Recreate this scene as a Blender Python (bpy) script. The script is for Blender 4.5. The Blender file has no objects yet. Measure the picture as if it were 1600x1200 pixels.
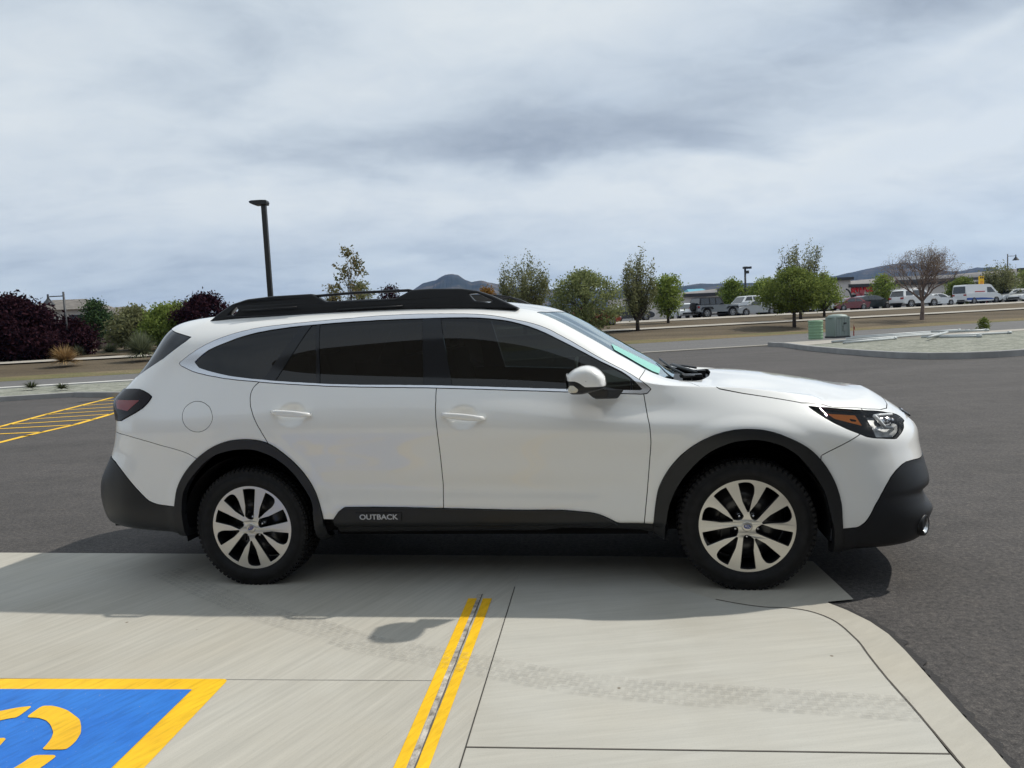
import bpy, bmesh, math, random
import numpy as np
from mathutils import Vector, Matrix, noise
R = math.radians
random.seed(7); RNG = np.random.default_rng(7)
scene = bpy.context.scene
COL = scene.collection
# ---------------------------------------------------------------- camera
CAM_H, PITCH, ROLL, FPX = 1.44, 4.6, 2.8, 1160.0
cam_d = bpy.data.cameras.new('camera'); cam = bpy.data.objects.new('camera', cam_d); COL.objects.link(cam)
p_, r_ = R(PITCH), R(ROLL)
fw = Vector((0, math.cos(p_), -math.sin(p_))); up0 = Vector((0, math.sin(p_), math.cos(p_))); rt0 = Vector((1, 0, 0))
rt = rt0*math.cos(r_) - up0*math.sin(r_); up = up0*math.cos(r_) + rt0*math.sin(r_)
m = Matrix((rt, up, -fw)).transposed().to_4x4(); m.translation = (0, 0, CAM_H)
cam.matrix_world = m
cam_d.sensor_fit = 'HORIZONTAL'; cam_d.sensor_width = 36.0; cam_d.lens = FPX/1600*36.0
cam_d.clip_start = .05; cam_d.clip_end = 20000
scene.camera = cam
# ---------------------------------------------------------------- sun
SUN = Vector((.86, .275, 1.0)).normalized()
sd = bpy.data.lights.new('sun', 'SUN'); sd.energy = 3.2; sd.angle = R(.9); sd.color = (1, .955, .87)
so = bpy.data.objects.new('sun', sd); COL.objects.link(so)
so.rotation_euler = (-SUN).to_track_quat('-Z', 'Y').to_euler()
elev = math.asin(SUN.z); azim = math.atan2(SUN.x, SUN.y)
# ---------------------------------------------------------------- sky
world = bpy.data.worlds.new('World'); scene.world = world; world.use_nodes = True
nt = world.node_tree; nt.nodes.clear()
def N_(t, **k):
    n = nt.nodes.new(t)
    for a, v in k.items(): setattr(n, a, v)
    return n
def L_(a, b): nt.links.new(a, b)
def M_(op, a, b=None, c=None):
    n = N_('ShaderNodeMath', operation=op)
    for i, v in enumerate((a, b, c)):
        if v is None: continue
        if isinstance(v, (int, float)): n.inputs[i].default_value = v
        else: L_(v, n.inputs[i])
    return n.outputs[0]
sky = N_('ShaderNodeTexSky', sky_type='NISHITA'); sky.sun_disc = False; sky.sun_elevation = elev; sky.sun_rotation = azim
sky.altitude = 1600; sky.air_density = 1; sky.dust_density = .6; sky.ozone_density = 1
bgs = N_('ShaderNodeBackground'); L_(sky.outputs[0], bgs.inputs[0]); bgs.inputs[1].default_value = .10
tc = N_('ShaderNodeTexCoord'); sx = N_('ShaderNodeSeparateXYZ'); L_(tc.outputs['Generated'], sx.inputs[0])
zz = M_('ADD', M_('MAXIMUM', sx.outputs[2], 0.0), .24)
cx = N_('ShaderNodeCombineXYZ'); L_(M_('DIVIDE', sx.outputs[0], zz), cx.inputs[0]); L_(M_('DIVIDE', sx.outputs[1], zz), cx.inputs[1])
def cloud_noise(scale, loc, detail, rough, dist, sc=(1, 1, 1), rot=0):
    mp = N_('ShaderNodeMapping'); mp.inputs['Location'].default_value = loc; mp.inputs['Scale'].default_value = sc; mp.inputs['Rotation'].default_value = (0, 0, rot)
    L_(cx.outputs[0], mp.inputs[0])
    n = N_('ShaderNodeTexNoise'); n.inputs['Scale'].default_value = scale; n.inputs['Detail'].default_value = detail
    n.inputs['Roughness'].default_value = rough; n.inputs['Distortion'].default_value = dist
    L_(mp.outputs[0], n.inputs['Vector']); return n.outputs['Fac']
big = cloud_noise(.9, (3.1, 1.7, 0), 3, .5, .4, (.8, 1.2, 1), R(-20))
mid = cloud_noise(1.7, (7.3, 2.2, 0), 6, .50, .45, (.85, 1.15, 1), R(-22))
fine = cloud_noise(6.5, (1.3, 5.2, 0), 8, .6, .5, (.9, 1.15, 1), R(-22))
# a few broad cloud masses, placed by compass bearing (u) and steepness (v)
yy = M_('MAXIMUM', sx.outputs[1], .05)
wob = M_('MULTIPLY', M_('SUBTRACT', mid, .5), .22)
uu = M_('ADD', M_('DIVIDE', sx.outputs[0], yy), wob); vv = M_('ADD', M_('DIVIDE', sx.outputs[2], yy), M_('MULTIPLY', wob, .5))
dens = M_('ADD', M_('ADD', M_('MULTIPLY', big, .28), M_('MULTIPLY', mid, .52)), M_('MULTIPLY', fine, .16))
def mass(u0, v0, a, b, amt, slope=0.0):
    du = M_('SUBTRACT', uu, u0); dv = M_('SUBTRACT', M_('SUBTRACT', vv, v0), M_('MULTIPLY', du, slope))
    r2 = M_('ADD', M_('POWER', M_('ABSOLUTE', M_('DIVIDE', du, a)), 2.0), M_('POWER', M_('ABSOLUTE', M_('DIVIDE', dv, b)), 2.0))
    return M_('MULTIPLY', M_('EXPONENT', M_('MULTIPLY', r2, -1.0)), amt)
for q in ((.10, .245, .36, .040, .095, .02), (.0, .14, 1.2, .06, -.035, 0), (.60, .405, .24, .055, .12, .25), (.33, .33, .22, .05, .06, .1), (.66, .355, .10, .014, -.08, .45), (.07, .385, .22, .05, -.08, 0), (.50, .215, .16, .03, -.07, .1), (-.30, .33, .35, .08, -.03, 0), (-.62, .12, .30, .02, .05, 0), (-.1, .105, .12, .012, .07, .1), (.25, .16, .7, .055, -.09, 0)):
    dens = M_('ADD', dens, mass(*q))
cr = N_('ShaderNodeValToRGB'); L_(dens, cr.inputs[0])
e = cr.color_ramp.elements
e[0].position = .34; e[0].color = (.73, .78, .80, 1); e[1].position = .68; e[1].color = (.31, .365, .44, 1)
x = e.new(.43); x.color = (.63, .695, .745, 1); x = e.new(.50); x.color = (.54, .61, .675, 1); x = e.new(.58); x.color = (.42, .485, .56, 1)
bgc = N_('ShaderNodeBackground'); L_(cr.outputs[0], bgc.inputs[0]); bgc.inputs[1].default_value = 1.0
# cover: nearly closed overhead, thinning to pale blue just over the horizon
hz = N_('ShaderNodeMapRange'); hz.inputs['From Min'].default_value = 0.0; hz.inputs['From Max'].default_value = .16
hz.inputs['To Min'].default_value = .70; hz.inputs['To Max'].default_value = .97; L_(sx.outputs[2], hz.inputs['Value'])
thin = N_('ShaderNodeMapRange'); thin.inputs['From Min'].default_value = .34; thin.inputs['From Max'].default_value = .5
thin.inputs['To Min'].default_value = .9; thin.inputs['To Max'].default_value = 1.0; L_(mid, thin.inputs['Value'])
mx = N_('ShaderNodeMixShader'); L_(M_('MULTIPLY', hz.outputs[0], thin.outputs[0]), mx.inputs[0]); L_(bgs.outputs[0], mx.inputs[1]); L_(bgc.outputs[0], mx.inputs[2])
wo = N_('ShaderNodeOutputWorld'); L_(mx.outputs[0], wo.inputs[0])
scene.view_settings.view_transform = 'Standard'; scene.view_settings.look = 'None'
scene.view_settings.exposure = 0.12; scene.view_settings.gamma = 1.0
scene.render.engine = 'CYCLES'
scene.cycles.max_bounces = 8; scene.cycles.transparent_max_bounces = 12

# ---------------------------------------------------------------- helpers
def tag(o, label=None, cat=None, group=None, kind=None):
    if label: o['label'] = label
    if cat: o['category'] = cat
    if group: o['group'] = group
    if kind: o['kind'] = kind
    return o
def empty(name, loc, rz=0, label=None, cat=None, group=None):
    o = bpy.data.objects.new(name, None); COL.objects.link(o); o.empty_display_size = .1
    o.location = loc; o.rotation_euler = (0, 0, rz)
    return tag(o, label, cat, group)
def link_mesh(name, me, parent=None):
    o = bpy.data.objects.new(name, me); COL.objects.link(o)
    if parent is not None: o.parent = parent
    return o
def mesh_np(name, V, F, mats, smooth=False, midx=None, parent=None, normals=None):
    """V (n,3), F list of index tuples or (m,3)/(m,4) array"""
    me = bpy.data.meshes.new(name)
    V = np.asarray(V, dtype=np.float32)
    if isinstance(F, np.ndarray):
        k = F.shape[1]; me.vertices.add(len(V)); me.vertices.foreach_set('co', V.ravel())
        me.loops.add(F.size); me.loops.foreach_set('vertex_index', F.ravel().astype(np.int32))
        me.polygons.add(len(F)); me.polygons.foreach_set('loop_start', np.arange(0, F.size, k, dtype=np.int32))
        me.update(calc_edges=True)
    else:
        me.from_pydata([tuple(map(float, v)) for v in V], [], [tuple(f) for f in F]); me.update()
    for mt in (mats if isinstance(mats, (list, tuple)) else [mats]): me.materials.append(mt)
    if midx is not None: me.polygons.foreach_set('material_index', np.asarray(midx, np.int32))
    me.polygons.foreach_set('use_smooth', np.full(len(me.polygons), smooth, dtype=bool))
    me.update(); me.validate()
    return link_mesh(name, me, parent)
class MB:
    """collects simple solids, builds them as ONE mesh"""
    def __init__(s): s.v = []; s.f = []; s.m = []; s.sm = []
    def add(s, V, F, m=0, smooth=False):
        o = len(s.v); s.v += [tuple(map(float, v)) for v in V]
        for f in F: s.f.append(tuple(i+o for i in f)); s.m.append(m); s.sm.append(smooth)
    def box(s, c, d, m=0, rot=None, taper=1.0):
        hx, hy, hz_ = d[0]/2, d[1]/2, d[2]/2
        V = []
        for z, t in ((-hz_, 1), (hz_, taper)):
            for x, y in ((-hx, -hy), (hx, -hy), (hx, hy), (-hx, hy)): V.append(Vector((x*t, y*t, z)))
        if rot is not None: V = [rot @ v for v in V]
        c = Vector(c); s.add([v+c for v in V], [(3, 2, 1, 0), (4, 5, 6, 7), (0, 1, 5, 4), (1, 2, 6, 5), (2, 3, 7, 6), (3, 0, 4, 7)], m)
    def tube(s, pts, rad, n=8, m=0, cap=True):
        pts = [Vector(p) for p in pts]
        if not hasattr(rad, '__len__'): rad = [rad]*len(pts)
        V = []; F = []
        for i, p in enumerate(pts):
            d = (pts[min(i+1, len(pts)-1)] - pts[max(i-1, 0)]).normalized()
            a = d.cross(Vector((0, 0, 1)) if abs(d.z) < .95 else Vector((1, 0, 0))).normalized(); b = d.cross(a)
            for k in range(n):
                t = 2*math.pi*k/n; V.append(p + (a*math.cos(t)+b*math.sin(t))*rad[i])
        for i in range(len(pts)-1):
            for k in range(n):
                F.append((i*n+k, i*n+(k+1) % n, (i+1)*n+(k+1) % n, (i+1)*n+k))
        if cap: F.append(tuple(range(n-1, -1, -1))); F.append(tuple((len(pts)-1)*n+k for k in range(n)))
        s.add(V, F, m, True)
    def lathe(s, prof, axis='z', n=24, c=(0, 0, 0), m=0, smooth=True, closed=False):
        V = []; F = []
        for r, h in prof:
            for k in range(n):
                t = 2*math.pi*k/n; x, y = r*math.cos(t), r*math.sin(t)
                if axis == 'z': V.append((c[0]+x, c[1]+y, c[2]+h))
                elif axis == 'y': V.append((c[0]+x, c[1]+h, c[2]+y))
                else: V.append((c[0]+h, c[1]+x, c[2]+y))
        for i in range(len(prof)-1):
            for k in range(n): F.append((i*n+k, i*n+(k+1) % n, (i+1)*n+(k+1) % n, (i+1)*n+k))
        s.add(V, F, m, smooth)
    def prism(s, poly, z0, z1, m=0, axis='z'):
        """poly in 2D; axis z: (x,y) extruded along z;  axis y: (x,z) extruded along y"""
        n = len(poly)
        if axis == 'z': V = [(x, y, z0) for x, y in poly]+[(x, y, z1) for x, y in poly]
        else: V = [(x, z0, y) for x, y in poly]+[(x, z1, y) for x, y in poly]
        s.add(V, [tuple(range(n-1, -1, -1)), tuple(range(n, 2*n))]+[(i, (i+1) % n, n+(i+1) % n, n+i) for i in range(n)], m)
    def build(s, name, mats, parent=None, bevel=0):
        me = bpy.data.meshes.new(name); me.from_pydata(s.v, [], s.f)
        for mt in (mats if isinstance(mats, (list, tuple)) else [mats]): me.materials.append(mt)
        me.polygons.foreach_set('material_index', s.m); me.polygons.foreach_set('use_smooth', s.sm)
        bm = bmesh.new(); bm.from_mesh(me); bmesh.ops.recalc_face_normals(bm, faces=bm.faces)
        if bevel:
            ed = [e for e in bm.edges if len(e.link_faces) == 2 and e.calc_face_angle(0) > .6]
            bmesh.ops.bevel(bm, geom=ed, offset=bevel, segments=2, affect='EDGES', profile=.6, clamp_overlap=True)
        bm.to_mesh(me); bm.free(); me.update()
        return link_mesh(name, me, parent)
# ---------------------------------------------------------------- materials
def shader(name, col, rough=.6, metal=0, spec=.5, coat=0, noise_amt=0, noise_scale=5, bump=0, bump_scale=40, col2=None, emit=None, alpha=1, noise_sc=(1, 1, 1), coat_rough=.03, detail=5):
    mt = bpy.data.materials.new(name); mt.use_nodes = True; t = mt.node_tree; b = t.nodes['Principled BSDF']
    b.inputs['Base Color'].default_value = (*col, 1); b.inputs['Roughness'].default_value = rough; b.inputs['Metallic'].default_value = metal
    b.inputs['Specular IOR Level'].default_value = spec; b.inputs['Coat Weight'].default_value = coat; b.inputs['Coat Roughness'].default_value = coat_rough
    tcn = t.nodes.new('ShaderNodeTexCoord')
    if noise_amt or col2:
        n = t.nodes.new('ShaderNodeTexNoise'); n.inputs['Scale'].default_value = noise_scale; n.inputs['Detail'].default_value = detail
        mp = t.nodes.new('ShaderNodeMapping'); mp.inputs['Scale'].default_value = noise_sc
        t.links.new(tcn.outputs['Object'], mp.inputs[0]); t.links.new(mp.outputs[0], n.inputs['Vector'])
        rp = t.nodes.new('ShaderNodeValToRGB'); t.links.new(n.outputs['Fac'], rp.inputs[0])
        c2 = col2 if col2 else tuple(min(1, c*(1+noise_amt)) for c in col); c1 = col if col2 else tuple(c*(1-noise_amt) for c in col)
        rp.color_ramp.elements[0].position = .35; rp.color_ramp.elements[1].position = .65
        rp.color_ramp.elements[0].color = (*c1, 1); rp.color_ramp.elements[1].color = (*c2, 1)
        t.links.new(rp.outputs[0], b.inputs['Base Color'])
    if bump:
        n = t.nodes.new('ShaderNodeTexNoise'); n.inputs['Scale'].default_value = bump_scale; n.inputs['Detail'].default_value = 4
        t.links.new(tcn.outputs['Object'], n.inputs['Vector'])
        bp = t.nodes.new('ShaderNodeBump'); bp.inputs['Strength'].default_value = bump; bp.inputs['Distance'].default_value = .01
        t.links.new(n.outputs['Fac'], bp.inputs['Height']); t.links.new(bp.outputs[0], b.inputs['Normal'])
    if emit: b.inputs['Emission Color'].default_value = (*emit, 1); b.inputs['Emission Strength'].default_value = 1
    return mt
def glass_mat(name, tint, rough=0.0, ior=1.5, gl=(1, 1, 1), pane=False):
    mt = bpy.data.materials.new(name); mt.use_nodes = True; t = mt.node_tree; t.nodes.clear()
    tr = t.nodes.new('ShaderNodeBsdfTransparent'); tr.inputs[0].default_value = (*tint, 1)
    g = t.nodes.new('ShaderNodeBsdfGlossy'); g.inputs['Roughness'].default_value = rough; g.inputs['Color'].default_value = (*gl, 1)
    f = t.nodes.new('ShaderNodeFresnel'); f.inputs[0].default_value = ior
    mx = t.nodes.new('ShaderNodeMixShader'); o = t.nodes.new('ShaderNodeOutputMaterial')
    fo = f.outputs[0]
    if pane:   # both faces of the pane reflect: 2F/(1+F)
        a = t.nodes.new('ShaderNodeMath'); a.operation = 'MULTIPLY'; a.inputs[1].default_value = 2; t.links.new(fo, a.inputs[0])
        b = t.nodes.new('ShaderNodeMath'); b.operation = 'ADD'; b.inputs[1].default_value = 1; t.links.new(fo, b.inputs[0])
        c = t.nodes.new('ShaderNodeMath'); c.operation = 'DIVIDE'; t.links.new(a.outputs[0], c.inputs[0]); t.links.new(b.outputs[0], c.inputs[1]); fo = c.outputs[0]
    t.links.new(fo, mx.inputs[0]); t.links.new(tr.outputs[0], mx.inputs[1]); t.links.new(g.outputs[0], mx.inputs[2]); t.links.new(mx.outputs[0], o.inputs[0])
    return mt
def leaf_mat(name, c1, c2, c3=None, trans=.48):
    mt = bpy.data.materials.new(name); mt.use_nodes = True; t = mt.node_tree; t.nodes.clear()
    g = t.nodes.new('ShaderNodeNewGeometry'); rp = t.nodes.new('ShaderNodeValToRGB'); t.links.new(g.outputs['Random Per Island'], rp.inputs[0])
    rp.color_ramp.elements[0].color = (*c1, 1); rp.color_ramp.elements[1].color = (*c2, 1)
    if c3: x = rp.color_ramp.elements.new(.9); x.color = (*c3, 1); rp.color_ramp.elements[1].position = .85; rp.color_ramp.elements[2].position = .97 if len(rp.color_ramp.elements) > 2 else 1
    d = t.nodes.new('ShaderNodeBsdfDiffuse'); r2 = t.nodes.new('ShaderNodeBsdfTranslucent'); mx = t.nodes.new('ShaderNodeMixShader'); mx.inputs[0].default_value = trans
    t.links.new(rp.outputs[0], d.inputs[0]); t.links.new(rp.outputs[0], r2.inputs[0]); t.links.new(d.outputs[0], mx.inputs[1]); t.links.new(r2.outputs[0], mx.inputs[2])
    o = t.nodes.new('ShaderNodeOutputMaterial'); t.links.new(mx.outputs[0], o.inputs[0]); return mt
MT = {}
MT['paint'] = shader('white_paint', (.88, .88, .86), .30, metal=.02, coat=1.0, spec=.25)
MT['plastic'] = shader('black_plastic', (.013, .014, .016), .42, spec=.40, bump=.06, bump_scale=900)
MT['gloss_black'] = shader('gloss_black', (.010, .012, .016), .10, spec=.4)
MT['satin_black'] = shader('satin_black', (.009, .010, .012), .36, spec=.35)
MT['void'] = shader('dark_liner', (.008, .008, .009), .9, spec=.1)
MT['chrome'] = shader('bright_trim', (.70, .71, .74), .22, metal=1.0)
MT['rubber'] = shader('tyre_rubber', (.009, .009, .010), .72, spec=.35, noise_amt=.3, noise_scale=25)
MT['alloy'] = shader('machined_alloy', (.66, .64, .59), .33, metal=.85, noise_amt=.03, noise_scale=400, noise_sc=(1, 1, 1))
MT['alloy_dark'] = shader('dark_alloy', (.015, .015, .017), .35, coat=.4)
MT['steel'] = shader('worn_steel', (.22, .20, .18), .45, metal=.8, noise_amt=.25, noise_scale=30)
MT['glass_dark'] = glass_mat('privacy_glass', (.03, .033, .037), ior=1.52)
MT['glass_front'] = glass_mat('tinted_glass', (.16, .19, .19), ior=1.52)
MT['windshield'] = glass_mat('windshield_glass', (.75, .85, .82), ior=1.7, gl=(.88, .98, 1.0), pane=True)
MT['lens'] = glass_mat('clear_lens', (.97, .97, .97), ior=1.4, gl=(.35, .35, .35))
MT['tail_smoke'] = shader('smoked_lens', (.010, .007, .009), .16, spec=.22)
MT['amber'] = shader('amber_reflector', (.85, .24, .035), .3, coat=.3)
MT['red_lens'] = shader('red_lens', (.20, .006, .010), .2, coat=.3)
MT['lamp_chrome'] = shader('lamp_reflector', (.72, .74, .75), .25, metal=.7, noise_amt=.22, noise_scale=22)
MT['seat'] = shader('seat_fabric', (.05, .055, .055), .9)
MT['belt'] = shader('belt_grey', (.22, .24, .24), .8)
# ---------------------------------------------------------------- cutting a triangle mesh along plane figures
def sdf(Q, poly):
    """signed distance of points Q (n,2) to polygon, negative inside"""
    A = np.asarray(poly, float); B = np.roll(A, -1, 0); n = len(Q)
    best = np.full(n, 1e9); inside = np.zeros(n, bool)
    for i in range(len(A)):
        a, b = A[i], B[i]; ab = b-a; L = max(ab@ab, 1e-12)
        t = np.clip(((Q-a)@ab)/L, 0, 1); d = Q-a-t[:, None]*ab; best = np.minimum(best, (d*d).sum(1))
        if a[1] != b[1]:
            c = (a[1] > Q[:, 1]) != (b[1] > Q[:, 1]); xi = (b[0]-a[0])*(Q[:, 1]-a[1])/(b[1]-a[1])+a[0]
            inside ^= c & (Q[:, 0] < xi)
    d = np.sqrt(best); return np.where(inside, -d, d)
def clip(M, f):
    """keep the part of mesh M=(P,N,T) where field f<0"""
    P, N, T = M; s = f < 0; k = s[T].sum(1)
    keep = T[k == 3]; mixed = T[(k > 0) & (k < 3)]
    newP = []; newN = []; cache = {}; tris = []; base = len(P)
    def cut(i, j):
        key = (i, j) if i < j else (j, i)
        if key in cache: return cache[key]
        t = f[i]/(f[i]-f[j]); newP.append(P[i]+(P[j]-P[i])*t); newN.append(N[i]+(N[j]-N[i])*t)
        cache[key] = base+len(newP)-1; return cache[key]
    for tri in mixed:
        out = []
        for a, b in ((tri[0], tri[1]), (tri[1], tri[2]), (tri[2], tri[0])):
            if s[a]: out.append(a)
            if s[a] != s[b]: out.append(cut(a, b))
        for q in range(1, len(out)-1): tris.append((out[0], out[q], out[q+1]))
    if newP: P = np.vstack([P, newP]); N = np.vstack([N, newN])
    T = np.vstack([keep, np.array(tris, int).reshape(-1, 3)]) if tris else keep
    used = np.unique(T); mp = np.full(len(P), -1); mp[used] = np.arange(len(used))
    N = N[used]; N = N/np.maximum(np.linalg.norm(N, axis=1, keepdims=True), 1e-9)
    return P[used], N, mp[T]
def split(M, field, gap=.0):
    return clip(M, field+gap/2), clip(M, -(field-gap/2))
def fld(M, key, proj='az', where=None, poly=None):
    Q = M[0][:, [0, 2]] if proj == 'az' else M[0][:, [0, 1]] if proj == 'as' else M[0][:, [1, 2]]
    f = sdf(Q, poly if poly is not None else CUTS[key])
    if where is not None: f = np.maximum(f, where(M[0]))
    return f
def offset(M, d): return M[0]+M[1]*d, M[1], M[2]
def boundary(T):
    E = np.vstack([T[:, [0, 1]], T[:, [1, 2]], T[:, [2, 0]]]); S = np.sort(E, 1)
    key = S[:, 0].astype(np.int64)*10000000+S[:, 1]; u, inv, cnt = np.unique(key, return_inverse=True, return_counts=True)
    return E[cnt[inv] == 1]
def skin_part(name, M, mat, parent, sides='both', rim=.012, thick=False, rim_mat=None):
    """M in (a,s,z), s>=0. near side is local -y.  sides: both (one mesh), near, far"""
    P, N, T = M
    if len(T) == 0: return None
    # drop degenerate
    A = np.linalg.norm(np.cross(P[T[:, 1]]-P[T[:, 0]], P[T[:, 2]]-P[T[:, 0]]), axis=1); T = T[A > 1e-9]
    fn = np.cross(P[T[:, 1]]-P[T[:, 0]], P[T[:, 2]]-P[T[:, 0]]); flip = (fn*N[T[:, 0]]).sum(1) < 0
    T = T.copy(); T[flip] = T[flip][:, ::-1]
    B = boundary(T); B = B[~((P[B[:, 0], 1] < 1e-5) & (P[B[:, 1], 1] < 1e-5))]
    n = len(P)
    if rim > 0 and len(B):
        bv = np.unique(B); mp = np.full(n, -1); mp[bv] = np.arange(len(bv))
        P2 = P[bv]; P3 = P[bv]-N[bv]*rim; k = len(bv)
        c0 = mp[B[:, 0]]+n; c1 = mp[B[:, 1]]+n
        RT = np.vstack([np.stack([c1, c0, c0+k], -1), np.stack([c1, c0+k, c1+k], -1)])
        # rim normals point sideways: cross of edge and normal
        V = np.vstack([P, P2, P3]); TT = np.vstack([T, RT])
        NN = np.vstack([N, N[bv], N[bv]])
    else:
        V, TT, NN, RT = P, T, N, np.zeros((0, 3), int)
    def conv(V, sgn):
        W = V.copy(); W[:, 1] = -V[:, 1]*sgn; return W
    parts = []
    if sides in ('both', 'near'): parts.append((conv(V, 1), conv(NN, 1), TT[:, ::-1], len(T)))
    if sides in ('both', 'far'): parts.append((conv(V, -1), conv(NN, -1), TT, len(T)))
    Vs = []; Fs = []; Ns = []; o = 0
    for v, nn, tt, nt_ in parts: Vs.append(v); Ns.append(nn); Fs.append(tt+o); o += len(v)
    Vall = np.vstack(Vs); Fall = np.vstack(Fs); Nall = np.vstack(Ns)
    ob = mesh_np(name, Vall, Fall.astype(np.int64), [mat]+([rim_mat] if rim_mat else []), smooth=True, parent=parent)
    me = ob.data
    if len(me.vertices) == len(Nall):
        rimset = np.zeros(len(me.polygons), bool); q = 0
        for v, nn, tt, nt_ in parts: rimset[q+nt_:q+len(tt)] = True; q += len(tt)
        if len(me.polygons) == len(rimset):
            me.polygons.foreach_set('use_smooth', ~rimset)
            if rim_mat: me.polygons.foreach_set('material_index', rimset.astype(np.int32))
            ln = Nall[np.array([l.vertex_index for l in me.loops])] if False else None
            li = np.empty(len(me.loops), np.int32); me.loops.foreach_get('vertex_index', li)
            fn = np.zeros((len(me.polygons), 3), np.float32); me.polygons.foreach_get('normal', fn.ravel())
            LN = Nall[li].astype(np.float32); pr = np.repeat(rimset, 3); LN[pr] = np.repeat(fn, 3, axis=0)[pr]
            me.normals_split_custom_set(LN.tolist())
    return ob
def flat_shape(name, outer, holes, depth, bevel, place, mats, parent=None, res=3, side_mat=False):
    """filled outline with holes, extruded and bevelled; place(x,y,h)->xyz"""
    cu = bpy.data.curves.new(name, 'CURVE'); cu.dimensions = '2D'; cu.fill_mode = 'BOTH'; cu.extrude = depth/2-bevel if bevel else depth/2
    cu.bevel_depth = bevel; cu.bevel_resolution = res; cu.offset = -bevel
    for loop in [outer]+list(holes):
        s = cu.splines.new('POLY'); s.points.add(len(loop)-1); s.use_cyclic_u = True
        for i, (x, y) in enumerate(loop): s.points[i].co = (x, y, 0, 1)
    return curve_to_mesh(name, cu, place, mats, parent, side_mat)
def curve_to_mesh(name, cu, place, mats, parent, side_mat=False):
    tmp = bpy.data.objects.new('tmp', cu); COL.objects.link(tmp)
    dg = bpy.context.evaluated_depsgraph_get(); me = bpy.data.meshes.new_from_object(tmp.evaluated_get(dg)); me.name = name
    bpy.data.objects.remove(tmp)
    me.materials.clear()
    for mt in (mats if isinstance(mats, (list, tuple)) else [mats]): me.materials.append(mt)
    mi = [0 if (not side_mat or p.normal.z > .5) else 1 for p in me.polygons]
    me.polygons.foreach_set('material_index', mi)
    for v in me.vertices: v.co = place(*v.co)
    bm = bmesh.new(); bm.from_mesh(me); bmesh.ops.recalc_face_normals(bm, faces=bm.faces); bm.to_mesh(me); bm.free()
    me.update(); return link_mesh(name, me, parent)
def text_mesh(name, body, size, depth, place, mats, parent=None, bold=0.0, sx=1.0, align='CENTER'):
    cu = bpy.data.curves.new(name, 'FONT'); cu.body = body; cu.size = size; cu.extrude = depth; cu.align_x = align; cu.align_y = 'CENTER'; cu.offset = bold
    return curve_to_mesh(name, cu, lambda x, y, z: place(x*sx, y, z), mats, parent)
def densify(pts, step):
    out = []
    n = len(pts)
    for i in range(n):
        a, b = np.array(pts[i]), np.array(pts[(i+1) % n]); k = max(1, int(np.linalg.norm(b-a)/step))
        for j in range(k): out.append(tuple(a+(b-a)*j/k))
    return out
def round_poly(pts, r, seg=5):
    """round the corners of a 2D polygon; r one radius or a list"""
    out = []; n = len(pts)
    for i in range(n):
        p = np.array(pts[i], float); a = np.array(pts[i-1], float)-p; b = np.array(pts[(i+1) % n], float)-p
        rr = r[i] if hasattr(r, '__len__') else r
        la, lb = np.linalg.norm(a), np.linalg.norm(b); d = min(rr, la*.45, lb*.45)
        if d < 1e-6: out.append(tuple(p)); continue
        p0, p1 = p+a/la*d, p+b/lb*d
        for k in range(seg+1):
            t = k/seg; out.append(tuple((1-t)**2*p0+2*t*(1-t)*p+t*t*p1))
    return out
# ---------------------------------------------------------------- the white estate car: lofted skin
# car coordinates: a = forward from the rear axle, s = sideways from the centre line, z = up
def herm(xs, ys, x):
    """smooth piecewise cubic through knots (finite-difference tangents, limited)"""
    xs = np.asarray(xs, float); ys = np.asarray(ys, float); x = np.asarray(x, float)
    h = np.diff(xs); d = np.diff(ys) / h
    m = np.empty_like(ys); m[0] = d[0]; m[-1] = d[-1]
    m[1:-1] = (d[:-1] * h[1:] + d[1:] * h[:-1]) / (h[:-1] + h[1:])
    for i in range(1, len(m) - 1):
        if d[i-1] * d[i] <= 0: m[i] *= 0.35
    i = np.clip(np.searchsorted(xs, x) - 1, 0, len(h) - 1)
    t = (x - xs[i]) / h[i]; t = np.clip(t, 0, 1)
    return ((2*t**3-3*t**2+1)*ys[i] + (t**3-2*t**2+t)*h[i]*m[i] + (-2*t**3+3*t**2)*ys[i+1] + (t**3-t**2)*h[i]*m[i+1])

ROOFC = ([-.75,-.5,-.2,.2,.7,1.1,1.4,1.6,1.76,1.95,2.2,2.42], [1.55,1.592,1.60,1.61,1.61,1.60,1.583,1.555,1.51,1.405,1.25,1.115])
HOODC = ([2.42,2.6,2.85,3.1,3.3,3.45,3.6,3.72], [1.09,1.10,1.087,1.050,1.010,.974,.93,.88])
def roofz(a, s): return float(herm(ROOFC[0], ROOFC[1], a)) - .14*s*s
def hoodz(a, s): return float(herm(HOODC[0], HOODC[1], a)) - .13*s*s

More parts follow.
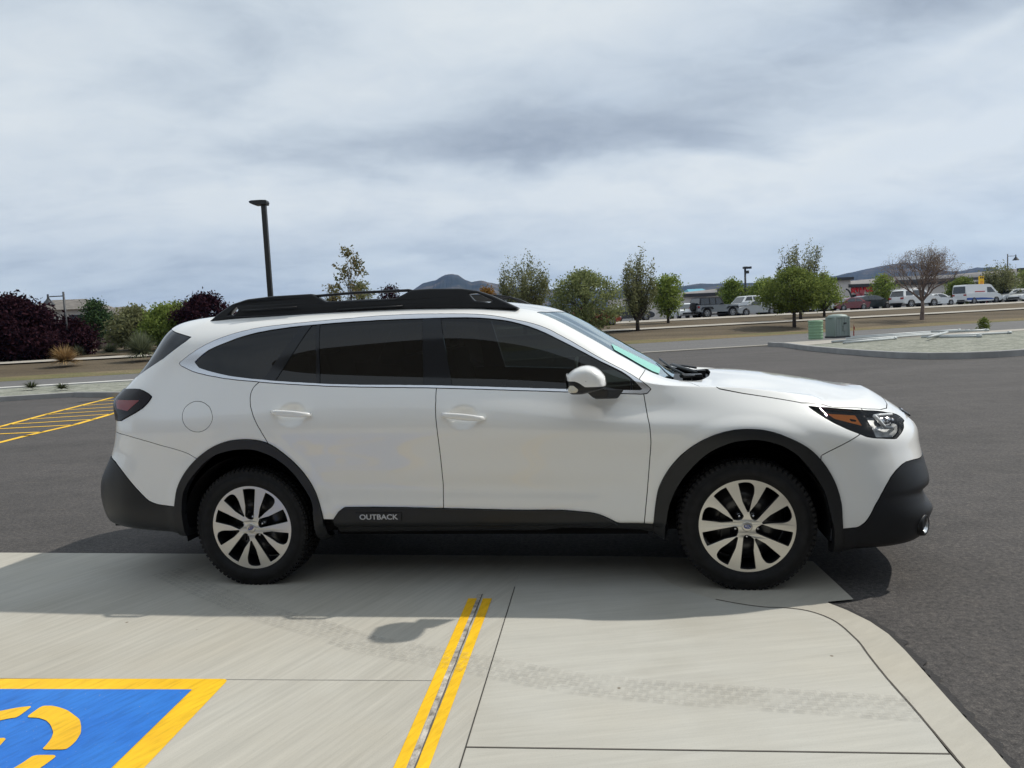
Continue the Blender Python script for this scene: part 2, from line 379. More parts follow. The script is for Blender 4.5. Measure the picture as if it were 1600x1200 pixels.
LINES = [
 # (u, a, s, z)
 # 0 underside
 [(-1.6,-1.05,0,.34),(-1.25,-1.03,.46,.33),(-1.05,-.95,.66,.33),(-.85,-.78,.76,.33),(-.6,-.55,.78,.32),(0,0,.78,.28),(.5,.5,.77,.28),(2.3,2.3,.77,.27),(2.745,2.745,.78,.25),(3.1,3.1,.79,.22),(3.35,3.3,.76,.21),(3.55,3.44,.67,.20),(3.8,3.55,.5,.20),(4.0,3.6,.28,.20),(4.3,3.62,0,.20)],
 # 1 sill lower edge
 [(-1.6,-1.12,0,.37),(-1.25,-1.1,.5,.36),(-1.05,-1.02,.73,.36),(-0.85,-0.835,.85,.355),(-0.6,-0.588,.885,.34),(0,0,.885,.31),(0.5,0.5,.875,.315),(2.3,2.3,.875,.305),(2.745,2.745,.885,.28),(3.1,3.1,.895,.25),(3.35,3.35,.87,.245),(3.55,3.55,.79,.24),(3.8,3.69,.60,.235),(4,3.76,.32,.23),(4.3,3.78,0,.23)],
 # 2 sill upper / bumper lip
 [(-1.6,-1.14,0,.45),(-1.25,-1.12,.52,.45),(-1.05,-1.03,.76,.44),(-0.85,-0.83,.88,.43),(-0.6,-0.575,.905,.42),(0,0,.905,.40),(0.5,0.5,.895,.405),(2.3,2.3,.895,.38),(2.745,2.745,.905,.37),(3.1,3.1,.91,.35),(3.35,3.352,.89,.345),(3.55,3.565,.81,.34),(3.8,3.72,.62,.34),(4,3.795,.34,.34),(4.3,3.82,0,.34)],
 # 3 lower door
 [(-1.6,-1.145,0,.60),(-1.25,-1.12,.53,.60),(-1.05,-1.025,.77,.60),(-0.85,-0.818,.88,.60),(-0.6,-0.569,.90,.59),(0,0,.905,.58),(0.5,0.5,.895,.57),(1.3,1.3,.895,.54),(2.3,2.3,.90,.53),(2.745,2.745,.91,.54),(3.1,3.1,.905,.53),(3.35,3.335,.885,.52),(3.55,3.534,.80,.52),(3.8,3.685,.62,.52),(4,3.78,.34,.52),(4.3,3.805,0,.52)],
 # 4 mid door
 [(-1.6,-1.065,0,.78),(-1.25,-1.025,.53,.78),(-1.05,-0.935,.77,.78),(-0.85,-0.762,.87,.78),(-0.6,-0.556,.902,.77),(0,0,.918,.75),(0.5,0.5,.912,.74),(1.3,1.3,.91,.72),(2.3,2.3,.912,.70),(2.745,2.745,.92,.69),(3.1,3.1,.905,.68),(3.35,3.311,.875,.68),(3.55,3.496,.79,.68),(3.8,3.655,.61,.68),(4,3.755,.34,.68),(4.3,3.78,0,.68)],
 # 5 shoulder
 [(-1.6,-1.015,0,0.98),(-1.25,-0.985,0.54,0.98),(-1.05,-0.895,0.76,0.98),(-0.85,-0.729,0.865,0.98),(-0.6,-0.545,0.902,0.98),(0,0,0.94,0.975),(0.5,0.5,0.933,0.96),(1.3,1.3,0.933,0.94),(2.3,2.3,0.933,0.885),(2.745,2.745,0.93,0.865),(3.1,3.1,0.905,0.84),(3.35,3.281,0.86,0.82),(3.55,3.446,0.77,0.815),(3.8,3.615,0.59,0.81),(4,3.72,0.33,0.81),(4.3,3.745,0,0.81)],
 # 6 upper shoulder
 [(-1.6,-1.035,0,1.11),(-1.25,-1.005,0.53,1.11),(-1.05,-0.915,0.72,1.11),(-0.85,-0.744,0.815,1.11),(-0.6,-0.557,0.843,1.1),(0,0,0.893,1.09),(0.5,0.5,0.893,1.075),(1.3,1.3,0.893,1.05),(2.3,2.3,0.883,0.975),(2.745,2.745,0.885,0.945),(3.1,3.1,0.855,0.905),(3.35,3.229,0.81,0.885),(3.55,3.382,0.72,0.88),(3.8,3.54,0.54,0.88),(4,3.63,0.3,0.885),(4.3,3.66,0,0.89)],
 # 7 belt / fender top
 [(-1.6,-0.91,0,1.22),(-1.25,-0.87,0.52,1.22),(-1.05,-0.79,0.68,1.22),(-0.85,-0.655,0.765,1.22),(-0.6,-0.487,0.792,1.215),(0,0,0.847,1.195),(0.5,0.5,0.85,1.165),(1.3,1.3,0.85,1.12),(2,2,0.853,1.075),(2.3,2.3,0.858,1.052),(2.5,2.5,0.845,1.04),(2.745,2.745,0.82,1.02),(3.1,3.1,0.78,0.965),(3.35,3.208,0.745,0.935),(3.55,3.337,0.66,0.935),(3.8,3.47,0.48,0.94),(4,3.55,0.27,0.945),(4.3,3.58,0,0.95)],
 # 8 cant rail / pillar / hood edge
 [(-1.6,-.73,0,1.525),(-1.25,-.69,.48,1.512),(-1.05,-.58,.62,1.497),(-.85,-.45,.665,1.485),(-.6,-.33,.69,1.475),(0,.02,.70,1.50),(.5,.5,.70,1.52),(1.1,1.1,.70,1.52),(1.4,1.4,.70,1.50),(1.7,1.7,.715,1.43),(1.95,1.95,.74,1.31),(2.15,2.15,.77,1.185),(2.3,2.3,.79,1.105),(2.5,2.5,.77,1.065),(2.745,2.745,.74,1.04),(3.1,3.08,.69,1.0),(3.35,3.17,.645,.978),(3.55,3.29,.56,.968),(3.8,3.41,.4,.965),(4.0,3.48,.22,.966),(4.3,3.51,0,.968)],
 # 9 roof edge / windshield edge
 [(-1.6,-.71,0,None),(-1.25,-.665,.42,None),(-1.05,-.55,.55,None),(-.85,-.40,.59,None),(-.6,-.26,.61,None),(0,.05,.62,None),(.5,.5,.62,None),(1.1,1.1,.62,None),(1.4,1.4,.62,None),(1.7,1.7,.64,None),(1.95,1.95,.665,None),(2.15,2.15,.69,1.22),(2.3,2.3,.71,1.125),(2.5,2.5,.70,1.075),(2.745,2.745,.66,None),(3.1,3.05,.61,None),(3.35,3.13,.55,None),(3.55,3.23,.47,None),(3.8,3.33,.33,None),(4.0,3.39,.18,None),(4.3,3.42,0,None)],
 # 10
 [(-1.6,-.685,0,None),(-1.25,-.64,.28,None),(-1.05,-.50,.36,None),(-.85,-.35,.38,None),(-.6,-.2,.39,None),(0,.08,.4,None),(.5,.5,.4,None),(1.1,1.1,.4,None),(1.45,1.45,.4,None),(1.7,1.72,.41,None),(1.95,2.02,.42,None),(2.15,2.27,.43,None),(2.3,2.40,.44,None),(2.5,2.55,.44,None),(2.745,2.745,.42,None),(3.1,3.0,.38,None),(3.35,3.09,.34,None),(3.55,3.17,.29,None),(3.8,3.25,.2,None),(4.0,3.3,.11,None),(4.3,3.33,0,None)],
 # 11 centre
 [(-1.6,-.66,0,None),(-1.25,-.6,0,None),(-1.05,-.46,0,None),(-.85,-.3,0,None),(-.6,-.15,0,None),(0,.1,0,None),(.5,.5,0,None),(1.1,1.1,0,None),(1.45,1.48,0,None),(1.7,1.76,0,None),(1.95,2.08,0,None),(2.15,2.33,0,None),(2.3,2.45,0,None),(2.5,2.58,0,None),(2.745,2.745,0,None),(3.1,2.95,0,None),(3.35,3.04,0,None),(3.55,3.11,0,None),(3.8,3.18,0,None),(4.0,3.22,0,None),(4.3,3.25,0,None)],
]
def build_skin(nu=560, nv=190):
    us = np.linspace(-1.6, 4.3, nu)
    G = np.zeros((len(LINES), nu, 3))
    for k, L in enumerate(LINES):
        L = [(u, a, s, z if z is not None else (roofz(a, s) if a < 2.42 else hoodz(a, s))) for u, a, s, z in L]
        U = [p[0] for p in L]
        for c in range(3):
            G[k, :, c] = herm(U, [p[c+1] for p in L], us)
    # smooth along u, ends pinned
    w = np.exp(-np.linspace(-2, 2, 15)**2); w /= w.sum()
    for k in range(len(G)):
        for c in range(3):
            v = G[k, :, c]; e = 7
            pad = np.concatenate([2*v[0]-v[e:0:-1], v, 2*v[-1]-v[-2:-e-2:-1]])
            G[k, :, c] = np.convolve(pad, w, 'valid')
    # v parameter: mean chord
    d = np.linalg.norm(np.diff(G[:, nu//4:3*nu//4], axis=0), axis=2).mean(1)
    V = np.concatenate([[0], np.cumsum(np.maximum(d, .06))]); V /= V[-1]
    vs = np.linspace(0, 1, nv)
    P = np.zeros((nv, nu, 3))
    h = np.diff(V); D = np.diff(G, axis=0) / h[:, None, None]
    M = np.empty_like(G); M[0] = D[0]; M[-1] = 0
    M[1:-1] = (D[:-1]*h[1:, None, None] + D[1:]*h[:-1, None, None]) / (h[:-1]+h[1:])[:, None, None]
    M[-1, :, 0] = 0; M[-1, :, 2] = 0; M[-1, :, 1] = D[-1, :, 1]
    i = np.clip(np.searchsorted(V, vs)-1, 0, len(h)-1); t = ((vs-V[i])/h[i])[:, None, None]; hh = h[i][:, None, None]
    P = (2*t**3-3*t**2+1)*G[i] + (t**3-2*t**2+t)*hh*M[i] + (-2*t**3+3*t**2)*G[i+1] + (t**3-t**2)*hh*M[i+1]
    # light smoothing across v
    for _ in range(6):
        Q = P.copy(); Q[1:-1] = .25*P[:-2] + .5*P[1:-1] + .25*P[2:]; P = Q
    # extra smoothing where the lines crowd together at the two ends
    wu = np.clip((us-2.75)/.6, 0, 1)+np.clip((-.75-us)/.3, 0, 1); wv = np.clip((vs-V[6])/.05, 0, 1); W = (wv[:, None]*wu[None, :])[1:-1, :, None]
    for _ in range(140):
        Q = .5*P[:-2]+.5*P[2:]; P[1:-1] += .5*W*(Q-P[1:-1])
    P[:, :, 1] = np.maximum(P[:, :, 1], 0); P[:, 0, 1] = 0; P[:, -1, 1] = 0; P[-1, :, 1] = 0
    nrm = np.cross(np.gradient(P, axis=1), np.gradient(P, axis=0)); 
    L = np.linalg.norm(nrm, axis=2, keepdims=True); nrm = nrm/np.maximum(L, 1e-9)
    # fix degenerate, orient outward
    c = P - np.array([1.3, 0, .7]); sg = np.sign((nrm*c).sum(2, keepdims=True)); 
    nrm = nrm * np.where(sg.mean() > 0, 1, -1)
    idx = np.arange(nv*nu).reshape(nv, nu)
    a_, b_, c_, d_ = idx[:-1, :-1], idx[:-1, 1:], idx[1:, 1:], idx[1:, :-1]
    T = np.concatenate([np.stack([a_, b_, c_], -1).reshape(-1, 3), np.stack([a_, c_, d_], -1).reshape(-1, 3)])
    return P.reshape(-1, 3), nrm.reshape(-1, 3), T, (nv, nu)
CUTS = {
 'arch_in_rear': [(-0.407,-0.3),(-0.397,0.451),(-0.393,0.478),(-0.391,0.504),(-0.387,0.531),(-0.382,0.556),(-0.372,0.581),(-0.358,0.605),(-0.342,0.628),(-0.323,0.65),(-0.302,0.672),(-0.282,0.692),(-0.26,0.712),(-0.238,0.732),(-0.215,0.75),(-0.191,0.766),(-0.166,0.78),(-0.139,0.791),(-0.111,0.8),(-0.082,0.807),(-0.053,0.812),(-0.026,0.816),(0.002,0.818),(0.03,0.818),(0.057,0.818),(0.083,0.815),(0.11,0.809),(0.134,0.8),(0.158,0.79),(0.18,0.779),(0.202,0.766),(0.223,0.752),(0.243,0.736),(0.262,0.72),(0.28,0.702),(0.296,0.683),(0.312,0.664),(0.326,0.643),(0.339,0.621),(0.352,0.599),(0.364,0.577),(0.376,0.554),(0.388,0.532),(0.397,0.508),(0.402,0.484),(0.403,0.458),(0.401,0.432),(0.4,0.406),(0.41,-0.3)],
 'arch_out_rear': [(-0.453,-0.3),(-0.443,0.485),(-0.438,0.511),(-0.433,0.537),(-0.427,0.564),(-0.419,0.589),(-0.407,0.614),(-0.393,0.638),(-0.376,0.662),(-0.358,0.685),(-0.339,0.706),(-0.318,0.727),(-0.297,0.746),(-0.274,0.765),(-0.25,0.782),(-0.224,0.798),(-0.199,0.813),(-0.171,0.827),(-0.144,0.839),(-0.116,0.849),(-0.09,0.857),(-0.061,0.864),(-0.034,0.868),(-0.005,0.871),(0.023,0.872),(0.05,0.872),(0.077,0.87),(0.104,0.867),(0.13,0.862),(0.155,0.855),(0.178,0.845),(0.2,0.833),(0.22,0.819),(0.239,0.802),(0.258,0.786),(0.276,0.769),(0.294,0.752),(0.312,0.734),(0.328,0.715),(0.344,0.696),(0.359,0.676),(0.372,0.655),(0.385,0.633),(0.397,0.61),(0.407,0.587),(0.417,0.564),(0.426,0.54),(0.433,0.516),(0.44,0.492),(0.445,0.467),(0.45,0.442),(0.454,0.416),(0.464,-0.3)],
 'arch_in_front': [(2.324,-0.3),(2.334,0.361),(2.338,0.386),(2.342,0.41),(2.346,0.434),(2.352,0.457),(2.358,0.48),(2.367,0.502),(2.376,0.524),(2.386,0.546),(2.398,0.567),(2.41,0.587),(2.423,0.607),(2.437,0.626),(2.452,0.644),(2.467,0.662),(2.482,0.679),(2.498,0.696),(2.515,0.713),(2.532,0.728),(2.55,0.742),(2.568,0.755),(2.588,0.766),(2.608,0.776),(2.628,0.784),(2.649,0.792),(2.67,0.798),(2.691,0.803),(2.713,0.806),(2.735,0.808),(2.757,0.809),(2.778,0.809),(2.8,0.807),(2.822,0.804),(2.843,0.799),(2.864,0.793),(2.885,0.786),(2.905,0.778),(2.925,0.768),(2.945,0.756),(2.963,0.744),(2.981,0.73),(2.997,0.714),(3.012,0.697),(3.026,0.679),(3.04,0.661),(3.053,0.642),(3.066,0.623),(3.078,0.604),(3.09,0.585),(3.1,0.565),(3.11,0.545),(3.118,0.524),(3.124,0.502),(3.129,0.48),(3.133,0.458),(3.137,0.436),(3.142,0.414),(3.146,0.392),(3.151,0.37),(3.156,0.347),(3.166,-0.3)],
 'arch_out_front': [(2.262,-0.3),(2.272,0.362),(2.275,0.386),(2.278,0.411),(2.281,0.435),(2.284,0.459),(2.288,0.483),(2.292,0.506),(2.297,0.53),(2.303,0.554),(2.312,0.576),(2.322,0.598),(2.333,0.619),(2.346,0.64),(2.359,0.66),(2.373,0.679),(2.388,0.697),(2.404,0.715),(2.42,0.732),(2.437,0.747),(2.455,0.762),(2.473,0.776),(2.492,0.789),(2.512,0.801),(2.532,0.812),(2.552,0.821),(2.572,0.83),(2.593,0.838),(2.615,0.844),(2.636,0.85),(2.658,0.854),(2.68,0.858),(2.702,0.86),(2.724,0.861),(2.746,0.861),(2.768,0.86),(2.79,0.858),(2.812,0.856),(2.833,0.852),(2.854,0.847),(2.875,0.841),(2.895,0.834),(2.916,0.826),(2.936,0.816),(2.955,0.807),(2.975,0.797),(2.995,0.786),(3.014,0.774),(3.032,0.762),(3.05,0.747),(3.067,0.732),(3.083,0.715),(3.098,0.697),(3.112,0.679),(3.125,0.66),(3.136,0.641),(3.147,0.621),(3.157,0.601),(3.166,0.58),(3.174,0.558),(3.18,0.537),(3.186,0.515),(3.19,0.493),(3.194,0.471),(3.195,0.448),(3.196,0.426),(3.196,0.403),(3.197,0.38),(3.198,0.356),(3.208,-0.3)],
 'sill': [(0.2,0.41),(0.43,0.405),(0.509,0.399),(1.169,0.386),(1.731,0.373),(2.1,0.367),(2.321,0.361),(2.5,0.361),(2.5,-0.3),(0.2,-0.3)],
 'door_cladding': [(0.509,0.399),(0.543,0.442),(0.581,0.469),(0.608,0.469),(0.634,0.469),(0.66,0.469),(0.686,0.469),(0.712,0.469),(0.738,0.469),(0.764,0.469),(0.79,0.468),(0.816,0.468),(0.842,0.467),(0.868,0.467),(0.893,0.466),(0.919,0.466),(0.945,0.465),(0.97,0.464),(0.996,0.463),(1.021,0.463),(1.046,0.462),(1.072,0.461),(1.097,0.46),(1.122,0.46),(1.147,0.459),(1.173,0.458),(1.198,0.457),(1.223,0.457),(1.248,0.456),(1.273,0.455),(1.298,0.454),(1.322,0.454),(1.347,0.453),(1.372,0.452),(1.397,0.451),(1.421,0.451),(1.446,0.45),(1.47,0.449),(1.495,0.448),(1.519,0.448),(1.544,0.447),(1.568,0.447),(1.592,0.446),(1.617,0.446),(1.641,0.446),(1.665,0.446),(1.689,0.446),(1.714,0.446),(1.738,0.446),(1.762,0.445),(1.785,0.445),(1.809,0.444),(1.833,0.442),(1.857,0.44),(1.88,0.437),(1.904,0.435),(1.927,0.433),(1.951,0.43),(1.974,0.425),(1.996,0.419),(2.017,0.41),(2.038,0.4),(2.059,0.389),(2.079,0.378),(2.1,0.367),(1.729,0.339),(1.565,0.304),(0.526,0.313)],
 'bumper_clad_front': [(2.9,-0.3),(2.9,0.298),(3.153,0.344),(3.272,0.348),(3.291,0.36),(3.308,0.373),(3.322,0.39),(3.335,0.409),(3.346,0.429),(3.357,0.45),(3.37,0.469),(3.383,0.487),(3.394,0.507),(3.408,0.526),(3.419,0.545),(3.433,0.563),(3.446,0.582),(3.462,0.599),(3.479,0.614),(3.5,0.628),(3.522,0.64),(3.546,0.647),(3.578,0.648),(3.612,0.646),(3.66,0.638),(3.8,0.62),(4.6,0.62),(4.6,-0.3)],
 'bumper_clad_rear': [(-0.935,0.766),(-0.866,0.741),(-0.838,0.721),(-0.809,0.701),(-0.784,0.681),(-0.761,0.66),(-0.74,0.639),(-0.72,0.618),(-0.701,0.597),(-0.681,0.577),(-0.661,0.556),(-0.64,0.536),(-0.618,0.518),(-0.592,0.506),(-0.563,0.497),(-0.534,0.492),(-0.503,0.489),(-0.473,0.487),(-0.443,0.485),(-0.3,0.43),(-0.3,-0.3),(-2,-0.3),(-2,0.77)],
 'headlight': [(3.068,0.952),(3.092,0.948),(3.116,0.945),(3.14,0.941),(3.166,0.937),(3.192,0.932),(3.217,0.928),(3.243,0.924),(3.267,0.921),(3.292,0.917),(3.317,0.913),(3.342,0.91),(3.372,0.905),(3.398,0.901),(3.425,0.897),(3.454,0.892),(3.482,0.886),(3.513,0.877),(3.542,0.871),(3.577,0.859),(3.597,0.846),(3.607,0.831),(3.586,0.827),(3.571,0.809),(3.55,0.795),(3.527,0.782),(3.503,0.769),(3.489,0.768),(3.462,0.772),(3.435,0.776),(3.409,0.78),(3.385,0.783),(3.359,0.788),(3.336,0.794),(3.314,0.804),(3.293,0.814),(3.272,0.823),(3.252,0.832),(3.231,0.842),(3.212,0.852),(3.193,0.862),(3.173,0.873),(3.156,0.884),(3.137,0.896),(3.121,0.907),(3.104,0.92),(3.089,0.932),(3.074,0.945)],
 'amber': [(3.167,0.905),(3.318,0.884),(3.333,0.839),(3.197,0.881)],
 'amber_slot': [(3.278,0.874),(3.315,0.865),(3.312,0.857),(3.28,0.863)],
 'lamp_clear': [(3.37,0.892),(3.586,0.85),(3.6,0.833),(3.553,0.795),(3.499,0.771),(3.392,0.782)],
 'taillight': [(-0.938,1.159),(-0.913,1.159),(-0.86,1.161),(-0.788,1.164),(-0.737,1.165),(-0.691,1.163),(-0.655,1.154),(-0.618,1.138),(-0.589,1.119),(-0.589,1.119),(-0.6,1.096),(-0.617,1.074),(-0.635,1.057),(-0.66,1.042),(-0.687,1.028),(-0.722,1.014),(-0.762,0.999),(-0.804,0.983),(-1.5,0.96),(-1.5,1.135)],
 'tail_red': [(-0.882,1.104),(-0.663,1.103),(-0.745,1.042),(-0.855,1.054)],
 'dlo': [(-0.446,1.307),(-0.423,1.323),(-0.4,1.338),(-0.377,1.353),(-0.351,1.367),(-0.328,1.381),(-0.302,1.393),(-0.279,1.405),(-0.254,1.415),(-0.23,1.426),(-0.205,1.435),(-0.178,1.444),(-0.153,1.451),(-0.129,1.458),(-0.101,1.465),(-0.077,1.47),(-0.049,1.476),(-0.021,1.48),(0.003,1.485),(0.031,1.489),(0.059,1.492),(0.087,1.495),(0.111,1.497),(0.143,1.499),(0.171,1.5),(0.195,1.502),(0.223,1.503),(0.255,1.504),(0.279,1.506),(0.31,1.507),(0.338,1.508),(0.362,1.51),(0.393,1.511),(0.417,1.512),(0.444,1.513),(0.471,1.514),(0.499,1.515),(0.526,1.516),(0.553,1.517),(0.58,1.518),(0.608,1.518),(0.634,1.519),(0.658,1.521),(0.685,1.522),(0.712,1.522),(0.739,1.523),(0.766,1.524),(0.792,1.524),(0.819,1.524),(0.846,1.524),(0.872,1.524),(0.899,1.524),(0.925,1.524),(0.952,1.524),(0.978,1.523),(1.004,1.523),(1.031,1.522),(1.057,1.521),(1.083,1.52),(1.111,1.518),(1.135,1.518),(1.163,1.516),(1.189,1.515),(1.215,1.514),(1.24,1.512),(1.266,1.511),(1.292,1.509),(1.317,1.507),(1.343,1.505),(1.368,1.502),(1.393,1.499),(1.419,1.495),(1.444,1.491),(1.468,1.486),(1.493,1.481),(1.518,1.475),(1.543,1.469),(1.567,1.463),(1.592,1.457),(1.617,1.451),(1.641,1.444),(1.665,1.437),(1.688,1.429),(1.712,1.42),(1.734,1.41),(1.757,1.399),(1.779,1.387),(1.8,1.374),(1.822,1.362),(1.843,1.349),(1.865,1.337),(1.886,1.324),(1.906,1.311),(1.927,1.298),(1.948,1.285),(1.968,1.272),(1.988,1.26),(2.009,1.247),(2.029,1.235),(2.05,1.223),(2.071,1.211),(2.091,1.2),(2.112,1.188),(2.133,1.177),(2.153,1.165),(2.173,1.153),(2.193,1.141),(2.212,1.128),(2.232,1.116),(2.25,1.102),(2.267,1.087),(2.283,1.071),(2.283,1.067),(2.263,1.047),(2.233,1.045),(2.227,1.045),(2.204,1.047),(2.18,1.048),(2.157,1.05),(2.134,1.051),(2.111,1.052),(2.087,1.054),(2.064,1.055),(2.04,1.057),(2.017,1.058),(1.993,1.06),(1.97,1.061),(1.946,1.063),(1.922,1.064),(1.898,1.066),(1.875,1.067),(1.851,1.069),(1.827,1.07),(1.803,1.072),(1.779,1.073),(1.755,1.075),(1.731,1.077),(1.707,1.078),(1.683,1.08),(1.658,1.081),(1.634,1.083),(1.61,1.084),(1.585,1.086),(1.561,1.087),(1.536,1.089),(1.512,1.091),(1.487,1.092),(1.463,1.094),(1.438,1.095),(1.413,1.097),(1.389,1.099),(1.364,1.1),(1.339,1.102),(1.314,1.103),(1.289,1.105),(1.264,1.106),(1.239,1.108),(1.214,1.109),(1.189,1.111),(1.163,1.112),(1.138,1.114),(1.113,1.115),(1.087,1.117),(1.062,1.118),(1.037,1.119),(1.011,1.12),(0.985,1.121),(0.96,1.123),(0.934,1.124),(0.908,1.125),(0.882,1.126),(0.857,1.127),(0.831,1.128),(0.805,1.129),(0.779,1.131),(0.752,1.132),(0.726,1.133),(0.7,1.134),(0.674,1.136),(0.648,1.137),(0.621,1.139),(0.595,1.14),(0.569,1.142),(0.542,1.144),(0.515,1.145),(0.489,1.147),(0.462,1.15),(0.436,1.152),(0.409,1.154),(0.383,1.156),(0.356,1.158),(0.329,1.161),(0.302,1.163),(0.275,1.165),(0.246,1.168),(0.219,1.17),(0.192,1.173),(0.165,1.176),(0.137,1.179),(0.11,1.182),(0.082,1.186),(0.055,1.189),(0.024,1.192),(-0.004,1.195),(-0.033,1.198),(-0.061,1.202),(-0.09,1.206),(-0.122,1.21),(-0.151,1.215),(-0.18,1.221),(-0.213,1.226),(-0.243,1.232),(-0.273,1.239),(-0.306,1.246),(-0.338,1.255),(-0.368,1.266),(-0.399,1.279),(-0.429,1.291)],
 'dlo_in': [(-0.336,1.309),(-0.316,1.326),(-0.295,1.344),(-0.272,1.36),(-0.25,1.374),(-0.225,1.385),(-0.199,1.395),(-0.173,1.404),(-0.145,1.413),(-0.12,1.421),(-0.096,1.429),(-0.071,1.437),(-0.043,1.444),(-0.019,1.45),(0.009,1.456),(0.034,1.461),(0.062,1.466),(0.09,1.469),(0.118,1.473),(0.142,1.476),(0.17,1.478),(0.198,1.481),(0.226,1.483),(0.254,1.486),(0.281,1.487),(0.309,1.489),(0.337,1.49),(0.364,1.491),(0.392,1.492),(0.419,1.493),(0.447,1.494),(0.474,1.495),(0.501,1.496),(0.529,1.497),(0.553,1.497),(0.58,1.498),(0.607,1.498),(0.634,1.499),(0.661,1.499),(0.688,1.499),(0.715,1.499),(0.742,1.499),(0.769,1.5),(0.795,1.5),(0.822,1.499),(0.849,1.499),(0.875,1.499),(0.902,1.499),(0.928,1.499),(0.955,1.498),(0.983,1.498),(1.007,1.497),(1.036,1.497),(1.062,1.496),(1.088,1.496),(1.114,1.496),(1.14,1.495),(1.166,1.494),(1.19,1.494),(1.217,1.493),(1.241,1.492),(1.267,1.491),(1.293,1.49),(1.318,1.488),(1.344,1.486),(1.369,1.484),(1.395,1.481),(1.42,1.478),(1.445,1.474),(1.47,1.47),(1.495,1.466),(1.52,1.461),(1.545,1.455),(1.569,1.448),(1.593,1.441),(1.617,1.433),(1.641,1.425),(1.665,1.415),(1.688,1.406),(1.711,1.395),(1.733,1.385),(1.756,1.373),(1.778,1.361),(1.8,1.349),(1.821,1.338),(1.843,1.326),(1.865,1.314),(1.886,1.302),(1.907,1.29),(1.928,1.278),(1.95,1.266),(1.97,1.254),(1.991,1.242),(2.012,1.23),(2.033,1.218),(2.055,1.207),(2.076,1.196),(2.097,1.185),(2.118,1.174),(2.139,1.162),(2.158,1.149),(2.177,1.135),(2.194,1.12),(2.21,1.104),(2.225,1.086),(2.241,1.069),(2.227,1.065),(2.227,1.065),(2.204,1.066),(2.181,1.067),(2.158,1.068),(2.135,1.069),(2.111,1.07),(2.088,1.071),(2.064,1.073),(2.041,1.074),(2.017,1.075),(1.994,1.076),(1.97,1.077),(1.946,1.079),(1.923,1.08),(1.899,1.081),(1.875,1.083),(1.852,1.084),(1.828,1.085),(1.804,1.086),(1.78,1.088),(1.756,1.089),(1.732,1.091),(1.708,1.092),(1.683,1.093),(1.659,1.095),(1.635,1.097),(1.611,1.098),(1.586,1.1),(1.562,1.101),(1.538,1.103),(1.513,1.104),(1.488,1.106),(1.464,1.107),(1.439,1.109),(1.415,1.111),(1.39,1.112),(1.365,1.114),(1.34,1.115),(1.315,1.117),(1.29,1.118),(1.265,1.12),(1.24,1.121),(1.215,1.123),(1.19,1.124),(1.165,1.126),(1.14,1.127),(1.114,1.129),(1.089,1.13),(1.063,1.131),(1.038,1.132),(1.012,1.133),(0.987,1.135),(0.961,1.135),(0.936,1.137),(0.91,1.138),(0.884,1.139),(0.858,1.14),(0.832,1.141),(0.806,1.142),(0.78,1.143),(0.754,1.144),(0.728,1.145),(0.702,1.146),(0.676,1.148),(0.649,1.149),(0.623,1.151),(0.597,1.152),(0.57,1.154),(0.544,1.155),(0.517,1.157),(0.491,1.159),(0.464,1.161),(0.438,1.164),(0.411,1.166),(0.385,1.168),(0.358,1.171),(0.331,1.173),(0.302,1.175),(0.275,1.178),(0.248,1.181),(0.221,1.183),(0.194,1.186),(0.167,1.189),(0.14,1.193),(0.113,1.196),(0.085,1.199),(0.055,1.202),(0.027,1.206),(-0.002,1.21),(-0.03,1.214),(-0.058,1.218),(-0.089,1.223),(-0.118,1.229),(-0.147,1.235),(-0.178,1.242),(-0.207,1.249),(-0.239,1.257),(-0.27,1.266),(-0.299,1.275)],
 'glass_quarter': [(-0.6,1.55),(0.38,1.567),(0.065,1.115),(-0.6,1.1)],
 'glass_fixed': [(0.395,1.503),(0.413,1.524),(0.453,1.051),(0.142,1.095)],
 'glass_rear': [(0.427,1.597),(1.041,1.597),(1.066,1.018),(0.476,1.05)],
 'glass_front': [(1.127,1.6),(2.178,1.55),(2.178,0.95),(1.246,1.015)],
 'glass_sail': [(2.19,1.4),(2.45,1.2),(2.45,0.9),(2.19,0.9)],
 'door_rear': [(0.116,1.225),(0.103,1.183),(0.083,1.167),(0.069,1.149),(0.061,1.126),(0.06,1.101),(0.064,1.077),(0.07,1.052),(0.081,1.028),(0.092,1.004),(0.104,0.98),(0.116,0.957),(0.128,0.935),(0.141,0.913),(0.154,0.891),(0.166,0.869),(0.177,0.846),(0.186,0.823),(0.195,0.799),(0.204,0.775),(0.212,0.751),(0.221,0.727),(0.23,0.704),(0.4,-0.3),(1.07,-0.3),(1.144,0.394),(1.147,0.42),(1.149,0.446),(1.15,0.471),(1.151,0.496),(1.151,0.522),(1.152,0.547),(1.153,0.573),(1.154,0.599),(1.154,0.624),(1.154,0.65),(1.155,0.676),(1.154,0.701),(1.154,0.727),(1.153,0.752),(1.153,0.778),(1.152,0.803),(1.152,0.829),(1.151,0.854),(1.15,0.879),(1.149,0.904),(1.147,0.929),(1.145,0.953),(1.143,0.977),(1.142,1.001),(1.14,1.024),(1.141,1.048),(1.139,1.071),(1.138,1.095),(1.138,1.119),(1.135,1.187)],
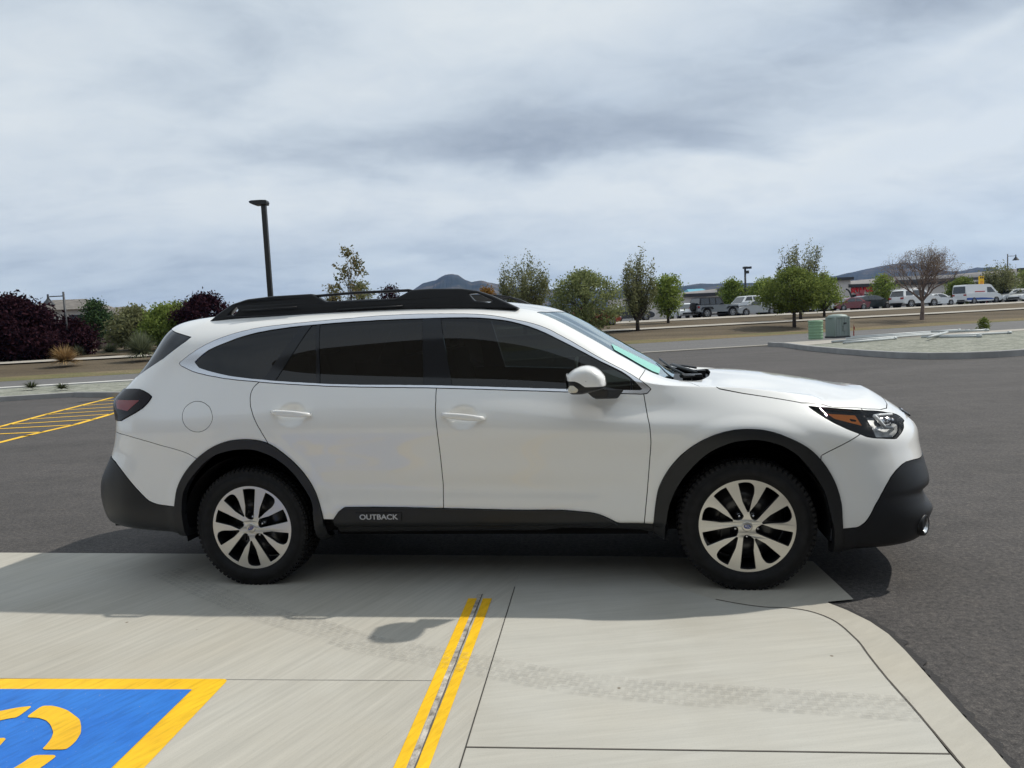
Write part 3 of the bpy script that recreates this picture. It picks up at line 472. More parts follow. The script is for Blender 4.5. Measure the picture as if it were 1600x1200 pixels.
 'door_front': [(1.149,1.186),(1.138,1.119),(1.138,1.095),(1.139,1.071),(1.141,1.048),(1.14,1.024),(1.142,1.001),(1.143,0.977),(1.145,0.953),(1.147,0.929),(1.149,0.904),(1.15,0.879),(1.151,0.854),(1.152,0.829),(1.152,0.803),(1.153,0.778),(1.153,0.752),(1.154,0.727),(1.154,0.701),(1.155,0.676),(1.154,0.65),(1.154,0.624),(1.154,0.599),(1.153,0.573),(1.152,0.547),(1.151,0.522),(1.151,0.496),(1.15,0.471),(1.149,0.446),(1.147,0.42),(1.144,0.394),(1.07,-0.3),(2.22,-0.3),(2.225,0.368),(2.228,0.393),(2.231,0.417),(2.234,0.441),(2.237,0.465),(2.24,0.489),(2.243,0.512),(2.246,0.536),(2.249,0.56),(2.251,0.584),(2.254,0.608),(2.256,0.631),(2.259,0.655),(2.261,0.679),(2.264,0.703),(2.266,0.727),(2.269,0.751),(2.271,0.776),(2.273,0.799),(2.273,0.823),(2.272,0.847),(2.271,0.87),(2.269,0.892),(2.265,0.913),(2.261,0.934),(2.258,0.956),(2.255,0.977),(2.252,1),(2.249,1.022),(2.246,1.045),(2.195,1.069)],
 'fuel': [(-0.155,1.003),(-0.155,0.992),(-0.156,0.981),(-0.16,0.971),(-0.166,0.961),(-0.173,0.951),(-0.181,0.943),(-0.191,0.936),(-0.201,0.93),(-0.213,0.925),(-0.225,0.921),(-0.237,0.919),(-0.25,0.919),(-0.263,0.92),(-0.275,0.922),(-0.286,0.926),(-0.297,0.931),(-0.307,0.938),(-0.317,0.946),(-0.326,0.954),(-0.333,0.964),(-0.34,0.974),(-0.345,0.984),(-0.349,0.995),(-0.352,1.006),(-0.353,1.017),(-0.354,1.028),(-0.352,1.038),(-0.35,1.048),(-0.345,1.056),(-0.336,1.065),(-0.329,1.072),(-0.317,1.078),(-0.309,1.082),(-0.296,1.086),(-0.283,1.088),(-0.27,1.088),(-0.257,1.087),(-0.244,1.085),(-0.233,1.081),(-0.218,1.076),(-0.208,1.069),(-0.195,1.062),(-0.184,1.054),(-0.177,1.044),(-0.17,1.034),(-0.164,1.024),(-0.16,1.013)],
 'fender': [(2.227,1.058),(2.227,1.125),(2.259,1.157),(2.45,1.35),(3.4,1.35),(5,1.35),(5,-0.3),(2.2,-0.3),(2.225,0.368),(2.269,0.773)],
 'bumper_front': [(3.101,0.715),(3.299,0.808),(3.36,0.86),(3.36,1.5),(5,1.5),(5,-0.3),(3.095,0.364)],
 'bumper_rear': [(-2,0.85),(-0.869,0.913),(-0.755,0.901),(-0.714,0.895),(-0.679,0.888),(-0.646,0.881),(-0.616,0.873),(-0.586,0.866),(-0.556,0.858),(-0.527,0.85),(-0.497,0.842),(-0.468,0.835),(-0.439,0.828),(-0.411,0.82),(-0.383,0.812),(-0.356,0.803),(-0.33,0.793),(-0.305,0.781),(-0.281,0.768),(-0.257,0.755),(-0.233,0.742),(-0.2,-0.3),(-2,-0.3)],
 'hood': [(2.458,1.085),(2.477,1.079),(2.492,1.079),(2.506,1.077),(2.525,1.068),(2.537,1.07),(2.559,1.063),(2.581,1.058),(2.604,1.052),(2.626,1.048),(2.649,1.044),(2.672,1.041),(2.695,1.038),(2.717,1.034),(2.74,1.031),(2.762,1.027),(2.785,1.023),(2.807,1.019),(2.83,1.015),(2.852,1.01),(2.875,1.006),(2.897,1.002),(2.919,0.997),(2.942,0.992),(2.964,0.987),(2.985,0.982),(3.007,0.975),(3.027,0.969),(3.049,0.963),(3.071,0.957),(3.092,0.953),(3.116,0.948),(3.139,0.944),(3.165,0.94),(3.191,0.936),(3.216,0.932),(3.241,0.929),(3.265,0.927),(3.29,0.923),(3.315,0.919),(3.341,0.915),(3.368,0.91),(3.394,0.905),(3.423,0.9),(3.45,0.895),(3.48,0.889),(3.511,0.883),(3.536,0.879),(3.615,0.877),(3.652,0.883),(3.535,0.93),(3.555,0.945),(3.562,1.5),(2.3,1.5)],
 'rear_dark': [(-0.679,1.522),(-0.392,1.457),(-0.422,1.431),(-0.567,1.338),(-0.781,1.234),(-1.05,1.2),(-2,1.2),(-2,1.53)],
 'mirror_pts': [(1.842,1.154),(2.053,1.093),(2.131,1.052)],
}
# ---------------------------------------------------------------- build the estate car
CX0, CY0, CPSI = -1.39, 5.06, 9.6
car = empty('estate_car', (CX0, CY0, 0), -R(CPSI), 'large white estate car with black roof rails and wheel arch trim in the foreground', 'car')
def lxyz(a, s, z): return (a, -s, z)
P, N, T, (SNV, SNU) = build_skin()
# soft flare round the arches, finger cups behind the door handles
side_w = np.clip((P[:, 1]-.6)/.15, 0, 1)
for k in ('arch_out_rear', 'arch_out_front'):
    d = np.maximum(sdf(P[:, [0, 2]], CUTS[k]), 0); t = np.clip(1-d/.075, 0, 1); w = t*t*(3-2*t)
    P = P+N*(w*side_w*.010)[:, None]
for (a, z) in ((.319, .998), (1.292, .957)):
    q = ((P[:, 0]-a)/.085)**2+((P[:, 2]-z)/.062)**2; w = np.clip(1-q, 0, 1)**1.1*side_w
    P = P-N*(w*.034)[:, None]
# pod shape in the front bumper corner: the lower part steps back under a ledge
q = np.exp(-((P[:, 1]-.60)/.13)**2)*(P[:, 0] > 3.3); zt_ = np.clip((.500-P[:, 2])/.022, 0, 1)*np.clip((P[:, 2]-.375)/.06, 0, 1)
P = P-N*(q*zt_*.030)[:, None]
P = P+N*(np.exp(-((P[:, 1]-.60)/.16)**2)*(P[:, 0] > 3.3)*((.016*np.clip((P[:, 2]-.49)/.02, 0, 1)*np.clip((.625-P[:, 2])/.09, 0, 1))-.016*np.clip((.37-P[:, 2])/.05, 0, 1)))[:, None]
q = np.exp(-((P[:, 1]-.20)/.30)**4)*(P[:, 0] > 3.5); zt_ = np.clip((.55-P[:, 2])/.03, 0, 1)*np.clip((P[:, 2]-.33)/.03, 0, 1)
P = P-N*(q*zt_*.05)[:, None]
# scallop low on the doors
g = np.clip((P[:, 0]-.35)/.25, 0, 1)*np.clip((2.35-P[:, 0])/.4, 0, 1); zc = .585-.02*(P[:, 0]-1)
P = P-N*((np.exp(-((P[:, 2]-zc)/.055)**2))*g*side_w*.008)[:, None]
# the sill tucks under below the cladding
g2 = np.clip((P[:, 0]-.42)/.06, 0, 1)*np.clip((2.34-P[:, 0])/.06, 0, 1)
P = P-N*(np.clip((.375-P[:, 2])/.02, 0, 1)*g2*side_w*.030)[:, None]
# recompute normals on the grid
Gd = P.reshape(SNV, SNU, 3); nn = np.cross(np.gradient(Gd, axis=1), np.gradient(Gd, axis=0)).reshape(-1, 3)
ln = np.linalg.norm(nn, axis=1, keepdims=True); nn = nn/np.maximum(ln, 1e-9); nn *= np.sign((nn*N).sum(1, keepdims=True)+1e-9)
N = np.where(ln > 1e-9, nn, N)
# on the centre line normals have no sideways part
cl = P[:, 1] < 1e-4; N[cl, 1] = 0; N = N/np.maximum(np.linalg.norm(N, axis=1, keepdims=True), 1e-9)
M = (P, N, T); PS, NS = P.copy(), N.copy()
side_only = lambda P: .45-P[:, 1]
outer_only = lambda P: .60-P[:, 1]
def take(M, key, gap=.0, where=None, proj='az', poly=None): return split(M, fld(M, key, proj, where, poly), gap)
# wheel openings
for k in ('arch_in_rear', 'arch_in_front'): _, M = take(M, k, 0, side_only)
under = M
for k in ('arch_out_rear', 'arch_out_front'):
    ring, M = take(M, k, .003, side_only)
    skin_part('wheel_arch_trim', offset(ring, .012), MT['plastic'], car, 'near', .05); skin_part('wheel_arch_trim', offset(ring, .012), MT['plastic'], car, 'far', .05)
clad_f, M = take(M, 'bumper_clad_front', .004)
clad_r, M = take(M, 'bumper_clad_rear', .004)
dclad, M = take(M, 'door_cladding', .003, side_only)
sillp, M = take(M, 'sill', .003)
skin_part('front_bumper_cladding', offset(clad_f, .004), MT['plastic'], car, 'both', .02)
skin_part('rear_bumper_cladding', offset(clad_r, .004), MT['plastic'], car, 'both', .02)
def largest(M):
    par = list(range(len(M[0])))
    def fd(i):
        while par[i] != i: par[i] = par[par[i]]; i = par[i]
        return i
    for a, b, c in M[2].tolist():
        ra = fd(a); par[fd(b)] = ra; par[fd(c)] = ra
    r = np.array([fd(i) for i in M[2][:, 0].tolist()]); u, n_ = np.unique(r, return_counts=True); return M[0], M[1], M[2][r == u[np.argmax(n_)]]
sillp = largest(sillp)
for sd_ in ('near', 'far'): skin_part('sill', sillp, MT['plastic'], car, sd_, 0)
for sd_ in ('near', 'far'): skin_part('door_cladding', offset(dclad, .014), MT['plastic'], car, sd_, .03)
# lamps
hl, M = take(M, 'headlight', .004, lambda P: .36-P[:, 1])
tl, M = take(M, 'taillight', .004, lambda P: .44-P[:, 1])
# glass house
dlo, M = take(M, 'dlo', .004, outer_only)
inner, trim = take(dlo, 'dlo_in', .0, outer_only)
pieces = {}
rest = inner
for k in ('glass_quarter', 'glass_fixed', 'glass_rear', 'glass_front', 'glass_sail'):
    pieces[k], rest = take(rest, k, .002)
def cx_(L): return L
WS = [(1.671, .586), (1.83, .612), (1.994, .636), (2.121, .660), (2.256, .655), (2.335, .622), (2.372, .585), (2.40, .50), (2.425, .38), (2.44, .2), (2.445, -.2), (1.785, -.2), (1.775, .12), (1.745, .30), (1.71, .45)]
COWL = [(2.20, .3), (2.34, .618), (2.375, .632), (2.44, .605), (2.517, .53), (2.58, .42), (2.63, .29), (2.652, .14), (2.655, -.3), (2.2, -.3)]
ws, M = take(M, None, .003, lambda P: .9-P[:, 2], 'as', WS)
cowl, M = take(M, None, .003, lambda P: .9-P[:, 2], 'as', COWL)
rdark, M = take(M, 'rear_dark', .003)
HOODP = [(2.30, -.2), (2.40, .40), (2.45, .59), (2.50, .665), (2.54, .735), (2.58, .79), (2.63, .813), (2.75, .812), (2.90, .806), (3.04, .800), (3.13, .775), (3.22, .741), (3.31, .70), (3.40, .651), (3.48, .590), (3.53, .52), (3.57, .40), (3.595, .25), (3.605, .10), (3.605, -.2)]
hood, M = take(M, None, .0045, lambda P: .75-P[:, 2], 'as', HOODP)
GR = [(-.2, .625), (.30, .625), (.40, .68), (.43, .76), (.40, .835), (.32, .86), (-.2, .86)]
grille, M = take(M, None, .003, lambda P: 3.2-P[:, 0], 'sz', GR)
bumf, M = take(M, 'bumper_front', .0045)
bumr, M = take(M, 'bumper_rear', .0035)
dr, M = take(M, 'door_rear', .0045, side_only)
df, M = take(M, 'door_front', .0045, side_only)
fuel, M = take(M, 'fuel', .003, side_only)
fend, M = take(M, 'fender', .0035)
MT['seam'] = MT['void']
skin_part('body', M, MT['paint'], car, 'both', .014, rim_mat=MT['seam'])
skin_part('hood', hood, MT['paint'], car, 'both', .014, rim_mat=MT['seam'])
skin_part('front_bumper', bumf, MT['paint'], car, 'both', .014, rim_mat=MT['seam'])
skin_part('rear_bumper', bumr, MT['paint'], car, 'both', .012, rim_mat=MT['seam'])
DOORS = {}
for nm, mm in (('fender', fend), ('rear_door', dr), ('front_door', df), ('fuel_door', fuel)):
    for sd_ in (('near',) if nm == 'fuel_door' else ('near', 'far')):
        DOORS[nm, sd_] = skin_part(nm, mm, MT['paint'], car, sd_, .014, rim_mat=MT['seam'])
if True:
    P_, N_2, T_ = fuel; skin_part('quarter_patch', fuel, MT['paint'], DOORS['fuel_door', 'near'], 'far', .0)
for sd_ in ('near', 'far'):
    skin_part('window_trim', offset(trim, .002), MT['chrome'], car, sd_, .012)
    for lo_, hi_ in ((-9, .75), (.75, 1.7), (1.7, 9)):
        pc = clip(rest, np.maximum(lo_-rest[0][:, 0], rest[0][:, 0]-hi_)); skin_part('window_pillar', pc, MT['gloss_black'], car, sd_, .02)
    for k in ('glass_quarter', 'glass_fixed', 'glass_rear'): skin_part('side_window', offset(pieces[k], -.004), MT['glass_dark'], car, sd_, 0)
    for k in ('glass_front', 'glass_sail'): skin_part('side_window', offset(pieces[k], -.004), MT['glass_front'], car, sd_, 0)
skin_part('windshield', offset(ws, -.002), MT['windshield'], car, 'both', 0)
skin_part('cowl', offset(cowl, -.03), MT['plastic'], car, 'both', 0)
skin_part('rear_window', offset(rdark, -.002), MT['gloss_black'], car, 'both', .01)
# dark inner shell that closes the shut lines
U = under
for key, wh in (('dlo_in', outer_only),): _, U = take(U, key, .0, wh)
_, U = take(U, None, 0, lambda P: .9-P[:, 2], 'as', WS)
_, U = take(U, None, 0, lambda P: .9-P[:, 2], 'as', COWL)
_, U = take(U, 'headlight', -.004, lambda P: .36-P[:, 1])
skin_part('inner_shell', offset(U, -.0155), MT['void'], car, 'both', 0)
# grille: backing, horizontal bars, bright wing
gp = skin_part('grille', offset(grille, -.035), MT['gloss_black'], car, 'both', 0)
gb = MB()
for i in range(7):
    z = .655+i*.03
    pts = []
    for s in np.linspace(-.38, .38, 17):
        lim = .40 if z > .68 else .33
        pts.append((3.785-.28*s*s-(z-.62)*.22-.012, s*lim/.38, z))
    gb.tube(pts, .006, 6)
gb.build('grille_bar', MT['satin_black'], gp)
w_ = MB(); w_.tube([(3.785-.28*s*s-.030, s, .79-.012*abs(s)*2) for s in np.linspace(-.33, .33, 15)], [.008]*15, 6); w_.build('grille_wing', MT['chrome'], gp)
em = MB(); V = [(3.775, .055*math.cos(t), .79+.034*math.sin(t)) for t in np.linspace(0, 2*math.pi, 24, endpoint=False)]
em.add(V+[(3.765, v[1]*1.15, .79+(v[2]-.79)*1.15) for v in V], [tuple(range(24))]+[(i, (i+1) % 24, 24+(i+1) % 24, 24+i) for i in range(24)]); em.build('emblem', MT['chrome'], gp)
# headlights
for sd_, sg in (('near', -1), ('far', 1)):
    base = offset(hl, -.022)
    amb, rr_ = take(base, 'amber'); slot, amb = take(amb, 'amber_slot'); clr, rr_ = take(rr_, 'lamp_clear', .0)
    h0 = skin_part('headlight', offset(hl, .0), MT['lens'], car, sd_, .03, rim_mat=MT['gloss_black'])
    skin_part('housing', rr_, MT['satin_black'], h0, sd_, 0)
    skin_part('side_marker', amb, MT['amber'], h0, sd_, 0); skin_part('marker_slot', offset(slot, -.004), MT['gloss_black'], h0, sd_, 0)
    skin_part('reflector', offset(clr, -.02), MT['lamp_chrome'], h0, sd_, 0)
    pj = MB()
    for (a, s, z, r) in ((3.475, .655, .835, .026), (3.52, .60, .835, .020)):
        for k in range(1): pj.lathe([(0, .028), (r*.5, .024), (r*.87, .012), (r, 0), (r*1.25, -.002), (r*1.25, -.03)], 'x', 20, (a, sg*s, z))
    pj.build('projector', MT['chrome'], h0)
    led = MB(); S1 = lambda a, s, z: (a, sg*s, z)
    led.tube([S1(3.395, .765, .888), S1(3.425, .75, .858), S1(3.455, .735, .822), S1(3.50, .69, .812), S1(3.54, .62, .812)], .009, 6)
    led.tube([S1(3.395, .765, .888), S1(3.45, .715, .885), S1(3.52, .63, .875)], .007, 6)
    led.build('light_guide', shader('light_guide', (.8, .82, .83), .2), h0)
    t0 = skin_part('taillight', offset(tl, .006), MT['tail_smoke'], car, sd_, .03)
    rd, _ = take(offset(tl, .0075), 'tail_red'); skin_part('red_lamp', rd, MT['red_lens'], t0, sd_, .002)
# fog lamps in the bumper corners
for sg in (-1, 1):
    f = MB(); k_ = np.argmin((PS[:, 1]-.745)**2+(PS[:, 2]-.315)**2+(PS[:, 0] < 3.3)); ax = Vector((NS[k_, 0]+.10, sg*NS[k_, 1], .0)).normalized(); c = Vector((PS[k_, 0], sg*PS[k_, 1], PS[k_, 2]))+ax*.004
    b_ = ax.cross(Vector((0, 0, 1))).normalized(); u_ = b_.cross(ax)
    prof = [(.012, -.014), (.026, -.012), (.034, -.004), (.040, .010), (.047, .013), (.055, .008), (.060, -.01), (.062, -.05)]
    V = []; n = 28
    for r, h in prof:
        for k in range(n): t = 2*math.pi*k/n; V.append(c+ax*h+(b_*math.cos(t)*r+u_*math.sin(t)*r*1.0))
    F = [(i*n+k, i*n+(k+1) % n, (i+1)*n+(k+1) % n, (i+1)*n+k) for i in range(len(prof)-1) for k in range(n)]
    f.add(V, F, 0, True); f.m = [1 if i < 3*n else 0 for i in range(len(f.f))]
    f.add([c+ax*-.014+(b_*math.cos(2*math.pi*k/n)*.0125+u_*math.sin(2*math.pi*k/n)*.0125) for k in range(n)], [tuple(range(n))], 1)
    f.build('fog_lamp', [MT['plastic'], MT['lamp_chrome']], car)
# wheel liners, floor, axles
fl = MB(); fl.box((1.37, 0, .30), (4.3, 1.15, .10)); fl.box((1.37, 0, .34), (1.75, 1.62, .10)); fl.box((3.2, 0, .30), (.85, 1.0, .12)); fl.box((-.75, 0, .36), (.6, 1.3, .12))
fl.tube([(-1.0, .45, .27), (-.2, .45, .25), (.6, .3, .23), (2.2, .1, .23)], .035, 8)
fl.box((3.30, -.62, .215), (.10, .16, .05)); fl.box((3.30, .62, .215), (.10, .16, .05))
fl.build('underbody', MT['void'], car)
for ax_ in (0, 2.745):
    for sg in (-1, 1):
        l = MB(); V = []; n = 24; F = []
        for k in range(n+1):
            t = math.pi*(k/n)*1.14-math.pi*.07
            for s in (.50, .895): V.append((ax_+.405*math.cos(t), sg*s, .36+.405*math.sin(t)*1.0))
        for k in range(n): F.append((2*k, 2*k+1, 2*k+3, 2*k+2))
        l.add(V, F, 0, True); l.add([V[2*k] for k in range(n+1)], [tuple(range(n+1))]); l.build('wheel_liner', MT['void'], car)
# roof rails
RTOP = [(-.327,1.547),(-.270,1.590),(-.182,1.642),(-.080,1.667),(.090,1.677),(.333,1.677),(.352,1.668),(.421,1.627),(.538,1.625),(.853,1.622),(.948,1.666),(1.055,1.667),(1.239,1.658),(1.335,1.640),(1.424,1.606),(1.494,1.570),(1.573,1.530)]
RBASE = [(1.573,1.524),(1.2,1.546),(.934,1.556),(.544,1.556),(.039,1.547),(-.325,1.538)]
for sg in (-1, 1):
    def pl(x, y, h, sg=sg):
        lean = (y-1.54)*.25
        return (x, sg*(.595-lean+h-.06*max(0, (-.05-x))), y)
    rail = flat_shape('roof_rail', round_poly(RTOP+RBASE, .012, 3), [round_poly([(-.205,1.575),(-.16,1.578),(-.135,1.606),(-.15,1.625)], .006, 2), round_poly([(1.285,1.622),(1.318,1.584),(1.41,1.568),(1.425,1.578),(1.335,1.625)], .008, 3)], .055, .008, pl, MT['satin_black'], car)
    xb = MB(); xb.tube([(.30, sg*.585, 1.655), (.345, sg*.58, 1.662), (.6, sg*.58, 1.668), (.93, sg*.58, 1.664), (.99, sg*.585, 1.65)], [.006, .0085, .0085, .0085, .006], 8); xb.build('stowed_crossbar', MT['satin_black'], rail)
    for rp_ in ([(-.1, sg*.622, 1.600), (.25, sg*.622, 1.603)], [(.5, sg*.624, 1.575), (.9, sg*.624, 1.575)]): ri = MB(); ri.tube(rp_, .004, 6); ri.build('rail_rib', MT['satin_black'], rail)
# shark fin aerial
sf = MB(); sf.add([(-.05, -.03, 1.60), (-.05, .03, 1.60), (.14, 0, 1.60), (-.06, 0, 1.655), (-.03, 0, 1.66)], [(0, 1, 3), (0, 3, 4), (0, 4, 2), (1, 2, 4), (1, 4, 3), (0, 2, 1)]); sf.build('aerial', MT['paint'], car, .004)
# door handles
for nm, (a0, z0, a1, z1) in (('rear_door', (.200, 1.020, .438, .997)), ('front_door', (1.178, .977, 1.414, .950))):
    for sd_, sg in (('near', -1), ('far', 1)):
        h = MB(); n = 14; V = []; F = []; K = 18
        for i in range(n):
            t = i/(n-1); a = a0+(a1-a0)*t; z = z0+(z1-z0)*t
            w = .0175*(math.sin(math.pi*min(1, max(.0, t*.94+.03)))**.35); out = .012+.024*min(1, math.sin(math.pi*t)*2.2)
            for k in range(K):
                ph = 2*math.pi*k/K; c, s = math.cos(ph), math.sin(ph)
                V.append((a, sg*(.918+out+.009*np.sign(c)*abs(c)**.7), z+w*np.sign(s)*abs(s)**.8))
        for i in range(n-1):
            for k in range(K): F.append((i*K+k, i*K+(k+1) % K, (i+1)*K+(k+1) % K, (i+1)*K+k))
        F.append(tuple(range(K))); F.append(tuple((n-1)*K+k for k in range(K)))
        h.add(V, F, 0, True)
        h.box((a0+.012, sg*.922, z0-.001), (.03, .03, .022)); h.box((a1-.012, sg*.922, z1+.001), (.03, .03, .020))
        h.build('door_handle', MT['paint'], DOORS[nm, sd_])
# mirrors
MO = [(1.866,1.171),(1.900,1.199),(1.935,1.213),(1.971,1.217),(2.005,1.207),(2.035,1.186),(2.058,1.156),(2.062,1.113),(2.050,1.094),(2.0,1.084),(1.94,1.072),(1.885,1.073),(1.869,1.091)]
for sd_, sg in (('near', -1), ('far', 1)):
    O = np.array(round_poly(MO, .012, 3)); c = O.mean(0); n = len(O)
    rings = [(.915, .55), (.93, .80), (.96, .95), (1.0, 1.0), (1.05, 1.0), (1.085, .95), (1.108, .85), (1.122, .68), (1.128, .40), (1.129, 0.02)]
    fs = np.linspace(0, len(rings)-1, 40); S_ = herm(range(len(rings)), [r[0] for r in rings], fs); K_ = herm(range(len(rings)), [r[1] for r in rings], fs)
    V = np.zeros((40, n, 3))
    for i in range(40):
        q = c+(O-c)*K_[i]; V[i, :, 0] = q[:, 0]-.25*(S_[i]-1.05)*0; V[i, :, 1] = S_[i]; V[i, :, 2] = q[:, 1]
    nn = np.cross(np.gradient(V, axis=0), (np.roll(V, -1, 1)-np.roll(V, 1, 1))).reshape(-1, 3)
    V = V.reshape(-1, 3); cc = np.array([c[0], 1.0, c[1]]); nn = nn/np.maximum(np.linalg.norm(nn, axis=1, keepdims=True), 1e-9)
    if ((V-cc)*nn).sum() < 0: nn = -nn
    idx = np.arange(40*n).reshape(40, n); a_, b_ = idx[:-1], idx[1:]; a2, b2 = np.roll(a_, -1, 1), np.roll(b_, -1, 1)
    TT = np.concatenate([np.stack([a_, a2, b2], -1).reshape(-1, 3), np.stack([a_, b2, b_], -1).reshape(-1, 3)])
    mm = (V, nn, TT)
    BL = [(1.80, 1.146), (1.912, 1.144), (1.932, 1.136), (1.962, 1.114), (2.2, 1.112), (2.2, .9), (1.8, .9)]
    low, upm = split(mm, sdf(mm[0][:, [0, 2]], BL), .002)
    mo = skin_part('mirror', upm, MT['paint'], car, sd_, .006)
    ml = skin_part('mirror_base', offset(low, -.001), MT['plastic'], mo, sd_, 0)
    lowf = clip(low, 1.0-low[0][:, 1]); ln_, _ = split(offset(lowf, .002), sdf(offset(lowf, .002)[0][:, [0, 2]], [(1.872, 1.124), (1.905, 1.124), (1.928, 1.104), (1.922, 1.088), (1.876, 1.086)]), 0)
    skin_part('turn_signal', ln_, shader('signal_lens', (.62, .60, .52), .12, coat=1), mo, sd_, .004)
    ft = MB(); ft.add([lxyz(a, -sg*s, z) for a, s, z in ((1.95,.99,1.085),(2.07,.99,1.09),(2.15,.885,1.075),(1.96,.885,1.075),(1.99,.97,1.045),(2.06,.97,1.040),(2.115,.90,1.030),(2.0,.905,1.030))],
                      [(0, 1, 2, 3), (4, 5, 1, 0), (5, 6, 2, 1), (6, 7, 3, 2), (7, 4, 0, 3), (7, 6, 5, 4)]); ft.build('mirror_foot', MT['plastic'], mo, .008)
    gl = MB(); gl.add([(1.866, sg*.95, 1.10), (1.866, sg*1.09, 1.10), (1.868, sg*1.09, 1.18), (1.868, sg*.95, 1.18)], [(0, 1, 2, 3)]); gl.build('mirror_glass', MT['chrome'], mo)
# badge on the lower door cladding
for sg in (-1, 1):
    bd = MB(); bd.box((.782, sg*.9125, .4155), (.262, .006, .050), rot=Matrix.Rotation(0, 3, 'X')); b0 = bd.build('badge_plate', MT['plastic'], car, .002)
    text_mesh('badge', 'OUTBACK', .040, .0012, lambda x, y, z, sg=sg: (.782-sg*-1*0+(x if sg < 0 else -x), sg*(.9165+z), .4155+y-.06*0*x), shader('silver_letter', (.50, .51, .52), .35, metal=.3), b0, .0006, 1.17)
# wipers and cowl clutter
wp = MB()
wp.tube([(2.50, -.42, 1.095), (2.43, -.2, 1.125), (2.36, .05, 1.175)], .008, 6); wp.tube([(2.60, .25, 1.095), (2.53, .45, 1.10), (2.45, .6, 1.10)], .008, 6)
wp.tube([(2.58, -.25, 1.075), (2.50, -.42, 1.098), (2.46, -.50, 1.105)], .014, 6); wp.tube([(2.58, -.12, 1.09), (2.52, .05, 1.105), (2.45, .3, 1.12)], .011, 6)
wp.box((2.56, -.30, 1.072), (.06, .08, .05)); wp.box((2.60, -.12, 1.082), (.05, .06, .05)); wp.box((2.50, -.36, 1.085), (.05, .03, .04)); wp.build('wiper', MT['satin_black'], car, .004)
# paper strip behind the windshield
sticker_m = bpy.data.materials.new('mint_strip'); sticker_m.use_nodes = True; t = sticker_m.node_tree; b = t.nodes['Principled BSDF']
tcn = t.nodes.new('ShaderNodeTexCoord'); mp = t.nodes.new('ShaderNodeMapping'); mp.inputs['Scale'].default_value = (38, 38, 38); vn = t.nodes.new('ShaderNodeTexVoronoi'); rp = t.nodes.new('ShaderNodeValToRGB')
t.links.new(tcn.outputs['Object'], mp.inputs[0]); t.links.new(mp.outputs[0], vn.inputs['Vector']); t.links.new(vn.outputs['Distance'], rp.inputs[0]); t.links.new(rp.outputs[0], b.inputs['Base Color'])
rp.color_ramp.elements[0].position = .25; rp.color_ramp.elements[0].color = (.17, .47, .40, 1); rp.color_ramp.elements[1].position = .34; rp.color_ramp.elements[1].color = (.24, .56, .49, 1)
# lies just outside the glass surface
SP = [(2.075, .52), (2.335, .40), (2.335, .58), (2.075, .60)]
st, _ = take(ws, None, 0, None, 'as', [(2.075, .47), (2.35, .33), (2.335, .57), (2.30, .60), (2.21, .62), (2.095, .618)])
skin_part('paper_strip', offset(st, .003), sticker_m, car, 'near', .001)
# cabin
cb = MB()
for sg in (-1, 1):
    for a in (1.25, .35):
        cb.box((a, sg*.38, .72), (.50, .50, .16), 0); cb.box((a-.27, sg*.38, 1.02), (.14, .48, .55), 0, Matrix.Rotation(-.25, 3, 'Y')); cb.box((a-.36, sg*.38, 1.38), (.10, .26, .17), 0, Matrix.Rotation(-.2, 3, 'Y'))
cb.build('seat', MT['seat'], car, .03)
ds = MB(); ds.box((2.12, 0, .98), (.45, 1.40, .20)); ds.lathe([(.17, 0), (.185, .012), (.17, .024)], 'x', 24, (1.80, .38, 1.02)); ds.build('dashboard', shader('dash_grey', (.13, .135, .135), .7), car, .03)
bl = MB(); bl.tube([(1.02, -.66, 1.42), (1.10, -.60, 1.1), (1.14, -.55, .95)], .018, 4)
bl.build('seat_belt', MT['belt'], car)
fl2 = MB(); fl2.box((.9, 0, .5), (3.2, 1.5, .04)); fl2.box((-.45, 0, .95), (.9, 1.2, .05)); fl2.box((.55, 0, 1.49), (1.9, 1.05, .02)); fl2.build('cabin_lining', MT['void'], car)
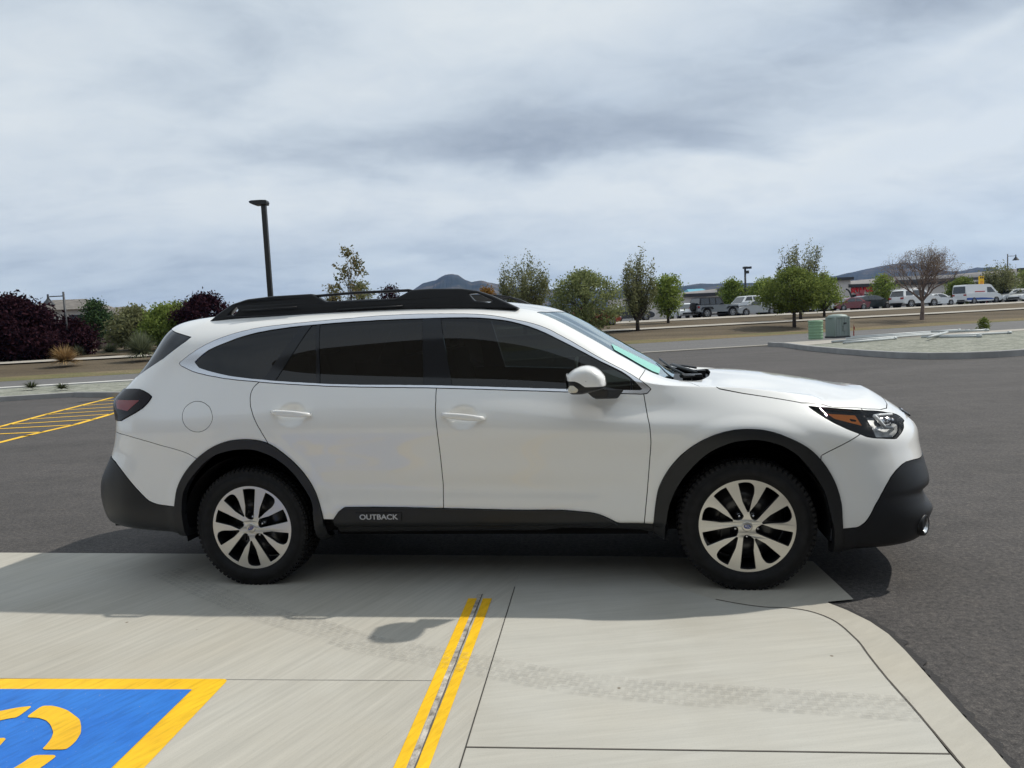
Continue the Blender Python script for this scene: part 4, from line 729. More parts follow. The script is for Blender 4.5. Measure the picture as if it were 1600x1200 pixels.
# ---------------------------------------------------------------- wheels
def polar(u, v, ang):
    u, v = u*1.062, v*1.062; a = R(90-ang); c, s = math.cos(a), math.sin(a); return (u*c+v*s, u*s-v*c)
def make_wheel(ax_, sg, spin):
    """hub at (ax_, sg*.775, .348); o = outward"""
    cz = .348; c0 = .772
    W = MB(); W.lathe([(.0, -.02), (.06, -.02), (.07, .05), (.19, .02), (.212, -.09), (.225, -.10)], 'y', 48); 
    W.lathe([(.232, -.1), (.232, .085), (.244, .1)], 'y', 48)
    for i in range(len(W.v)): x, y, z = W.v[i]; W.v[i] = (ax_+x, sg*(c0+y), cz+z)
    root = W.build('wheel', MT['alloy_dark'], car)
    ty = MB(); prof = [(.238, .098), (.244, .106), (.252, .110), (.258, .1125), (.260, .1175), (.268, .1190), (.271, .1215), (.286, .1225), (.302, .1205), (.304, .1180), (.318, .1145), (.330, .108), (.338, .098), (.3415, .085), (.343, .05), (.3435, 0), (.343, -.05), (.3415, -.085), (.338, -.098), (.318, -.115), (.285, -.1235), (.26, -.1185), (.238, -.10)]
    ty.lathe(prof, 'y', 96)
    nb = 72
    for k in range(nb):
        for row, (o, dw, rr) in enumerate(((.088, .028, .3395), (.052, .030, .3440), (.016, .03, .345), (-.024, .03, .345), (-.060, .030, .3440), (-.088, .028, .3395))):
            t = 2*math.pi*(k+(.5 if row % 2 else 0))/nb; dl = 2*math.pi*.345/nb*.62
            ty.box((rr*math.cos(t), o, rr*math.sin(t)), (.010, dw, dl), 0, Matrix.Rotation(-t, 3, 'Y'))
        t = 2*math.pi*(k+.0)/nb
        for so_ in (-1, 1): ty.box((.327*math.cos(t), so_*.1075, .327*math.sin(t)), (.018, .008, 2*math.pi*.33/nb*.55), 0, Matrix.Rotation(-t, 3, 'Y'))
    for i in range(len(ty.v)):
        x, y, z = ty.v[i]
        z2 = max(z, -.346)   # flat where it meets the ground
        ty.v[i] = (ax_+x, sg*(c0+y), cz+z2)
    ty.build('tyre', MT['rubber'], root)
    holes = []
    for k in range(5):
        A = 36+72*k+spin; arc = []
        L = [(.048, -.012), (.064, -.030), (.12, -.0262), (.2095, -.0350), (.2140, 0), (.2095, .0350), (.12, .0250), (.050, .017), (.043, .004)]
        holes.append([polar(u, v, A) for u, v in round_poly(L, [.006, .004, 0, .003, .03, .003, 0, .010, .008], 3)])
        A = 72*k+spin
        L = [(.072, .004), (.12, -.0165), (.2095, -.0350), (.2145, -.008), (.212, .020), (.198, .036), (.168, .0375), (.12, .0215), (.074, .0105)]
        holes.append([polar(u, v, A) for u, v in round_poly(L, [.002, 0, .003, .02, .010, .014, .014, .03, .002], 4)])
    outer = [(.2495*math.cos(t), .2495*math.sin(t)) for t in np.linspace(0, 2*math.pi, 96, endpoint=False)]
    def plc(x, y, h):
        r = math.hypot(x, y)/1.062; dish = .106+.004*math.cos(min(1, r/.23)*math.pi)-.014*(1-min(1, r/.06))**1
        return (ax_+(x if sg < 0 else -x), sg*(c0+dish+h-.012), cz+y)
    rim = flat_shape('rim', outer, holes, .026, .0022, plc, [MT['alloy'], MT['alloy_dark']], root, 1, True)
    me = rim.data; mi = []
    for p in me.polygons: mi.append(0 if p.normal.y*sg > .55 else 1)
    me.polygons.foreach_set('material_index', mi)
    for k in range(5):
        lg = MB(); x, y = polar(.0540, 0, 36+72*k+spin); x = x if sg < 0 else -x
        lg.lathe([(.0, .088), (.006, .088), (.0095, .083), (.0105, .064), (.020, .063), (.021, .04)], 'y', 12)
        for i in range(len(lg.v)): X, Y, Z = lg.v[i]; lg.v[i] = (ax_+X+x, sg*(c0+Y), cz+Z+y)
        lg.m = [0 if i < 36 else 1 for i in range(len(lg.f))]; lg.build('lug_nut', [MT['chrome'], MT['alloy_dark']], root)
    cp = MB(); cp.lathe([(0, .113), (.022, .1125), (.0265, .110), (.030, .100)], 'y', 28)
    for i in range(len(cp.v)): X, Y, Z = cp.v[i]; cp.v[i] = (ax_+X, sg*(c0+Y), cz+Z)
    cap = cp.build('centre_cap', MT['alloy'], root)
    ov = MB(); E = [(.0185*math.cos(t), .0115*math.sin(t)) for t in np.linspace(0, 2*math.pi, 24, endpoint=False)]
    rot = R(-8 if ax_ > 1 else 20)
    def er(x, y): return x*math.cos(rot)-y*math.sin(rot), x*math.sin(rot)+y*math.cos(rot)
    ov.add([(ax_+er(x, y)[0], sg*(c0+.1150), cz+er(x, y)[1]) for x, y in E], [tuple(range(24))], 0)
    for x, y, r in ((-.008, .003, .0042), (-.001, .0055, .002), (.006, .0045, .002), (.003, -.001, .002), (.010, -.002, .002), (.0, -.006, .002)):
        st_ = []
        for i in range(10):
            t = math.pi*i/5; q = r if i % 2 == 0 else r*.42; X, Z = er(x+q*math.cos(t), y+q*math.sin(t)); st_.append((ax_+X, sg*(c0+.1158), cz+Z))
        ov.add(st_, [tuple(range(10))], 1)
    ov.build('cap_emblem', [shader('emblem_blue', (.02, .05, .22), .2, coat=1), MT['chrome']], cap)
    bk = MB(); bk.lathe([(.07, .03), (.145, .03), (.145, .018)], 'y', 48); 
    for i in range(len(bk.v)): X, Y, Z = bk.v[i]; bk.v[i] = (ax_+X, sg*(c0+Y), cz+Z)
    bk.build('brake_disc', MT['steel'], root)
    ca = MB(); ca.box((ax_-.10, sg*(c0+.03), cz-.02), (.06, .05, .15)); ca.build('brake_caliper', MT['satin_black'], root, .01)
make_wheel(0, -1, 36); make_wheel(2.745, -1, 0); make_wheel(0, 1, 10); make_wheel(2.745, 1, 25)
# ---------------------------------------------------------------- terrain
ROAD_NEAR = lambda x: 29.0+.22*x
ROAD_FAR = lambda x: 39.5+.30*x
def tz(t):
    return float(np.interp(t, [-50, 0, 1.2, 9, 20, 26, 60, 4000], [0, 0, .10, .63, 1.05, 1.13, 1.15, 1.15]))
def on(x, t): y = ROAD_FAR(x)+t; return Vector((x, y, tz(t)))
def spot(px, t, py=500):
    """point on the terrain at distance t beyond the road, seen along a compass bearing"""
    d = fw+rt*((px-800)/FPX)-up*((py-600)/FPX); k = d.x/d.y
    y = (39.5+t)/(1-.30*k); return Vector((k*y, y, tz(t)))
def near(px, y, py=520):
    d = fw+rt*((px-800)/FPX)-up*((py-600)/FPX); return Vector((d.x/d.y*y, y, 0))
def nodes_of(mt): return mt.node_tree, mt.node_tree.nodes['Principled BSDF']
def add_n(t, typ, **k):
    n = t.nodes.new(typ)
    for a, v in k.items():
        if a in n.inputs: n.inputs[a].default_value = v
        else: setattr(n, a, v)
    return n
def tex_noise(t, co, scale, sc=(1, 1, 1), rot=0, detail=5, rough=.55, dist=0):
    mp = add_n(t, 'ShaderNodeMapping'); mp.inputs['Scale'].default_value = sc
    if rot:
        m0 = add_n(t, 'ShaderNodeMapping'); m0.inputs['Rotation'].default_value = (0, 0, rot); t.links.new(co, m0.inputs[0]); co = m0.outputs[0]
    t.links.new(co, mp.inputs[0]); n = add_n(t, 'ShaderNodeTexNoise'); n.inputs['Scale'].default_value = scale; n.inputs['Detail'].default_value = detail
    n.inputs['Roughness'].default_value = rough; n.inputs['Distortion'].default_value = dist; t.links.new(mp.outputs[0], n.inputs['Vector']); return n.outputs['Fac']
def ramp(t, f, stops):
    r = add_n(t, 'ShaderNodeValToRGB'); e = r.color_ramp.elements; e[0].position, e[0].color = stops[0][0], (*stops[0][1], 1); e[1].position, e[1].color = stops[-1][0], (*stops[-1][1], 1)
    for p, c in stops[1:-1]: x = e.new(p); x.color = (*c, 1)
    t.links.new(f, r.inputs[0]); return r.outputs[0]
def mixc(t, a, b, f, mode='MULTIPLY'):
    m = add_n(t, 'ShaderNodeMix', data_type='RGBA', blend_type=mode); 
    if isinstance(f, float): m.inputs[0].default_value = f
    else: t.links.new(f, m.inputs[0])
    for i, v in ((6, a), (7, b)):
        if isinstance(v, tuple): m.inputs[i].default_value = (*v, 1)
        else: t.links.new(v, m.inputs[i])
    return m.outputs[2]
def bump(t, b, h, strength, dist=.01):
    n = add_n(t, 'ShaderNodeBump'); n.inputs['Strength'].default_value = strength; n.inputs['Distance'].default_value = dist; t.links.new(h, n.inputs['Height']); t.links.new(n.outputs[0], b.inputs['Normal'])
def obj_co(t): return add_n(t, 'ShaderNodeTexCoord').outputs['Object']
def concrete(name, base, rot, streak=(10, .5, 1), amt=.10):
    mt = shader(name, base, .85, spec=.3); t, b = nodes_of(mt); co = obj_co(t)
    st = tex_noise(t, co, 3.2, streak, rot, 9, .62); st2 = tex_noise(t, co, 9, (streak[0]*1.6, streak[1]*.7, 1), rot, 4, .6)
    bl = tex_noise(t, co, 1.1, detail=4); sp = tex_noise(t, co, 260, detail=2); bl2 = tex_noise(t, co, .45, detail=3)
    c = ramp(t, st, [(.30, tuple(v*(1-amt) for v in base)), (.5, base), (.70, tuple(min(1, v*(1+amt)) for v in base))])
    c = mixc(t, c, ramp(t, bl, [(.3, (.90, .885, .86)), (.5, (1, 1, 1)), (.7, (1.0, .985, .96))]), 1.0)
    c = mixc(t, c, ramp(t, bl2, [(.35, (.92, .90, .87)), (.55, (1, 1, 1))]), 1.0)
    c = mixc(t, c, ramp(t, sp, [(.30, (.86, .86, .86)), (.42, (1, 1, 1))]), 1.0)
    c = mixc(t, c, ramp(t, st2, [(.35, (.95, .95, .95)), (.6, (1.0, 1.0, 1.0)), (.8, (1.04, 1.04, 1.03))]), 1.0)
    vo = add_n(t, 'ShaderNodeTexVoronoi'); vo.inputs['Scale'].default_value = 2.1; t.links.new(co, vo.inputs['Vector'])
    c = mixc(t, c, ramp(t, vo.outputs['Distance'], [(.012, (.45, .40, .35)), (.02, (1, 1, 1))]), 1.0)
    t.links.new(c, b.inputs['Base Color']); bump(t, b, st2, .25, .002); return mt
MT['conc_l'] = concrete('broomed_concrete', (.475, .458, .408), R(30))
MT['conc_r'] = concrete('smooth_concrete', (.485, .472, .425), R(84), (6, .5, 1), .06)
MT['conc_kerb'] = concrete('kerb_concrete', (.46, .437, .38), R(60), (3, 1, 1), .06)
MT['walk'] = shader('pale_concrete', (.36, .33, .285), .9, noise_amt=.08, noise_scale=.7)
MT['kerbgrey'] = shader('grey_kerb', (.31, .305, .295), .9, noise_amt=.12, noise_scale=2)
def asphalt(name, c0, c1, sp=.9, fine=170):
    mt = shader(name, c0, .88, spec=.3); t, b = nodes_of(mt); co = obj_co(t)
    big = tex_noise(t, co, .35, (1, 2.2, 1), 0, 5); c = ramp(t, big, [(.32, c0), (.68, c1)])
    f1 = tex_noise(t, co, fine, detail=3, rough=.7); f2 = tex_noise(t, co, 38, detail=5, rough=.7); md = tex_noise(t, co, 5, detail=5, rough=.65)
    c = mixc(t, c, ramp(t, f1, [(.32, (.45, .45, .45)), (.5, (1, 1, 1)), (.68, (1.9, 1.85, 1.8))]), sp)
    c = mixc(t, c, ramp(t, f2, [(.35, (.55, .55, .56)), (.5, (1, 1, 1)), (.66, (1.55, 1.52, 1.46))]), sp)
    c = mixc(t, c, ramp(t, md, [(.3, (.80, .80, .80)), (.5, (1, 1, 1)), (.72, (1.15, 1.13, 1.10))]), 1.0)
    sc = tex_noise(t, co, 2.3, (1, 5, 1), R(8), 3, .5); c = mixc(t, c, ramp(t, sc, [(.66, (1, 1, 1)), (.74, (1.30, 1.26, 1.20))]), 1.0)
    t.links.new(c, b.inputs['Base Color']); bump(t, b, f2, .55, .008); return mt
MT['asphalt'] = asphalt('parking_asphalt', (.060, .056, .054), (.081, .075, .073))
MT['road'] = asphalt('road_asphalt', (.115, .113, .112), (.14, .137, .135), .5)
def soil(name, stops, gscale=1.3, stretch=(1, 1, 1)):
    mt = shader(name, stops[0][1], .95, spec=.15); t, b = nodes_of(mt); co = obj_co(t)
    c = ramp(t, tex_noise(t, co, gscale, stretch, detail=8, rough=.65), stops)
    c = mixc(t, c, ramp(t, tex_noise(t, co, 14, detail=4, rough=.7), [(.35, (.62, .62, .62)), (.5, (1, 1, 1)), (.68, (1.35, 1.33, 1.28))]), 1.0)
    t.links.new(c, b.inputs['Base Color']); bump(t, b, tex_noise(t, co, 9, detail=5), .6, .05); return mt
MT['dry'] = soil('dry_grass_soil', [(.25, (.070, .054, .037)), (.45, (.105, .083, .056)), (.6, (.135, .107, .072)), (.75, (.165, .13, .085))], .25, (.4, 1.4, 1))
MT['verge'] = soil('verge_straw', [(.3, (.12, .095, .06)), (.45, (.19, .145, .085)), (.56, (.125, .125, .055)), (.7, (.20, .155, .10))], .35, (.35, 2, 1))
MT['gravel'] = soil('pale_gravel', [(.3, (.15, .16, .13)), (.5, (.25, .255, .215)), (.7, (.36, .36, .315))], 3.2)
def paint_mat(name, c0, c1, wear):
    mt = shader(name, c0, .6, spec=.35); t, b = nodes_of(mt); co = obj_co(t)
    c = ramp(t, tex_noise(t, co, 2.2, (1, 1, 1), detail=6, rough=.6), [(.35, c0), (.65, c1)])
    c = mixc(t, c, ramp(t, tex_noise(t, co, 9, (5, .8, 1), R(30), 7, .65), [(.32, (.80, .80, .80)), (.5, (1, 1, 1)), (.68, (1.10, 1.10, 1.10))]), 1.0)
    w = ramp(t, tex_noise(t, co, 70, (1, 1, 1), detail=6, rough=.75), [(wear, (1, 1, 1)), (wear+.04, (0, 0, 0))])
    c = mixc(t, c, (.40, .38, .33), w, 'MIX'); t.links.new(c, b.inputs['Base Color']); bump(t, b, tex_noise(t, co, 120, detail=3), .2, .002); return mt
MT['yellow'] = paint_mat('yellow_paint', (.80, .45, .012), (.90, .55, .015), .30)
MT['blue'] = paint_mat('blue_paint', (.018, .145, .54), (.028, .19, .62), .31)
def sheet(name, poly, z, mat, kind='structure'):
    me = bpy.data.meshes.new(name); me.from_pydata([(x, y, z if not callable(z) else z(x, y)) for x, y in poly], [], [tuple(range(len(poly)))])
    me.materials.append(mat); me.update()
    if me.polygons[0].normal.z < 0: me.flip_normals()
    o = link_mesh(name, me); 
    if kind: o['kind'] = kind
    return o
def ribbon(name, x0, x1, y0f, y1f, z0f, z1f, mat, n=60, kind='structure'):
    V = []; F = []
    for i in range(n+1):
        x = x0+(x1-x0)*i/n; V += [(x, y0f(x), z0f), (x, y1f(x), z1f)]
    for i in range(n): F.append((2*i, 2*i+2, 2*i+3, 2*i+1))
    me = bpy.data.meshes.new(name); me.from_pydata(V, [], F); me.materials.append(mat); me.update(); o = link_mesh(name, me)
    if kind: o['kind'] = kind
    return o
# the ground: one terrain sheet from behind the camera to the horizon
ts = [-4000, -400, -100, -60, -42, -30, -12, 0, 1.2, 3, 5, 7, 9, 11, 14, 17, 20, 23, 26, 40, 60, 100, 200, 500, 1500, 5500]
xs = [-5000, -1500, -500, -200] + list(np.linspace(-120, 160, 90)) + [250, 500, 1500, 5000]
V = []; F = []
for t in ts:
    for x in xs:
        xx = max(-160, min(200, x)); y = ROAD_FAR(xx)+t
        z = tz(t)-.02 + (.035*noise.noise(Vector((x*.35, t*.5, 0))) if 1 < t < 26 else 0)
        V.append((x, y, z))
nx = len(xs)
for j in range(len(ts)-1):
    for i in range(nx-1): F.append((j*nx+i, j*nx+i+1, (j+1)*nx+i+1, (j+1)*nx+i))
me = bpy.data.meshes.new('ground'); me.from_pydata(V, [], F); me.materials.append(MT['dry']); me.polygons.foreach_set('use_smooth', [True]*len(F)); me.update()
tag(link_mesh('ground', me), kind='structure')
# road, verge, far parking lot
ribbon('road', -150, 190, lambda x: ROAD_NEAR(x)+.0, ROAD_FAR, .012, .012, MT['road'])
ribbon('road_verge', -150, 190, ROAD_FAR, lambda x: ROAD_FAR(x)+1.6+.6*noise.noise(Vector((x*.4, 0, 0))), .016, tz(1.6)+.03, MT['verge'], 700)
ribbon('far_sidewalk', -150, 190, lambda x: ROAD_FAR(x)+8.6, lambda x: ROAD_FAR(x)+10.4, tz(8.6)+.05, tz(10.4)+.05, MT['walk'])
ribbon('far_parking_lot', -1, 190, lambda x: ROAD_FAR(x)+20.6, lambda x: ROAD_FAR(x)+62, tz(20.6)+.06, tz(60)+.07, MT['road'])
ribbon('far_lot_kerb', -1, 190, lambda x: ROAD_FAR(x)+20.0, lambda x: ROAD_FAR(x)+20.62, tz(20)+.02, tz(20.6)+.16, MT['walk'])
# near side of the road: kerb and strip of sidewalk
def kerb_line(name, pts, w, h, mat, z=0):
    """raised kerb of width w following pts"""
    V = []; F = []; n = len(pts)
    for i, p in enumerate(pts):
        a = Vector(pts[max(0, i-1)]); b = Vector(pts[min(n-1, i+1)]); d = (b-a).normalized(); nn = Vector((-d.y, d.x)); q = Vector(p)
        for o, zz_ in ((0, z), (0, z+h-.012), (.012, z+h), (w-.012, z+h), (w, z+h-.012), (w, z)): v = q+nn*o; V.append((v.x, v.y, zz_))
    for i in range(n-1):
        for k in range(5): F.append((i*6+k, (i+1)*6+k, (i+1)*6+k+1, i*6+k+1))
    me = bpy.data.meshes.new(name); me.from_pydata(V, [], F); me.materials.append(mat); me.update()
    bm = bmesh.new(); bm.from_mesh(me); bmesh.ops.recalc_face_normals(bm, faces=bm.faces); bm.to_mesh(me); bm.free()
    return tag(link_mesh(name, me), kind='structure')
kerb_line('road_kerb', [(x, ROAD_NEAR(x)) for x in np.linspace(-80, -10.2, 30)], .45, .14, shader('white_kerb', (.58, .57, .53), .9, noise_amt=.08, noise_scale=1))
kerb_line('road_kerb', [(x, ROAD_NEAR(x)-.1) for x in np.linspace(-10.2, 60, 40)], .28, .05, MT['walk'])
# parking asphalt: sheet round the camera
sheet('asphalt', [(-70, -30), (60, -30), (70, 43.6), (-10, 26.8), (-70, 13.4)], .0, MT['asphalt'])
# left gravel strip
GL = [(-10.45, 19.9), (-12.3, 20.95), (-14.3, 20.5), (-17.5, 19.9), (-60, 10.5)]
gl_ = [(x, y) for x, y in GL]+[(-60, 15.5), (-17.2, 24.9), (-9.5, 26.6), (-6, 27.2), (-8, 21)]
sheet('gravel_bed', gl_, .11, MT['gravel'])
kerb_line('bed_kerb', [(-5.9, 27.2), (-7.95, 21), (-10.35, 19.75), (-12.3, 20.80), (-14.3, 20.35), (-17.5, 19.75), (-60, 10.35)][::-1], .16, .14, MT['kerbgrey'])
# right island
IS = [(10.75, 31.0), (10.9, 29.3), (10.6, 27.2), (10.45, 25.2), (10.4, 23.2), (10.42, 21.6), (10.55, 20.2), (10.85, 19.3), (11.5, 18.8), (12.3, 18.68), (13.2, 18.9), (15, 19.6), (22, 22.4), (40, 29.5)]
isl = IS+[(40, 36.5), (24, 33.2)]
tag(sheet('island', isl, .115, MT['gravel']), kind='structure')
kerb_line('island_kerb', IS, .17, .17, MT['kerbgrey'])
sheet('island_walk', [(10.9, 30.9), (11.2, 29.2), (10.9, 27.6), (12.5, 28.6), (18, 30.6), (30, 33.4), (30, 34.6)], .125, MT['walk'])
# ---------------------------------------------------------------- foreground concrete
def slab(name, poly, mat, gap=.005, z=.012):
    bm = bmesh.new(); vs = [bm.verts.new((x, y, z-.008)) for x, y in poly]; f = bm.faces.new(vs); f.normal_update()
    if f.normal.z < 0: f.normal_flip()
    bmesh.ops.inset_region(bm, faces=[f], thickness=gap); out = [q for q in bm.faces if q is not f]
    bmesh.ops.delete(bm, geom=out, context='FACES')
    r = bmesh.ops.inset_region(bm, faces=[f], thickness=.009, depth=.008)
    for q in bm.faces: q.smooth = False
    me = bpy.data.meshes.new(name); bm.to_mesh(me); bm.free(); me.materials.append(mat); return tag(link_mesh(name, me), kind='structure')
def ln(p, q, y): return (p[0]+(q[0]-p[0])*(y-p[1])/(q[1]-p[1]), y)
CR_ = ((-.388, 2.338), (-.226, 3.863)); JV = ((-.229, 2.325), (-.048, 3.868))
back = lambda x: 5.139-.176*(x+3.667)
def meet(p, q):
    # intersection of line pq with the back edge
    k = (q[0]-p[0])/(q[1]-p[1]); y = (5.139-.176*(p[0]-k*p[1]+3.667))/(1+.176*k); return (p[0]+k*(y-p[1]), y)
cb_, jb = meet(*CR_), meet(*JV)
sheet('joint_filler', [(-30, -12), (.98, -12), (1.36, 1.5), (1.45, 3.3), (1.2, 3.7), (1.5, 4.0), (-3.6, 5.1), (-30, 9.7)], .003, shader('joint_dark', (.045, .042, .038), .95))
slab('concrete_slab', [(-30, -12), ln(*CR_, -12), cb_, (-3.667, 5.139), (-30, back(-30))], MT['conc_l'])
slab('concrete_slab', [ln(*CR_, -12), ln(*JV, -12), jb, cb_], MT['conc_l'])
INN = [(1.655, 4.05), (1.10, 3.515), (1.331, 3.462), (1.397, 3.398), (1.436, 3.282), (1.436, 3.136), (1.412, 2.97), (1.388, 2.809), (1.367, 2.513), (1.332, 2.256)]
INNs = [(1.10, 3.515), (1.25, 3.485), (1.345, 3.44), (1.405, 3.36), (1.432, 3.25), (1.432, 3.10), (1.410, 2.94), (1.388, 2.76), (1.367, 2.513), (1.340, 2.256)]
bc = (1.663, 4.130)
RUN = [(1.18, 3.50), (1.08, 3.55), (.97, 3.63), (.87, 3.75), (.79, 3.92), (.74, 4.12), (.72, 4.367)]
INNs = [q for q in INNs if q[0] > 1.2]
slab('concrete_slab', [(-.216, 2.427), (1.332, 2.256)]+INNs[::-1][1:]+RUN+[jb], MT['conc_r'], .002)
slab('concrete_slab', [ln(*JV, -12), (.9, -12), (1.24, 1.0), (1.332, 2.250), (-.216, 2.421)], MT['conc_r'])
OUT = [(1.487, 3.522), (1.535, 3.42), (1.577, 3.28), (1.59, 3.14), (1.577, 2.98), (1.553, 2.80), (1.525, 2.60), (1.505, 2.45), (1.489, 2.307), (1.471, 2.186), (1.38, 1.0), (1.04, -12)]
slab('kerb_band', [(.9, -12), (1.24, 1.0)]+INNs[::-1]+RUN+[bc, (1.626, 3.547), (1.495, 3.532)]+OUT, MT['conc_kerb'], .002, .012)
def trail(name, pts, w0, w1, z, mat, amp=0, freq=9, step=.02, kind='structure'):
    pts = np.array(pts, float); d = np.concatenate([[0], np.cumsum(np.linalg.norm(np.diff(pts, axis=0), axis=1))]); n = int(d[-1]/step); tt = np.linspace(0, d[-1], n+1); X = herm(d, pts[:, 0], tt); Y = herm(d, pts[:, 1], tt); V = []
    for i in range(n+1):
        j, k = min(n, i+1), max(0, i-1); dx, dy = X[j]-X[k], Y[j]-Y[k]; l = math.hypot(dx, dy) or 1; nx_, ny_ = -dy/l, dx/l
        a_ = w0+amp*noise.noise(Vector((tt[i]*freq, 1.7, 0))); b_ = w1+amp*noise.noise(Vector((tt[i]*freq, 9.1, 0)))
        V += [(X[i]+nx_*a_, Y[i]+ny_*a_, z), (X[i]+nx_*b_, Y[i]+ny_*b_, z)]
    me = bpy.data.meshes.new(name); me.from_pydata(V, [], [(2*i, 2*i+2, 2*i+3, 2*i+1) for i in range(n)]); me.materials.append(mat); me.update()
    if me.polygons[0].normal.z < 0: me.flip_normals()
    return tag(link_mesh(name, me), kind=kind)
trail('joint_groove', [(1.24, 1.0)]+INNs[::-1]+RUN[:3], -.0035, .0035, .0138, shader('groove_brown', (.075, .066, .055), .95), .0012, 30)
trail('asphalt_edge', [(1.495, 3.535)]+OUT[:-1], -.004, .035, .0062, shader('fresh_bitumen', (.022, .020, .020), .8, bump=.5, bump_scale=90), .03, 22, .012)
sheet('joint_line', [(-30, 6.2), (-2.293, 3.134), (-.345, 2.913), (-.345, 2.909), (-2.293, 3.129), (-30, 6.19)], .0135, shader('faint_joint', (.37, .355, .32), .9))
for (q0, q1) in ((ln(*JV, -3), ln(*JV, 3.95)),):
    d_ = (Vector(q1)-Vector(q0)).normalized(); n_ = Vector((-d_.y, d_.x))
    sheet('joint_groove', [tuple(Vector(q0)-n_*.0028), tuple(Vector(q1)-n_*.0022), tuple(Vector(q1)+n_*.0022), tuple(Vector(q0)+n_*.0028)], .0140, shader('groove_dark', (.05, .046, .04), .95))
sheet('joint_groove', [(-.216, 2.4205), (1.332, 2.2495), (1.332, 2.2555), (-.216, 2.4265)], .0140, shader('groove_dark', (.12, .11, .095), .95))
# crack filler between the yellow lines: rough lighter mortar
fm = soil('rough_mortar', [(.3, (.22, .19, .16)), (.5, (.42, .39, .35)), (.65, (.50, .47, .43))], 30)
V = []; F = []; n = 160
for i in range(n+1):
    y = -3+(3.86+3)*i/n; x = CR_[0][0]+(CR_[1][0]-CR_[0][0])*(y-CR_[0][1])/(CR_[1][1]-CR_[0][1])
    w = .0125+.004*noise.noise(Vector((y*9, 0, 0))); o_ = .004*noise.noise(Vector((y*5, 3, 0))); V += [(x-w+o_, y, .0135), (x+w+o_, y, .0135)]
for i in range(n): F.append((2*i, 2*i+1, 2*i+3, 2*i+2))
me = bpy.data.meshes.new('mortar_seam'); me.from_pydata(V, [], F); me.materials.append(fm); tag(link_mesh('mortar_seam', me), kind='structure')
ed = shader('seam_dark_edge', (.10, .09, .08), .95); V = []; F = []  # dark crack line of uneven width along one side of the mortar
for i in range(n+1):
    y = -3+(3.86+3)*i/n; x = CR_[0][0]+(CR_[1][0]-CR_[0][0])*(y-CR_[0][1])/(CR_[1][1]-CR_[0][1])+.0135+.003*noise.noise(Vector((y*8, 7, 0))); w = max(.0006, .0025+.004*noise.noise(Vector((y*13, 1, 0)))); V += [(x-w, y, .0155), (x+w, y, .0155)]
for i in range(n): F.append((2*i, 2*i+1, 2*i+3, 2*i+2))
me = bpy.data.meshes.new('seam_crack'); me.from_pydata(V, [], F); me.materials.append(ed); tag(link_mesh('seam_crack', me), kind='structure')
# ---------------------------------------------------------------- painted markings
def paint(name, poly, mat, z=.0145): return sheet(name, poly, z, mat)
def back_to(p, q, y): return ln(p, q, y)
paint('yellow_line', [(-.285, 3.807), (-.2395, 3.803), back_to((-.2395, 3.803), (-.404, 2.34), -3), back_to((-.285, 3.807), (-.447, 2.34), -3)], MT['yellow'])
paint('yellow_line', [(-.207, 3.796), (-.160, 3.790), back_to((-.160, 3.790), (-.329, 2.333), -3), back_to((-.207, 3.796), (-.373, 2.337), -3)], MT['yellow'])
ux, uy = Vector((-1, .104)), Vector((-.082, -1))   # the bay's own axes: along its head, and down its side
A0 = Vector((-1.249, 3.016))
B = lambda a, b: tuple(A0+ux*a+uy*b)
paint('bay_border', round_poly([B(0, 0), B(1.9, 0), B(1.9, 1.8), B(0, 1.8)], [.03, .03, .03, .03], 4), MT['yellow'], .0140)
paint('bay_field', [B(.112, .095), B(1.79, .095), B(1.79, 1.68), B(.112, 1.68)], MT['blue'], .0165)
SYM = [[(-1.932, 2.850), (-1.89, 2.848), (-1.848, 2.830), (-1.80, 2.803), (-1.755, 2.766), (-1.71, 2.728), (-1.676, 2.678), (-1.648, 2.628), (-1.635, 2.576), (-1.635, 2.545), (-1.641, 2.521), (-1.730, 2.528), (-1.733, 2.565), (-1.741, 2.602), (-1.756, 2.638), (-1.779, 2.669), (-1.808, 2.703), (-1.841, 2.733), (-1.885, 2.756), (-1.940, 2.765)],
       [(-2.16, 2.790), (-2.083, 2.825), (-2.02, 2.848), (-1.970, 2.854), (-1.975, 2.768), (-2.005, 2.762), (-2.032, 2.750), (-2.10, 2.71)],
       [(-1.737, 2.496), (-1.647, 2.488), (-1.66, 2.42), (-1.70, 2.33), (-1.77, 2.25), (-1.82, 2.32), (-1.765, 2.40), (-1.747, 2.450)],
       [(-2.19, 2.77), (-2.13, 2.69), (-2.19, 2.62), (-2.22, 2.52), (-2.31, 2.53), (-2.28, 2.66)], [(-2.0, 2.62), (-1.90, 2.62), (-1.93, 2.2), (-2.03, 2.2)]]
def chaikin(q, k=2):
    for _ in range(k): q = [tuple(np.array(q[i])*w+np.array(q[(i+1) % len(q)])*(1-w)) for i in range(len(q)) for w in (.85, .15)]
    return q
for q in SYM: q = chaikin(q); paint('bay_symbol', q, MT['yellow'], .0190)
